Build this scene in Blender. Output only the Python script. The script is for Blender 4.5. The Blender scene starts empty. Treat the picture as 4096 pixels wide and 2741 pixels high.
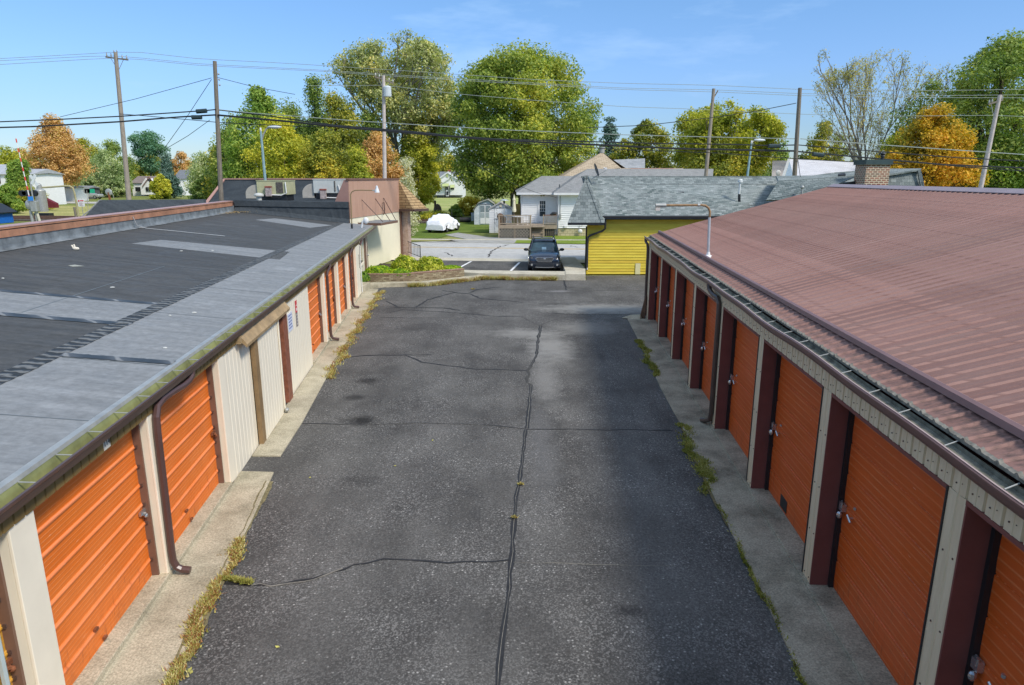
import bpy, bmesh, math, random
import numpy as np
from mathutils import Vector, Matrix
random.seed(7)
SC = bpy.context.scene
COL = SC.collection
R_ = math.radians

# ------------------------------------------------------------------ camera
F, CX, CY, H = 2700., 2048., 1370.5, 5.2
PITCH = math.atan(662 / F)
cp, sp = math.cos(PITCH), math.sin(PITCH)
cam_d = bpy.data.cameras.new('camera'); cam = bpy.data.objects.new('camera', cam_d); COL.objects.link(cam)
cam.location = (0, 0, H); cam.rotation_euler = (math.pi / 2 - PITCH, 0, 0)
cam_d.sensor_width = 36; cam_d.lens = F / 4096 * 36; cam_d.clip_end = 3000; cam_d.clip_start = .1
SC.camera = cam

# survey helpers: measured sight lines turned into metres on the site
def ray(u, v):
    a = (u - CX) / F; b = (CY - v) / F
    return (a, cp + b * sp, -sp + b * cp)
def gp(u, v, z=0.):
    r = ray(u, v); t = (z - H) / r[2]
    return Vector((r[0] * t, r[1] * t, z))
def at(u, v, y):
    if v == 0: v = 800
    r = ray(u, v); t = y / r[1]
    return Vector((r[0] * t, y, H + r[2] * t))
class Frame:
    def __init__(s, x, y, deg):
        a = R_(deg); s.o = Vector((x, y, 0)); s.d = Vector((math.sin(a), math.cos(a), 0)); s.r = Vector((s.d.y, -s.d.x, 0))
        s.M = Matrix(((s.r.x, s.d.x, 0, x), (s.r.y, s.d.y, 0, y), (0, 0, 1, 0), (0, 0, 0, 1)))
    def sz(s, u, v, x):      # sight line on the upright plane at local x -> (along, z)
        q = ray(u, v); p = s.o + s.r * x; n = s.r
        t = (p.x * n.x + p.y * n.y) / (q[0] * n.x + q[1] * n.y)
        w = Vector((q[0] * t, q[1] * t, 0)) - p
        return w.dot(s.d), H + q[2] * t
    def roof(s, u, v, z0, k):  # plane z = z0 + k*|x|
        sg = -1 if k > 0 and s is LF else 1
        q = ray(u, v); n = s.r * sg
        a = q[0] * n.x + q[1] * n.y; c = s.o.dot(n); kk = abs(k)
        t = (z0 - kk * c - H) / (q[2] - kk * a)
        w = Vector((q[0] * t, q[1] * t, 0)) - s.o
        return w.dot(s.r), w.dot(s.d), H + q[2] * t
LF = Frame(-4.60, 8.09, -5.84)
RF = Frame(3.89, 7.79, 4.0)

# ------------------------------------------------------------------ mesh builder
WL = {}
class MB:
    def __init__(s, M=None):
        s.v = []; s.f = []; s.M = M
    def add(s, vs, fs):
        n = len(s.v); s.v += [tuple(p) for p in vs]; s.f += [tuple(i + n for i in q) for q in fs]; return s
    def box(s, x0, x1, y0, y1, z0, z1):
        return s.add([(x0, y0, z0), (x1, y0, z0), (x1, y1, z0), (x0, y1, z0), (x0, y0, z1), (x1, y0, z1), (x1, y1, z1), (x0, y1, z1)],
                     [(0, 3, 2, 1), (4, 5, 6, 7), (0, 1, 5, 4), (1, 2, 6, 5), (2, 3, 7, 6), (3, 0, 4, 7)])
    def poly(s, pts):
        return s.add(pts, [tuple(range(len(pts)))])
    def slab(s, pts, th=(0, 0, -.1)):
        n = len(pts); lo = [tuple(Vector(p) + Vector(th)) for p in pts]
        return s.add(list(pts) + lo, [tuple(range(n)), tuple(range(2 * n - 1, n - 1, -1))] + [(i, i + n, (i + 1) % n + n, (i + 1) % n) for i in range(n)])
    def prism(s, prof, ax, a0, a1):   # closed 2D profile extruded along axis
        def P(p, a):
            return (a, p[0], p[1]) if ax == 'x' else (p[0], a, p[1]) if ax == 'y' else (p[0], p[1], a)
        n = len(prof)
        return s.add([P(p, a0) for p in prof] + [P(p, a1) for p in prof],
                     [tuple(range(n)), tuple(range(2 * n - 1, n - 1, -1))] + [(i, i + n, (i + 1) % n + n, (i + 1) % n) for i in range(n)])
    def sheet(s, prof, ax, a0, a1):   # open profile
        def P(p, a):
            return (a, p[0], p[1]) if ax == 'x' else (p[0], a, p[1]) if ax == 'y' else (p[0], p[1], a)
        n = len(prof)
        return s.add([P(p, a0) for p in prof] + [P(p, a1) for p in prof], [(i, i + 1, i + 1 + n, i + n) for i in range(n - 1)])
    def tube(s, path, r0, r1=None, n=8, cap=True):
        path = [Vector(p) for p in path]; r1 = r0 if r1 is None else r1; m = len(path); vs = []
        up = None
        for i, p in enumerate(path):
            t = (path[min(i + 1, m - 1)] - path[max(i - 1, 0)]).normalized()
            if up is None:
                up = t.cross(Vector((0, 0, 1)))
                if up.length < .1: up = t.cross(Vector((1, 0, 0)))
            up = (up - t * up.dot(t)).normalized(); w = t.cross(up)
            r = r0 + (r1 - r0) * i / max(1, m - 1)
            vs += [tuple(p + (up * math.cos(2 * math.pi * k / n + math.pi / n) + w * math.sin(2 * math.pi * k / n + math.pi / n)) * r) for k in range(n)]
        fs = [(i * n + k, i * n + (k + 1) % n, (i + 1) * n + (k + 1) % n, (i + 1) * n + k) for i in range(m - 1) for k in range(n)]
        if cap: fs += [tuple(range(n - 1, -1, -1)), tuple(range((m - 1) * n, m * n))]
        return s.add(vs, fs)
    def lathe(s, c, prof, n=16):
        vs = []; m = len(prof)
        for r, z in prof: vs += [(c[0] + r * math.cos(2 * math.pi * k / n), c[1] + r * math.sin(2 * math.pi * k / n), c[2] + z) for k in range(n)]
        fs = [(i * n + k, i * n + (k + 1) % n, (i + 1) * n + (k + 1) % n, (i + 1) * n + k) for i in range(m - 1) for k in range(n)]
        return s.add(vs, fs + [tuple(range(n - 1, -1, -1)), tuple(range((m - 1) * n, m * n))])
    def ball(s, c, r, n=12, m=8):
        rr = r if hasattr(r, '__len__') else (r, r, r); vs = []
        for i in range(m + 1):
            a = math.pi * (i + .02) / (m + .04)
            vs += [(c[0] + rr[0] * math.sin(a) * math.cos(2 * math.pi * k / n), c[1] + rr[1] * math.sin(a) * math.sin(2 * math.pi * k / n), c[2] - rr[2] * math.cos(a)) for k in range(n)]
        fs = [(i * n + k, i * n + (k + 1) % n, (i + 1) * n + (k + 1) % n, (i + 1) * n + k) for i in range(m) for k in range(n)]
        return s.add(vs, fs)
    def build(s, name, mat, parent=None, smooth=False, bevel=0, loc=None, fix=True):
        me = bpy.data.meshes.new(name); loc = Vector(loc) if loc is not None else (WL[parent.name] if parent else Vector((0, 0, 0)))
        off = loc
        M = s.M or Matrix.Identity(4)
        W = [tuple((M @ Vector(p)) - off) for p in s.v]
        me.from_pydata(W, [], s.f)
        if fix:
            bm = bmesh.new(); bm.from_mesh(me); bmesh.ops.recalc_face_normals(bm, faces=bm.faces); bm.to_mesh(me); bm.free()
        uv = me.uv_layers.new(name='UVMap'); Mi = M.to_3x3().inverted(); L = s.v; data = uv.data
        for p in me.polygons:
            nn = Mi @ p.normal; ax = max(range(3), key=lambda i: abs(nn[i]) * (1.15 if i < 2 else 1))
            for li in p.loop_indices:
                q = L[me.loops[li].vertex_index]
                data[li].uv = (q[1], q[2]) if ax == 0 else (q[0], q[2]) if ax == 1 else (q[0], q[1])
        if smooth:
            me.polygons.foreach_set('use_smooth', [True] * len(me.polygons))
        me.materials.append(mat)
        o = bpy.data.objects.new(name, me); COL.objects.link(o)
        if parent: o.parent = parent
        else: o.location = off
        WL[o.name] = off
        if bevel:
            b = o.modifiers.new('bevel', 'BEVEL'); b.width = bevel; b.segments = 2; b.limit_method = 'ANGLE'
        return o

def tag(o, label=None, cat=None, group=None, kind=None):
    if label: o['label'] = label
    if cat: o['category'] = cat
    if group: o['group'] = group
    if kind: o['kind'] = kind
    return o
def thing(name, label, cat, loc=(0, 0, 0), group=None):
    o = bpy.data.objects.new(name, None); COL.objects.link(o); o.location = loc; o.empty_display_size = .2
    WL[o.name] = Vector(loc); return tag(o, label, cat, group)
def copy_tree(o, parent=None):
    c = o.copy(); COL.objects.link(c)
    if parent: c.parent = parent
    for ch in list(o.children): copy_tree(ch, c)
    return c
def ground_sheet(name, pts, z, mat, kind='structure'):
    m = MB(); m.poly([(p[0], p[1], z) for p in pts]); return tag(m.build(name, mat), kind=kind)

# ------------------------------------------------------------------ materials
MATS = {}
class NT:
    def __init__(s, name, rough=.8, spec=.3, metal=0.):
        s.m = bpy.data.materials.new(name); s.m.use_nodes = True; s.t = s.m.node_tree; s.b = s.t.nodes['Principled BSDF']
        s.b.inputs['Roughness'].default_value = rough; s.b.inputs['Specular IOR Level'].default_value = spec; s.b.inputs['Metallic'].default_value = metal
        s.tc = s.t.nodes.new('ShaderNodeTexCoord'); MATS[name] = s.m
    def n(s, typ, **k):
        x = s.t.nodes.new(typ)
        for a, b in k.items():
            if a in x.inputs: s.set(x, a, b)
            else: setattr(x, a, b)
        return x
    def set(s, x, a, b):
        i = x.inputs[a]
        if hasattr(b, 'is_linked') or b.__class__.__name__.startswith('NodeSocket'): s.t.links.new(b, i)
        else: i.default_value = b
    def co(s, kind='Object', scale=(1, 1, 1), rot=0, loc=(0, 0, 0)):
        mp = s.t.nodes.new('ShaderNodeMapping'); s.t.links.new(s.tc.outputs[kind], mp.inputs[0]); mp.inputs['Scale'].default_value = scale
        mp.inputs['Rotation'].default_value = (0, 0, rot); mp.inputs['Location'].default_value = loc; return mp.outputs[0]
    def world(s, scale=(1, 1, 1), rot=0):
        g = s.t.nodes.new('ShaderNodeNewGeometry'); mp = s.t.nodes.new('ShaderNodeMapping'); s.t.links.new(g.outputs['Position'], mp.inputs[0])
        mp.inputs['Scale'].default_value = scale; mp.inputs['Rotation'].default_value = (0, 0, rot); return mp.outputs[0]
    def noise(s, co, scale, detail=3, rough=.55):
        x = s.t.nodes.new('ShaderNodeTexNoise'); s.t.links.new(co, x.inputs['Vector']); x.inputs['Scale'].default_value = scale
        x.inputs['Detail'].default_value = detail; x.inputs['Roughness'].default_value = rough; return x.outputs['Fac']
    def voro(s, co, scale, feature='F1', out='Distance'):
        x = s.t.nodes.new('ShaderNodeTexVoronoi'); x.feature = feature; s.t.links.new(co, x.inputs['Vector']); x.inputs['Scale'].default_value = scale
        return x.outputs[out]
    def ramp(s, fac, stops, interp='LINEAR'):
        x = s.t.nodes.new('ShaderNodeValToRGB'); e = x.color_ramp.elements; x.color_ramp.interpolation = interp
        while len(e) < len(stops): e.new(.5)
        for q, (p, c) in zip(e, stops):
            q.position = p; q.color = (c, c, c, 1) if not hasattr(c, '__len__') else (*c, 1)
        s.t.links.new(fac, x.inputs[0]); return x.outputs[0]
    def mix(s, fac, a, b, mode='MIX'):
        x = s.t.nodes.new('ShaderNodeMix'); x.data_type = 'RGBA'; x.blend_type = mode
        for i, q in ((0, fac), (6, a), (7, b)):
            if hasattr(q, 'is_linked'): s.t.links.new(q, x.inputs[i])
            elif i == 0: x.inputs[0].default_value = q
            else: x.inputs[i].default_value = (*q, 1) if hasattr(q, '__len__') else (q, q, q, 1)
        return x.outputs[2]
    def math(s, op, a, b=0., clamp=False):
        x = s.t.nodes.new('ShaderNodeMath'); x.operation = op; x.use_clamp = clamp
        for i, q in ((0, a), (1, b)):
            if hasattr(q, 'is_linked'): s.t.links.new(q, x.inputs[i])
            else: x.inputs[i].default_value = q
        return x.outputs[0]
    def col(s, c):
        if hasattr(c, 'is_linked'): s.t.links.new(c, s.b.inputs['Base Color'])
        else: s.b.inputs['Base Color'].default_value = (*c, 1)
        return s
    def rough(s, c): s.t.links.new(c, s.b.inputs['Roughness']); return s
    def bump(s, h, strength=.3, dist=.01):
        x = s.t.nodes.new('ShaderNodeBump'); s.t.links.new(h, x.inputs['Height']); x.inputs['Strength'].default_value = strength
        x.inputs['Distance'].default_value = dist; s.t.links.new(x.outputs[0], s.b.inputs['Normal']); return s

def plain(name, c, rough=.6, var=.12, scale=3., spec=.3, metal=0., bump=0.):
    if name in MATS: return MATS[name]
    m = NT(name, rough, spec, metal); n = m.noise(m.co(), scale, 5, .6)
    lo = tuple(max(0, k * (1 - var)) for k in c); hi = tuple(min(1, k * (1 + var)) for k in c)
    m.col(m.ramp(n, [(.3, lo), (.7, hi)]))
    if bump: m.bump(m.noise(m.co(), scale * 12, 3), bump, .01)
    return m.m

def mk_asphalt():
    m = NT('asphalt', .85, .25); w = m.world()
    base = m.ramp(m.noise(m.world((1, .55, 1), R_(-2)), .55, 4, .6), [(.36, (.052, .049, .045)), (.64, (.098, .093, .084))])
    fine = m.noise(w, 26, 4, .8); base = m.mix(.5, base, m.ramp(fine, [(.35, .12), (.68, .95)]), 'OVERLAY')
    trk = m.noise(m.world((1.1, .09, 1), R_(-1)), 1.3, 4, .6); base = m.mix(.25, base, m.ramp(trk, [(.36, .28), (.62, .78)]), 'OVERLAY')
    # exposed aggregate
    v = m.voro(w, 21, out='Color'); sel = m.ramp(m.math('MULTIPLY', v, 1.), [(.70, 0.), (.78, .9)])
    d = m.voro(w, 21); dot = m.ramp(d, [(.16, 1.), (.36, 0.)]); dens = m.ramp(m.noise(w, .8, 3), [(.36, .25), (.62, 1.)])
    f = m.math('MULTIPLY', m.math('MULTIPLY', sel, dot), dens)
    base = m.mix(f, base, (.46, .44, .40))
    v2 = m.voro(w, 55, out='Color'); s2 = m.ramp(v2, [(.58, 0.), (.72, .75)]); base = m.mix(m.math('MULTIPLY', s2, dens), base, (.20, .19, .175))
    # worn pale areas and oil stains with fixed places; far patch paints in sunlight
    def spot(x, y, rx, ry, ang=0):
        mp = m.world((1 / rx, 1 / ry, 0), 0); sb = m.n('ShaderNodeVectorMath', operation='SUBTRACT'); m.t.links.new(mp, sb.inputs[0]); sb.inputs[1].default_value = (x / rx, y / ry, 0)
        ln = m.n('ShaderNodeVectorMath', operation='LENGTH'); m.t.links.new(sb.outputs[0], ln.inputs[0])
        q = m.math('ADD', ln.outputs['Value'], m.math('MULTIPLY', m.math('SUBTRACT', m.noise(w, 2.2, 4, .7), .5), 1.3))
        return m.ramp(q, [(.25, 1.), (1.15, 0.)])
    for x, y, rx, ry, c, k in ((1.25, 20.6, .9, 2.4, (.27, .26, .235), .75), (.5, 22.5, 1.6, .9, (.26, .25, .225), .7), (.9, 17, .45, 2.6, (.23, .22, .20), .6), (3.8, 27.0, 3.2, 1.3, (.29, .28, .25), .8), (2.6, 23.4, 1.5, 1.4, (.24, .23, .205), .6),
                         (.6, 12.5, .4, 3.0, (.16, .155, .15), .4), (2.2, 31.3, .7, .35, (.24, .23, .22), .6),
                         (-3.3, 14.0, .5, .42, (.012, .011, .010), .9), (-3.75, 17.0, .4, .4, (.014, .013, .012), .75), (-3.8, 15.6, .35, .28, (.014, .013, .012), .7), (-2.6, 11.0, .5, .3, (.018, .017, .016), .5),
                         (1.45, 7.3, .25, .16, (.012, .011, .012), .6)):
        base = m.mix(m.math('MULTIPLY', spot(x, y, rx, ry), k), base, c)
    m.col(base); m.bump(m.math('ADD', fine, m.math('MULTIPLY', dot, .6)), .5, .008)
    m.rough(m.ramp(m.noise(w, 3, 3), [(.3, .75), (.7, .95)])); return m.m

def mk_concrete(name, c, dirt=(.10, .10, .085), k=.6, sp_=True):
    m = NT(name, .9, .2); w = m.world(); b = m.mix(m.ramp(m.noise(w, 1.3, 6, .7), [(.42, 0.), (.66, k)]), c, dirt)
    b = m.mix(.6, b, m.ramp(m.noise(w, 38, 3, .8), [(.35, .25), (.68, .85)]), 'OVERLAY')
    m.col(b); m.bump(m.noise(w, 45, 3, .7), .35, .006); return m.m

def mk_membrane(name, c0, c1):
    m = NT(name, .75, .2); o = m.world((1, 1, 1), R_(-5)); b = m.ramp(m.noise(m.world((.35, 3.2, 1), R_(4)), 1.2, 6, .7), [(.3, c0), (.75, c1)])
    b = m.mix(.35, b, m.ramp(m.noise(o, 9, 4, .7), [(.35, .3), (.7, .75)]), 'OVERLAY')
    b = m.mix(m.ramp(m.noise(o, .7, 5, .7), [(.58, 0.), (.75, .35)]), b, tuple(k * 1.7 for k in c1))
    m.col(b); m.bump(m.noise(m.world((1, 2, 1)), 4, 5, .65), .25, .03); m.rough(m.ramp(m.noise(o, 2.5, 4), [(.3, .6), (.7, .85)])); return m.m

def mk_wrinkle():
    m = NT('seam_tape', .6, .2); w = m.n('ShaderNodeTexWave', wave_type='BANDS', bands_direction='Y'); m.t.links.new(m.co('UV'), w.inputs['Vector'])
    w.inputs['Scale'].default_value = 1.6; w.inputs['Distortion'].default_value = 5; w.inputs['Detail'].default_value = 3; w.inputs['Detail Scale'].default_value = 2.5
    m.col(m.ramp(w.outputs['Fac'], [(.3, (.03, .033, .034)), (.75, (.11, .115, .115)), (.99, (.16, .16, .15))])); m.bump(w.outputs['Fac'], .9, .03); return m.m  # pale top stop paints glints on the wrinkle crests

def mk_door(name, base, lines=.05, worn=(.55, .17, .07), r=.42, fade=(.50, .13, .05), ridge=0):
    m = NT(name, r, .35); uv = m.co('UV'); sx = m.n('ShaderNodeSeparateXYZ'); m.t.links.new(uv, sx.inputs[0])
    fr = m.math('FRACT', m.math('DIVIDE', sx.outputs[1], lines)); ln = m.ramp(fr, [(0., 1.), (.16, 0.), (.84, 0.), (1., 1.)])
    b = m.ramp(m.noise(m.co('UV', (.5, 2, 1)), 1.6, 5, .65), [(.3, base), (.75, fade)])
    oi = m.n('ShaderNodeObjectInfo'); b = m.mix(m.math('MULTIPLY', oi.outputs['Random'], .30), b, tuple(k * .72 for k in base)); b = m.mix(m.math('MULTIPLY', m.ramp(m.noise(m.co('UV', (.6, .9, 1)), .9, 3, .6), [(.45, 0.), (.62, 1.)]), .35), b, tuple(min(1, k * 1.15 + .03) for k in fade))
    b = m.mix(m.math('MULTIPLY', ln, m.ramp(m.noise(uv, 2., 3), [(.35, .15), (.7, .7)])), b, worn)
    if ridge: b = m.mix(m.math('MULTIPLY', m.ramp(m.math('FRACT', m.math('DIVIDE', m.math('SUBTRACT', sx.outputs[1], .10), ridge)), [(.83, 0.), (.88, 1.), (.96, 1.), (.99, 0.)]), m.ramp(m.noise(m.co('UV', (.8, 3, 1)), 2., 3), [(.3, .20), (.7, .55)])), b, (.86, .33, .17))  # pale band: highlight on each ridge painted into the door colour
    st = m.noise(m.co('UV', (9, 1.2, 1)), 1.4, 4, .7); hz = m.ramp(sx.outputs[1], [(.15, 1.), (.9, 0.)])
    b = m.mix(m.math('MULTIPLY', m.ramp(st, [(.56, 0.), (.68, .6)]), hz), b, (.22, .05, .02))
    b = m.mix(m.math('MULTIPLY', m.ramp(m.noise(uv, 1.1, 6, .8), [(.50, 0.), (.68, .55)]), m.ramp(sx.outputs[1], [(.1, 1.), (.55, .25)])), b, (.36, .11, .035))
    b = m.mix(m.ramp(m.noise(m.co('UV', (3, 20, 1)), 2.3, 3, .6), [(.70, 0.), (.74, .6)]), b, (.85, .55, .38))
    m.col(b); m.bump(ln, .5, .004); return m.m

def mk_metal_roof():
    m = NT('maroon_metal_roof', .6, .25); w = m.world()
    b = m.ramp(m.noise(m.co('UV', (.22, 3, 1)), 1.1, 4, .6), [(.3, (.225, .115, .090)), (.72, (.29, .168, .136))])
    b = m.mix(.14, b, m.ramp(m.noise(w, 14, 4, .75), [(.35, .3), (.68, .75)]), 'OVERLAY'); b = m.mix(m.ramp(m.noise(m.co('UV', (.3, 1.5, 1)), .9, 5, .7), [(.5, 0.), (.75, .16)]), b, (.42, .33, .26))
    u = m.co('UV'); sx = m.n('ShaderNodeSeparateXYZ'); m.t.links.new(u, sx.inputs[0])
    pn = m.n('ShaderNodeTexWhiteNoise', noise_dimensions='1D'); m.t.links.new(m.math('FLOOR', m.math('DIVIDE', sx.outputs[1], .9)), pn.inputs['W']); b = m.mix(.16, b, pn.outputs['Value'], 'OVERLAY')
    rl_ = m.ramp(m.math('FRACT', m.math('DIVIDE', m.math('ADD', sx.outputs[1], 8.7), .225)), [(.0, .75), (.05, .0), (.24, .0), (.28, .8), (.36, 0.)]); b = m.mix(m.math('MULTIPLY', rl_, .8), b, (.12, .06, .05))  # dark lines at the rib feet paint in the shade beside each rib
    # mildew under the snow guard and at the eave
    d = m.ramp(sx.outputs[0], [(0., .0), (.06, .0), (.10, .55), (.26, .62), (.30, 0.), (.31, 0.), (.36, .10), (.40, 0.)])
    b = m.mix(m.math('MULTIPLY', d, m.ramp(m.noise(m.co('UV', (3, 9, 1)), 2.4, 4, .75), [(.42, 0.), (.62, 1.)])), b, (.035, .032, .026))
    m.col(b); m.bump(m.noise(w, 60, 2), .08, .004); return m.m

def mk_shingle(name, cs, bw=.3, bh=.14, mort=.012, dk=.35, bump=.6, rot=0):
    m = NT(name, .9, .15); br = m.n('ShaderNodeTexBrick'); m.t.links.new(m.co('UV', rot=rot), br.inputs['Vector'])
    br.inputs['Scale'].default_value = 1; br.inputs['Brick Width'].default_value = bw; br.inputs['Row Height'].default_value = bh
    br.inputs['Mortar Size'].default_value = mort; br.inputs['Mortar Smooth'].default_value = .4; br.offset = .5; br.offset_frequency = 2
    br.inputs['Color1'].default_value = (0, 0, 0, 1); br.inputs['Color2'].default_value = (1, 1, 1, 1); br.inputs['Mortar'].default_value = (.5, .5, .5, 1); br.inputs['Bias'].default_value = 0
    n = len(cs); b = m.ramp(br.outputs['Color'], [(i / (n - 1), c) for i, c in enumerate(cs)])
    b = m.mix(.45, b, m.ramp(m.noise(m.co('UV'), 22, 3, .8), [(.35, .25), (.68, .8)]), 'OVERLAY')
    b = m.mix(m.ramp(m.noise(m.co('UV'), .7, 4), [(.4, 0.), (.7, .25)]), b, tuple(k * 1.35 for k in cs[-1]))
    b = m.mix(br.outputs['Fac'], b, tuple(k * dk for k in cs[0])); m.col(b)
    m.bump(m.math('SUBTRACT', 1., br.outputs['Fac']), bump, .01); return m.m

def mk_grass(name, cs, sc=.25):
    m = NT(name, .95, .1); w = m.world(); b = m.ramp(m.noise(w, sc, 6, .7), [(i * .5 / max(1, len(cs) - 1) + .27, c) for i, c in enumerate(cs)])
    b = m.mix(.55, b, m.ramp(m.noise(m.world((1, .5, 1)), 7, 5, .8), [(.3, .2), (.7, .85)]), 'OVERLAY'); m.col(b); m.bump(m.noise(w, 12, 4, .8), .8, .06); return m.m

def mk_leaf(name, cs, sc=.35, trans=.25, jit=.35):
    m = NT(name, .6, .25); g = m.n('ShaderNodeNewGeometry'); w = m.world()
    a = m.math('MULTIPLY', m.noise(w, sc, 4, .6), 1.); r = g.outputs['Random Per Island']
    f = m.math('ADD', a, m.math('MULTIPLY', m.math('SUBTRACT', r, .5), jit))
    n = len(cs); c = m.ramp(f, [(.3 + .42 * i / (n - 1), q) for i, q in enumerate(cs)]); m.col(c)
    tr = m.n('ShaderNodeBsdfTranslucent'); m.t.links.new(m.mix(1., c, (1., 1.15, .5), 'MULTIPLY'), tr.inputs[0])
    mx = m.n('ShaderNodeMixShader'); mx.inputs[0].default_value = trans; out = m.t.nodes['Material Output']
    m.t.links.new(m.b.outputs[0], mx.inputs[1]); m.t.links.new(tr.outputs[0], mx.inputs[2]); m.t.links.new(mx.outputs[0], out.inputs[0]); return m.m

def mk_wood(name, c0, c1, sc=3):
    m = NT(name, .85, .2); b = m.ramp(m.noise(m.co('Object', (6, 6, .8)), sc, 5, .7), [(.3, c0), (.7, c1)]); m.col(b); m.bump(m.noise(m.co('Object', (10, 10, 1)), sc * 2, 4), .3, .01); return m.m

ASPH = mk_asphalt()
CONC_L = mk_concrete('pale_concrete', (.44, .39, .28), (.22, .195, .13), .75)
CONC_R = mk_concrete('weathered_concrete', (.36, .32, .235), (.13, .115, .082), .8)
CONC_W = mk_concrete('walk_concrete', (.50, .46, .36), (.27, .24, .17), .55)
ROADM = mk_concrete('road_concrete', (.44, .43, .40), (.32, .31, .285), .6)
MEMB_D = mk_membrane('dark_membrane', (.050, .051, .050), (.092, .092, .088))
MEMB_L = mk_membrane('grey_membrane', (.165, .172, .172), (.26, .265, .262))
MEMB_B = mk_membrane('black_membrane', (.030, .037, .043), (.062, .072, .078))
SEAM = mk_wrinkle()
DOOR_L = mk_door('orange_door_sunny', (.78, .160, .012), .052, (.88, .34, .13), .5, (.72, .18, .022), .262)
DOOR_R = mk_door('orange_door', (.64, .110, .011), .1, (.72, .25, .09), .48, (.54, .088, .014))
ROOFM = mk_metal_roof()
CREAM = plain('cream_paint', (.74, .67, .52), .5, .05, 2.)
CREAM_W = plain('white_cream_paint', (.84, .76, .60), .5, .05, 2.)
TAN = plain('tan_metal', (.52, .42, .28), .5, .10, 3.)
BROWN = plain('brown_metal', (.082, .048, .038), .4, .12, 4., .5)
BROWN_L = plain('brown_jamb', (.17, .095, .065), .45, .12, 4.)
MAROON = plain('maroon_jamb', (.18, .060, .050), .5, .15, 2.)
GALV = plain('galvanised', (.36, .36, .33), .4, .15, 6., .5, .3)
WHITE = plain('white_paint', (.70, .69, .67), .5, .05, 3.)
BLACK = plain('black_metal', (.015, .016, .018), .45, .2, 3., .5)
CHROME = plain('steel', (.55, .55, .55), .25, .1, 5., .5, .8)
RUST = plain('rusty_steel', (.20, .07, .03), .8, .5, 20.)
GLASS = plain('dark_glass', (.03, .045, .055), .06, .2, 1., .8)
RUBBER = plain('rubber', (.018, .018, .019), .8, .2, 5.)
BARK = mk_wood('bark', (.07, .055, .04), (.16, .13, .10), 4)
BARK_G = mk_wood('grey_bark', (.17, .15, .12), (.32, .285, .235), 4)
POLEW = mk_wood('pole_wood', (.20, .165, .13), (.36, .31, .25), 3)
POLED = mk_wood('dark_pole_wood', (.13, .11, .085), (.26, .225, .18), 3)
DECKW = mk_wood('deck_wood', (.22, .17, .12), (.42, .34, .25), 5)
CABLE = plain('cable_black', (.02, .02, .02), .5)
WIREL = plain('wire_bright', (.38, .40, .34), .4, .1, 3., .5, .4)
# ================================================================== LEFT STORAGE BUILDING
SP = thing('storage_building', 'low cream storage building with flat black membrane roof and sunlit orange roll-up doors', 'building', (LF.o.x, LF.o.y, 0))
ML = LF.M
def LB(): return MB(ML)
def lroof(u, v): return LF.roof(u, v, 2.62, .11)
S0, S1, S2 = -7.0, 22.4, 29.5
LDOORS = [(-5.6, -2.92), (-2.56, -.13), (.17, 2.64), (10.5, 12.86), (13.1, 15.70), (15.98, 18.40), (18.68, 21.10)]
def zr(x): return 2.62 + .11 * abs(x)
# walls: back-set core, header, end walls
m = LB(); m.box(-7.4, -.20, S0, S1 - .02, .02, 2.5); m.box(-7.4, -.45, S1, S2, .02, 2.5); m.build('wall', CREAM, SP)
# pilasters between doors
def pil(s0, s1, zb=.05, w=0):
    m = LB(); m.prism([(-.19, s0), (0, s0), (.035, s0 + .04), (.035, s1 - .03), (0, s1), (-.19, s1)], 'z', zb, 2.30); return m
for s0, s1 in ((-2.92, -2.56), (-.13, .17), (2.64, 2.90), (12.86, 13.1), (15.70, 15.98), (18.40, 18.68), (21.10, 22.38)):
    m = LB(); m.box(-.19, 0, s0, s1, .06, 2.30); m.build('pilaster_side', CREAM, SP)
    m = LB(); m.box(.0, .03, s0, s1, .05, 2.30); m.build('pilaster', CREAM_W, SP, bevel=.006)  # front lighter than the sides: sun on the alley face put into the colour
    if s0 > -2.9 or 1:
        m = LB(); m.box(-.175, -.075, s0 - .035, s0 - .002, .1, 2.30); m.build('door_jamb', BROWN_L, SP)
# vertical board siding
def vsiding(s0, s1, z0, z1, x, name, mat, parent=SP, pitch=.2, dep=.006):
    prof = []; s = s0
    while s < s1 - .01:
        e = min(s + pitch, s1); prof += [(x + dep, s), (x + dep, e - .03), (x, e - .02), (x, e - .008)]; s = e
    prof += [(x + dep, s1), (x - .03, s1), (x - .03, s0)]
    m = LB(); m.prism(prof, 'z', z0, z1); return m.build(name, mat, parent)
SIDE = NT('cream_siding', .5, .35); _w = SIDE.noise(SIDE.co('UV', (14, .6, 1)), 1.5, 4, .7)
SIDE.col(SIDE.mix(SIDE.ramp(_w, [(.5, 0.), (.72, .45)]), (.82, .75, .60), (.55, .46, .33)))
SIDE = SIDE.m
vsiding(2.90, 4.52, .0, 2.30, .0, 'siding', SIDE)
vsiding(7.50, 10.46, .0, 2.30, .0, 'siding', SIDE)
o = vsiding(4.78, 6.42, .03, 2.24, .10, 'sliding_door', SIDE)
m = LB(); m.box(.115, .135, 6.36, 6.42, .03, 2.2); m.build('edge_trim', CREAM_W, o)
m = LB(); m.ball((.17, 6.35, .10), (.05, .07, .05)); m.build('door_guide', GALV, o, smooth=True)
m = LB(); m.box(.02, .11, 4.52, 4.74, .0, 2.28); m.build('slide_post', plain('tan_brown_post', (.24, .155, .075), .55, .2), SP, bevel=.005)
m = LB(); m.box(-.04, .07, 7.08, 7.50, .02, 2.29); m.build('door_post', plain('red_brown_post', (.23, .085, .05), .6, .3, 9.), SP, bevel=.005)
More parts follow.
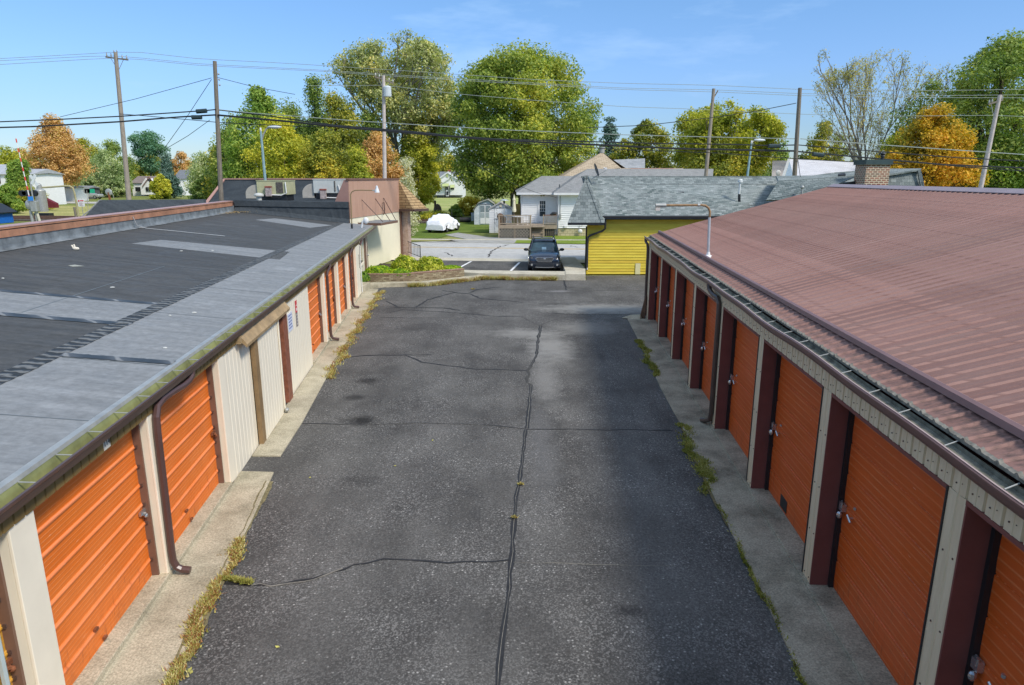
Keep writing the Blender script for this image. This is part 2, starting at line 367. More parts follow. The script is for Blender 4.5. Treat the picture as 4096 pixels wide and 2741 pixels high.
m = LB(); m.box(-.19, -.10, 6.2, 7.1, .08, 2.29); o = m.build('inner_door', plain('olive_door', (.27, .21, .09), .5, .12), SP)
m = LB(); m.box(-.10, -.085, 6.48, 6.60, 1.35, 1.55); m.build('lock_plate', BROWN, o)
RAILM = plain('tan_rail', (.36, .25, .13), .5, .3, 4.)
m = LB(); m.prism([(.03, 2.42), (.07, 2.44), (.20, 2.26), (.19, 2.20), (.17, 2.22), (.05, 2.36)], 'y', 3.75, 7.30); m.box(.03, .12, 3.62, 3.72, 2.30, 2.44); m.build('slide_rail', RAILM, SP)
m = LB(); m.box(.012, .05, 7.52, 7.60, 1.38, 1.44); m.build('latch', BLACK, SP)
# notice boards on the siding
o = None
m = LB(); m.box(.013, .020, 7.80, 8.28, 1.55, 2.0); o = m.build('notice_board', plain('notice_white', (.66, .70, .80), .4, .03), SP)
m = LB()
for i in range(5):
    z = 1.92 - i * .075; s = 7.86
    while s < 8.2:
        w = random.uniform(.03, .08); m.box(.0205, .0225, s, min(s + w, 8.23), z, z + .035); s += w + .02
m.build('lettering', plain('notice_ink', (.16, .20, .38), .5), o)
m = LB(); m.box(.013, .020, 8.72, 8.90, 1.86, 2.16); m.build('notice_board', plain('notice_red', (.62, .05, .06), .4, .1), SP)
m = LB(); m.box(.0205, .023, 8.75, 8.87, 2.02, 2.05); m.box(.0205, .023, 8.75, 8.87, 1.90, 1.97); m.build('lettering', plain('pale_ink', (.75, .55, .55), .5), SP)
m = LB(); m.box(.013, .020, 8.72, 8.90, 1.50, 1.855); o = m.build('notice_board', plain('notice_dark', (.20, .18, .18), .4, .1), SP)
m = LB()
for i in range(4): m.box(.0205, .023, 8.735, 8.885, 1.54 + i * .08, 1.58 + i * .08)
m.build('lettering', plain('grey_ink', (.45, .42, .40), .5), o)
m = LB(); m.box(.031, .036, 22.08, 22.2, 1.25, 1.85); m.build('notice_board', plain('plate_black', (.05, .05, .05), .4), SP)
# roll-up doors
def rolldoor(s0, s1, mat, i):
    z0, z1 = .10, 2.30; prof = [(-.19, z0)]; z = z0
    while z < z1 - .02:
        e = min(z + .262, z1)
        prof += [(-.165, z), (-.165, e - .055), (-.146, e - .040), (-.144, e - .022), (-.163, e)]; z = e
    prof += [(-.19, z1)]
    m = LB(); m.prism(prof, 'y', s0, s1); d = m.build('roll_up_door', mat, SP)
    s = s1 - .14; zl = 1.02
    m = LB(); m.box(-.155, -.125, s - .03, s + .12, zl, zl + .05); m.tube([(-.12, s, zl + .02), (-.10, s + .03, zl + .01)], .022, n=6); m.ball((-.11, s + .06, zl - .03), .03, 8, 6); m.build('latch', CHROME if i % 2 else RUST, d, smooth=False)
    m = LB()
    if s0 > -3: m.box(-.152, -.12, s0 + .9, s0 + .96, .36, .39); m.box(-.152, -.12, s0 + 1.05, s0 + 1.1, .15, .18)
    if m.v: m.build('lift_handle', RUST, d)
    m = LB()
    zz = z0 + .22
    while zz < z1 - .1: m.box(-.150, -.12, s1 - .05, s1 - .005, zz, zz + .04); zz += .262
    m.build('guide_clips', BROWN, d)
YEL = mk_door('amber_door', (.66, .33, .03), .052, (.7, .42, .12), .45, (.6, .30, .04))
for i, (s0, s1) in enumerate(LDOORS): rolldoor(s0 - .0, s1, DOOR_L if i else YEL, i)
m = LB(); m.tube([(-.10, -3.12, .1), (-.10, -3.12, 2.28)], .03, n=6); m.build('door_track', plain('track_blue', (.36, .42, .42), .4), SP)
# threshold kerb
m = LB(); m.box(-.24, .05, S0, 2.66, .0, .10); m.box(-.24, .05, 10.46, S1, .0, .10); m.box(-.24, -.02, 6.3, 7.2, .0, .07); m.build('threshold', CONC_L, SP, bevel=.01)
# ribbed fascia
FASC = plain('fascia_brown', (.20, .13, .045), .6, .2, 4.)
prof = []; s = S0
while s < S1:
    prof += [(.045, s), (.045, s + .13), (.028, s + .135), (.028, s + .155)]; s += .16
m = LB(); m.prism(prof + [(.045, S1), (-.19, S1), (-.19, S0)], 'z', 2.30, 2.49); m.build('fascia', FASC, SP)
m = LB(); m.box(-.45, .02, S1, S2, 2.36, 2.5); m.build('soffit', CREAM, SP)
# unit number
m = LB(); m.box(.046, .052, -1.27, -1.13, 2.315, 2.455); o = m.build('number_plate', plain('plate_white', (.62, .58, .50), .5), SP)
def text(body, size, loc, xdir, updir, mat, parent, name='lettering', depth=.002):
    cu = bpy.data.curves.new(name, 'FONT'); cu.body = body; cu.size = size; cu.extrude = depth; cu.align_x = 'CENTER'; cu.align_y = 'CENTER'
    t = bpy.data.objects.new('tmp', cu); COL.objects.link(t); dg = bpy.context.evaluated_depsgraph_get(); me = bpy.data.meshes.new_from_object(t.evaluated_get(dg)); bpy.data.objects.remove(t); bpy.data.curves.remove(cu)
    me.name = name; x = Vector(xdir).normalized(); y = Vector(updir).normalized(); z = x.cross(y)
    base = WL[parent.name] if parent else Vector((0, 0, 0)); L = Vector(loc) - base
    me.transform(Matrix(((x.x, y.x, z.x, L.x), (x.y, y.y, z.y, L.y), (x.z, y.z, z.z, L.z), (0, 0, 0, 1)))); me.materials.clear(); me.materials.append(mat)
    o = bpy.data.objects.new(name, me); COL.objects.link(o); o.parent = parent; return o
# the reader stands in the alley: reading direction runs along the wall towards the street
INKB = plain('ink_black', (.03, .03, .03), .5)
text('114', .095, ML @ Vector((.053, -1.20, 2.385)), LF.d, (0, 0, 1), INKB, o)
# gutter
GUT_IN = plain('gutter_inside_green', (.235, .245, .10), .7, .3, 3.)
m = LB(); m.sheet([(-.02, 2.63), (.0, 2.55), (.01, 2.485), (.125, 2.485), (.13, 2.53), (.15, 2.585)], 'y', S0, S2); g = m.build('gutter', GUT_IN, SP)
m = LB(); m.prism([(.152, 2.60), (.178, 2.60), (.182, 2.578), (.168, 2.56), (.158, 2.52), (.142, 2.475), (.0, 2.475), (.0, 2.482), (.134, 2.482), (.15, 2.54), (.152, 2.585)], 'y', S0, S2); m.build('gutter_front', BROWN, g)
m = LB(); m.prism([(-.10, zr(.1) + .008), (-.02, 2.64), (-.008, 2.60), (-.016, 2.60), (-.026, 2.63), (-.10, zr(.1))], 'y', S0, S2)
m.build('drip_edge', GALV, SP)
s = -3.85
brs = []
while s < S2 - .1:
    brs.append(s); s += .60 + random.uniform(-.04, .04)
b0 = None
for s in brs:
    if b0 is None:
        m = MB(Matrix.LocRotScale(None, LF.M.to_quaternion(), None)); m.tube([(0, 0, .0), (.15, 0, -.012)], .007, n=6); b0 = m.build('gutter_bracket', GALV, None, loc=(0, 0, 0)); b0.parent = g; WL[b0.name] = WL[SP.name]; ob = b0
    else:
        ob = b0.copy(); COL.objects.link(ob); ob.parent = g
    ob.location = (ML @ Vector((0.005, s, 2.603))) - WL[SP.name]
# roof membrane
def LR(pts, dz): return [(x, s, zr(x) + dz) for x, s in pts]
m = LB(); m.slab(LR([(-.03, S0), (-.03, S2), (-7.3, S2), (-7.3, S0)], 0), (0, 0, -.12)); roof = m.build('roof', MEMB_D, SP)
m = LB(); m.poly(LR([(-.05, S0), (-.05, S2), (-1.75, S2), (-1.75, S0)], .004)); m.build('edge_membrane', MEMB_L, SP)
def wav(x0, x1, s0, s1, along, dz=.010, n=60, amp=.012):
    m = LB(); vs = []
    for i in range(n + 1):
        t = i / n; a = random.uniform(-amp, amp); b = random.uniform(-amp, amp)
        if along == 's': s = s0 + (s1 - s0) * t; vs += [(x0 + a, s, zr(x0) + dz), ((x0 + x1) / 2, s, zr((x0 + x1) / 2) + dz + random.uniform(.0, .005)), (x1 + b, s, zr(x1) + dz)]
        else: x = x0 + (x1 - x0) * t; vs += [(x, s0 + a, zr(x) + dz), (x, (s0 + s1) / 2, zr(x) + dz + random.uniform(0, .005)), (x, s1 + b, zr(x) + dz)]
    return m.add(vs, [(i * 3 + k, i * 3 + k + 1, i * 3 + 4 + k, i * 3 + 3 + k) for i in range(n) for k in (0, 1)])
wav(-1.78, -1.52, S0, S2, 's', .012, 500).build('roof_seam', SEAM, roof)
SEAMX = None
def seamx_mat():
    m = NT('cross_seam_tape', .5, .4); w = m.n('ShaderNodeTexWave', wave_type='BANDS', bands_direction='DIAGONAL'); m.t.links.new(m.co('UV'), w.inputs['Vector'])
    w.inputs['Scale'].default_value = .9; w.inputs['Distortion'].default_value = 3.; w.inputs['Detail'].default_value = 2
    m.col(m.ramp(w.outputs['Fac'], [(.2, (.03, .036, .04)), (.93, (.07, .075, .078)), (.99, (.20, .20, .19))])); m.bump(w.outputs['Fac'], .8, .02); return m.m  # pale end of the ramp is a painted glint along the ripples
SEAMX = seamx_mat()
c6s = [lroof(580 * .4784, 750 + 1400 * .4784)[1], lroof(1440 * .4784, 750 + 1480 * .4784)[1]]
sx_ = (c6s[0] + c6s[1]) / 2
wav(-1.55, -.08, sx_ - .09, sx_ + .09, 'x', .014, 30, .012).build('roof_seam', SEAMX, roof)
# paler repair sheets
A = [lroof(*p) for p in ((0, 1166), (622, 1221), (507, 1290), (0, 1255))]
sa0 = (A[2][1] + A[3][1]) / 2; sa1 = (A[0][1] + A[1][1]) / 2
m = LB(); m.poly(LR([(-1.74, sa0), (-1.74, sa1), (-6.9, sa1), (-6.9, sa0)], .004)); m.build('roof_patch', MEMB_L, roof)
wav(-6.9, -1.7, sa1 - .02, sa1 + .16, 'x', .010, 60, .012).build('roof_seam', SEAMX, roof)
wav(-6.9, -1.5, sa0 - .20, sa0 + .02, 'x', .010, 60, .012).build('roof_seam', SEAMX, roof)
B = [lroof(*p) for p in ((526, 975), (641, 960), (1160, 1008), (1118, 1040))]
m = LB(); m.poly([(p[0], p[1], zr(p[0]) + .004) for p in B]); m.build('roof_patch', MEMB_L, roof)
B = [lroof(*p) for p in ((1020, 880), (1100, 874), (1330, 902), (1240, 912))]
m = LB(); m.poly([(p[0], p[1], zr(p[0]) + .004) for p in B]); m.build('roof_patch', MEMB_L, roof)
B = [lroof(*p) for p in ((272, 1063), (300, 1060), (340, 1066), (290, 1068))]
m = LB(); m.poly([(p[0], p[1], zr(p[0]) + .006) for p in B]); m.build('roof_patch', plain('patch_tan', (.30, .30, .25), .7), roof)
LINE = plain('seam_line', (.12, .135, .14), .6)
for s in (3.2, 7.9, 9.6, 12.0, 13.6, 17.9, 19.5, 22.8, 25.2, 27.0):
    m = LB(); m.poly(LR([(-1.8, s), (-1.8, s + .025), (-7.2, s + .14), (-7.2, s + .11)], .005)); m.build('roof_seam_line', LINE, roof)
for x, a, b in ((-3.3, 3.4, 9.5), (-4.6, -1, 5), (-2.6, -4, 1.5)):
    m = LB(); m.poly(LR([(x, a), (x, b), (x - .03, b), (x - .03, a)], .0055)); m.build('roof_seam_line', LINE, roof)
for s in (-1.2, 1.0, 4.2, 7.1, 14.3, 21.5):
    m = LB(); m.poly(LR([(-.1, s), (-.1, s + .02), (-1.5, s + .06), (-1.5, s + .04)], .007)); m.build('roof_seam_line', LINE, roof)
# cable lying over the roof
p0 = Vector(lroof(1060 * .4784, 750 + 330 * .4784))
path = [(-7.19, p0.y - .3, zr(7.2) + .42), (-7.1, p0.y - .25, zr(7.1) + .12), (-6.9, p0.y, zr(6.9) + .02)]
e = Vector(lroof(1882 * .4784, 750 + 412 * .4784))
for i in range(1, 9):
    t = i / 8; x = p0.x + (e.x * 1.0 - p0.x) * t; path.append((x, p0.y + (e.y - p0.y) * t + random.uniform(-.03, .03), zr(x) + .02))
m = LB(); m.tube(path, .014, n=5); tag(m.build('roof_cable', plain('cable_grey', (.33, .34, .34), .6), None), 'thin pale grey cable trailing over the parapet and across the black membrane roof', 'cable')
# parapet: coping + flashing
PXC = -7.25
COPE = plain('copper_coping', (.42, .20, .115), .42, .28, 2.2, .5); COPET = plain('coping_top', (.40, .24, .205), .45, .1, 2.)
m = LB(); m.prism([(PXC, 3.72), (PXC + .035, 3.72), (PXC + .035, 3.90), (PXC, 3.90)], 'y', S0, S2 - .4); m.prism([(PXC, 3.925), (PXC + .055, 3.925), (PXC + .055, 3.965), (PXC, 3.965)], 'y', S0, S2 - .4); m.build('coping', COPE, SP)
m = LB(); m.prism([(PXC - .35, 3.97), (PXC + .06, 3.967), (PXC + .06, 3.985), (PXC - .35, 3.99)], 'y', S0, S2 - .4); m.build('coping_cap', COPET, SP)
m = LB(); m.box(PXC - .33, PXC, S0, S2, .0, 3.95); m.build('parapet', BROWN, SP)
FL_ = plain('flashing_membrane', (.16, .175, .18), .5, .45, 2.5, .4, 0, .4)
vs = []; n = 160; m = LB()
for i in range(n + 1):
    s = S0 + (S2 - .1 - S0) * i / n; j = random.uniform(-.02, .05)
    vs += [(PXC + .01, s, 3.73), (PXC + .015 + j * .4, s + random.uniform(-.04, .04), 3.55), (PXC + .03 + max(0, j) * .6, s + random.uniform(-.05, .05), 3.44), (PXC + .16 + j, s, zr(7.1) + .012)]
m.add(vs, [(i * 4 + k, i * 4 + k + 1, i * 4 + 5 + k, i * 4 + 4 + k) for i in range(n) for k in range(3)]); m.build('flashing', FL_, SP, smooth=True)
# end parapet (black) across the street end
vs = []; n = 40; m = LB()
for i in range(n + 1):
    x = -7.2 + (7.2 - 1.25) * i / n; zt = 4.02 - .12 * i / n; j = random.uniform(-.02, .03)
    vs += [(x, S2 - .02, zt), (x, S2 - .10, zt - .02), (x, S2 - .12 + j * .3, zt - .32), (x, S2 - .06, zt - .34), (x, S2 - .08 - max(0, j), zr(x) + .22), (x, S2 - .38 + j, zr(x) + .01)]
m.add(vs, [(i * 6 + k, i * 6 + k + 1, i * 6 + 7 + k, i * 6 + 6 + k) for i in range(n) for k in range(5)]); m.build('end_parapet', MEMB_B, SP)
m = LB(); m.box(-7.3, -1.25, S2 - .02, S2 + .2, 2.4, 3.88); m.build('end_wall', BROWN, SP)
# window wall next to the office
ws = [LF.sz(u, v, -.42) for u, v in ((1440, 1050), (1469, 1040), (1468, 940), (1486, 900), (1497, 1065), (1505, 1065), (1440, 955))]
sa, sb = ws[0][0], ws[1][0]; za, zb = ws[1][1], 2.28
WALLY = plain('pale_yellow_render', (.76, .70, .52), .7, .04, 1.5)
m = LB(); m.box(-.455, -.40, S1, S2, .0, 2.38); m.build('shop_wall', WALLY, SP)
sb = min(sb, 27.0); sa = 23.6
m = LB(); m.box(-.40, -.375, sa, sb, .95, 2.22); w_ = m.build('window', BLACK, SP)
m = LB(); m.box(-.374, -.370, sa + .08, sb - .08, 1.02, 2.15); m.build('pane', plain('window_pane', (.10, .105, .05), .08, .3, .7, .8), w_)
m = LB(); m.box(-.40, -.30, sa - .05, sb + .1, .85, .94); m.build('sill', CREAM_W, w_)
m = LB(); m.box(-.40, -.33, 28.0, 29.2, .1, 2.28); d_ = m.build('door', BROWN_L, SP)
m = LB(); m.box(-.33, -.31, 28.55, 28.62, .1, 2.2); m.build('door_frame', CREAM_W, d_)
m = LB(); m.ball((-.28, 28.7, 1.1), .045); m.build('handle', CHROME, d_)
# downspouts
def dspout(path, r, mat, end=None):
    m = LB(); m.tube(path, r, n=8); o = m.build('downspout', mat, SP)
    return o
DSB = plain('downspout_brown', (.085, .046, .040), .35, .1, 4., .5)
def arc(c, r, a0, a1, n=6, plane='xz', fix=0):
    out = []
    for i in range(n + 1):
        a = R_(a0 + (a1 - a0) * i / n); p = (c[0] + r * math.cos(a), c[1] + r * math.sin(a)); out.append((p[0], fix, p[1]) if plane == 'xz' else (fix, p[0], p[1]))
    return out
dspout([(.10, 1.28, 2.49), (.10, 1.26, 2.42), (.095, 1.15, 2.37), (.09, .95, 2.36), (.085, .55, 2.39), (.085, .25, 2.40), (.085, .06, 2.36), (.085, -.01, 2.24), (.085, -.03, 2.05), (.08, -.07, .39), (.085, -.07, .24), (.12, -.07, .15), (.18, -.07, .11), (.29, -.07, .09)], .048, DSB)
for s in (13.25, 18.83):
    dspout([(.11, s + .5, 2.48), (.10, s + .42, 2.36), (.085, s + .1, 2.28), (.085, s, 2.18), (.085, s, .30), (.10, s, .2), (.15, s, .12), (.34, s, .09)], .045, DSB)
dspout([(.12, 22.9, 2.47), (.11, 22.6, 2.36), (.08, 22.42, 2.26)], .05, DSB)
dspout([(.06, 22.44, 2.26), (.06, 22.44, .1)], .022, WHITE)
# bits on the roof
lp = Vector(LF.roof(1408, 915, 2.62, .11)); base = ML @ Vector((lp.x, lp.y, zr(lp.x)))
bl = thing('roof_lamp', 'bent brass-coloured pipe lamp with small grey cap at the street end of the flat roof', 'lamp', base)
tt = Vector(gp(1400, 800, 2.6)); yy = base.y
def atb(u, v, y=None): return at(u, v, y or yy)
pth = [base, atb(1403, 800), atb(1402, 778), atb(1408, 767), atb(1420, 762), atb(1440, 761), atb(1492, 762)]
MB().tube(pth, .028, n=8).build('arm', plain('brass_pipe', (.30, .21, .10), .4, .15, 6., .5, .4), bl)
MB().tube([base, base + Vector((0, 0, .22))], .05, n=8).build('foot', BLACK, bl)
c = atb(1508, 764); MB().lathe((c.x, c.y, c.z), [(.13, -.08), (.11, 0), (.07, .12), (.05, .22), (.01, .26)], 14).build('lamp_head', plain('lamp_grey_white', (.6, .62, .62), .4), bl)
MB().tube([atb(1490, 762), c], .03, n=8).build('socket', GALV, bl)
q = lroof(305, 1001); b_ = ML @ Vector((q[0], q[1], q[2])); m = MB(); m.ball((b_.x, b_.y, b_.z + .04), (.09, .05, .045), 10, 6); m.tube([b_ + Vector((-.06, 0, .05)), b_ + Vector((-.12, .03, .13))], .02, n=5); m.tube([b_ + Vector((-.02, 0, .05)), b_ + Vector((-.06, .03, .15))], .018, n=5)
tag(m.build('rag', plain('rag_white', (.7, .64, .52), .8), None), 'small crumpled off-white rag lying on the black membrane roof', 'rag')
rs = np.random.RandomState(3); m = MB()
q = Vector(lroof(505 + 500 - 90, 640 + 985 * .2134 * 1)); q = Vector(lroof(920, 852)); cc = ML @ Vector((q.x, q.y, q.z))
for i in range(900):
    a = rs.normal(0, 1, 2); p = cc + Vector((a[0] * .55 - .2, a[1] * .9, .015 + rs.rand() * .04)); t = Vector((rs.randn() * .05, rs.randn() * .05, rs.rand() * .02)); s_ = Vector((-t.y, t.x, .01)) * .5
    m.poly([p, p + s_, p + t])
tag(m.build('leaf_litter', plain('litter', (.38, .26, .10), .9, .5, 30.), None, fix=False), 'dry straw-coloured leaf litter heaped in the corner of the black roof', 'leaf litter', kind='stuff')

for i_, (u_, v_) in enumerate(((777, 1253), (680, 1265), (450, 1152), (212, 958), (12, 1116), (850, 1005), (725, 1006), (660, 1395), (1290, 880), (390, 936))):
    q = lroof(u_, v_); b_ = ML @ Vector((q[0], q[1], q[2] + .012)); m = MB(); rr_ = random.Random(i_); s_ = rr_.uniform(.025, .06); m.ball(tuple(b_), (s_, s_ * .6, .015), 6, 4)
    tag(m.build('litter_scrap', plain('litter_pale', (.5, .5, .46), .8)), 'tiny pale scrap of litter lying on the flat membrane roof', 'litter', 'scraps of litter on the flat roof')

# ================================================================== RIGHT STORAGE BUILDING
SR = thing('storage_building', 'shaded storage building with maroon ribbed metal roof and recessed orange doors', 'building', (RF.o.x, RF.o.y, 0))
MR = RF.M
def RB(): return MB(MR)
RS0, RS1 = -8.6, 17.45; RK = (4.88 - 3.08) / 6.43
def rz(x): return 3.10 + RK * x
m = RB(); m.box(.27, 12.4, RS0, RS1, 0, 3.05); m.box(0, .27, 17.0, RS1, 0, 3.0); m.build('wall', MAROON, SR)
m = RB(); m.poly([(0.01, RS1 + .01, 2.9), (6.4, RS1 + .01, 4.75), (12.4, RS1 + .01, 3.0)]); m.build('gable', TAN, SR)
TAN_R = NT('tan_panel', .5, .35); TAN_R.col(TAN_R.ramp(TAN_R.noise(TAN_R.co('UV', (8, .8, 1)), 1.4, 5, .7), [(.35, (.60, .48, .31)), (.7, (.72, .60, .41))])); TAN_R = TAN_R.m
prof = []; s = RS0
while s < RS1 - .05:
    prof += [(-.012, s), (-.012, s + .065), (-.018, s + .07), (-.018, s + .085), (-.012, s + .09), (-.012, s + .172), (.012, s + .18), (.012, s + .202), (-.012, s + .21)]; s += .225
m = RB(); m.prism(prof + [(.06, RS1), (.06, RS0)], 'z', 2.66, 3.0); hd = m.build('header_panel', TAN_R, SR)
m = RB(); s = RS0
while s < RS1:
    m.ball((-.016, s + .12, 2.74 + random.uniform(-.005, .005)), .008, 6, 4); m.ball((-.016, s + .04, 2.76), .005, 6, 4); s += .225
m.build('screws', BROWN, hd)
for k in range(7, -3, -1):
    s = k * 2.8
    if k <= 6:
        sf = s + .26 if k < 6 else 17.45
        m = RB(); prof = [(-.014, s + .0), (-.014, s + .09), (-.004, s + .1), (-.004, s + .13), (-.014, s + .14), (-.014, sf), (.05, sf), (.05, s)]; m.prism(prof, 'z', .03, 2.655); p = m.build('pilaster', TAN_R, SR)
        m = RB(); [m.ball((-.016, s + dd, z), .010, 6, 4) for dd in (.05, .2) for z in (.12, .75, 1.4, 2.1)]; m.build('screws', BROWN, p)
        m = RB(); m.box(-.02, .262, s - .022, s - .001, .04, 2.655); m.build('door_jamb', MAROON, SR)
        m = RB(); m.box(.20, .30, s - .07, s - .022, .04, 2.6); m.build('door_track', BLACK, SR)
    if k <= 6:
        s1 = s - .03; s0 = s - 2.54
        z0, z1 = .06, 2.60; prof = [(.31, z0)]; z = z0
        while z < z1 - .02:
            e = min(z + .4, z1); prof += [(.262, z), (.256, z + .1), (.256, e - .02), (.268, e - .012), (.268, e)]; z = e
        prof += [(.31, z1)]
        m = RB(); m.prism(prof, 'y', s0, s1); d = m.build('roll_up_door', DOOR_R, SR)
        m = RB(); zl = 1.22; m.box(.20, .255, s1 - .13, s1 - .04, zl - .05, zl + .05); m.ball((.19, s1 - .10, zl - .10), (.035, .03, .05), 8, 6); m.tube([(.20, s1 - .1, zl), (.20, s1 - .12, zl + .07), (.22, s1 - .06, zl + .07)], .012, n=5); m.build('latch', CHROME, d)
        m = RB(); m.tube([(.255, s1 - .32, zl - .03), (.21, s1 - .32, zl - .03)], .012, n=6); m.tube([(.205, s1 - .38, zl - .06), (.205, s1 - .28, zl - .01)], .014, n=6); m.lathe(MR.inverted() @ (MR @ Vector((.252, s1 - .36, zl + .12))), [(.02, -.015), (.02, .015)], 8); m.build('handle', CHROME, d)
        m = RB(); m.box(-.025, .262, s0 - .001, s0 + .02, .06, 2.66); m.build('door_trim', BLACK, SR)
        m = RB(); m.box(-.022, .30, s0, s, 2.622, 2.662); m.build('door_head', MAROON, SR)
        if k == 1:
            m = RB(); m.box(.250, .2545, s0 + 1.55, s0 + 1.85, .10, .30); m.build('vent_grille', BLACK, d)
m = RB(); m.box(-.06, .30, RS0, 17.1, .0, .058); m.build('threshold', CONC_R, SR, bevel=.008)
# roof: ribbed sheets both sides
prof = []; s = RS0 - .1
vs = []; fs = []
while s < RS1 + .15:
    for ds, h in ((0, 0), (.020, .020), (.038, .020), (.060, 0), (.115, 0), (.125, .004), (.145, .004), (.155, 0)): prof.append((s + ds, h))
    s += .225
n = len(prof); xs = [.02, .25, .5, 1.0, 2.2, 3.8, 5.2, 6.43]
for x in xs: vs += [(x, p[0], rz(x) + p[1]) for p in prof]
for j in range(len(xs) - 1): fs += [(j * n + i, j * n + i + 1, (j + 1) * n + i + 1, (j + 1) * n + i) for i in range(n - 1)]
m = RB(); m.add(vs, fs); roofR = m.build('roof', ROOFM, SR, fix=False)
m = RB(); m.add([(.0, p[0], rz(0) + p[1] - .004) for p in prof] + [(.03, p[0], rz(.03) + p[1] + .002) for p in prof] + [(.005, p[0], rz(0) - .035) for p in prof], [(i, i + 1, i + 1 + n, i + n) for i in range(n - 1)] + [(i, i + 1, i + 1 + 2 * n, i + 2 * n) for i in range(n - 1)]); m.build('eave_closure', plain('grime', (.22, .20, .16), .9, .5, 14.), roofR)
m = RB(); m.poly([(6.43, RS0, rz(6.43)), (6.43, RS1, rz(6.43)), (12.9, RS1, 3.08), (12.9, RS0, 3.08)]); m.build('far_slope', ROOFM, roofR)
m = RB(); m.prism([(6.20, rz(6.2) + .035), (6.43, rz(6.43) + .06), (6.66, rz(6.2) + .035), (6.66, rz(6.2)), (6.20, rz(6.2) + .02)], 'y', RS0, RS1 + .1); m.build('ridge_cap', plain('ridge_mauve', (.30, .235, .24), .45, .08), roofR)
m = RB(); m.prism([(.29, rz(.29) + .030), (.305, rz(.3) + .085), (.345, rz(.34) + .090), (.405, rz(.4) + .045), (.405, rz(.4) + .03)], 'y', RS0, RS1 + .1); m.build('snow_guard', plain('guard_mauve', (.215, .125, .115), .45, .1), roofR)
m = RB(); m.slab([(.0, RS1 + .12, rz(0)), (.0, RS1 + .17, rz(0)), (6.43, RS1 + .17, rz(6.43)), (6.43, RS1 + .12, rz(6.43))], (0, 0, -.12)); m.build('gable_trim', MAROON, roofR)
# gutter: sags between brackets
def sag(s): return -.018 * (.5 - .5 * math.cos(2 * math.pi * (s / 5.6))) + .008 * math.sin(s * 2.1)
GRIME = plain('gutter_grime', (.16, .155, .12), .9, .55, 6., .2, 0, .6)
def rg(mm, prof, mat, name, parent):
    N = 90; vs = []; k = len(prof)
    for i in range(N + 1):
        s = RS0 + (RS1 + .25 - RS0) * i / N; dz = sag(s); vs += [(x + dz * .6, s, z + dz) for x, z in prof]
    m = RB(); m.add(vs, [(i * k + j, i * k + j + 1, (i + 1) * k + j + 1, (i + 1) * k + j) for i in range(N) for j in range(k - 1)]); return m.build(name, mat, parent)
g2 = rg(None, [(-.018, 3.07), (-.02, 3.03), (-.04, 3.022), (-.12, 3.022), (-.135, 3.035), (-.145, 3.052)], GRIME, 'gutter', SR)
rg(None, [(-.148, 3.06), (-.170, 3.065), (-.182, 3.058), (-.182, 3.04), (-.165, 3.03), (-.16, 2.99), (-.142, 2.955), (-.05, 2.955), (-.05, 2.965)], plain('gutter_brown', (.15, .075, .06), .35, .1, 4., .6), 'gutter_front', g2)
rg(None, [(-.144, 3.066), (-.155, 3.072), (-.167, 3.070)], plain('gutter_lip', (.42, .30, .26), .35, .1, 4., .6), 'gutter_lip', g2)
b0 = None; s = -6.2
while s < RS1:
    if b0 is None:
        m = MB(Matrix.LocRotScale(None, RF.M.to_quaternion(), None)); m.tube([(.11, .08, .012), (-.04, 0, 0)], .006, n=6); b0 = m.build('gutter_bracket', GALV, None, loc=(0, 0, 0)); b0.parent = g2; ob = b0
    else: ob = b0.copy(); COL.objects.link(ob); ob.parent = g2
    ob.location = (MR @ Vector((-.115, s, 3.068 + sag(s)))) - WL[SR.name]; s += random.choice((.62, .7, .78))
DSR = plain('downspout_dark', (.075, .05, .04), .4, .15, 4., .5)
def dsr(path, r): m = RB(); m.tube(path, r, n=8); m.build('downspout', DSR, SR)
dsr([(-.13, 6.55, 2.97), (-.12, 6.5, 2.86), (-.10, 6.3, 2.80), (-.07, 5.95, 2.78), (-.065, 5.80, 2.68), (-.065, 5.78, 2.5), (-.065, 5.78, .35), (-.08, 5.8, .18), (-.14, 5.95, .10), (-.20, 6.05, .08)], .05)
dsr([(-.14, 17.6, 2.97), (-.13, 17.55, 2.86), (-.08, 17.42, 2.78), (-.06, 17.40, 2.6), (-.06, 17.40, .1)], .05)
m = RB(); m.prism([(-.26, .0), (-.06, .0), (-.04, .9), (-.07, .9)], 'y', 17.25, 17.38); m.build('corner_brace', plain('rust_board', (.14, .08, .05), .8, .4), SR)
m = RB(); m.add([(-.95, 17.2, .03), (-.3, 16.9, .03), (-.1, 17.5, .03), (-.5, 17.75, .03), (-.6, 17.3, .13), (-.25, 17.25, .16)], [(0, 1, 4), (1, 5, 4), (1, 2, 5), (2, 3, 5), (3, 4, 5), (3, 0, 4)])
tag(m.build('broken_slab', CONC_L, None), 'broken piece of pale concrete at the far corner of the shaded maroon-roofed building', 'rubble')
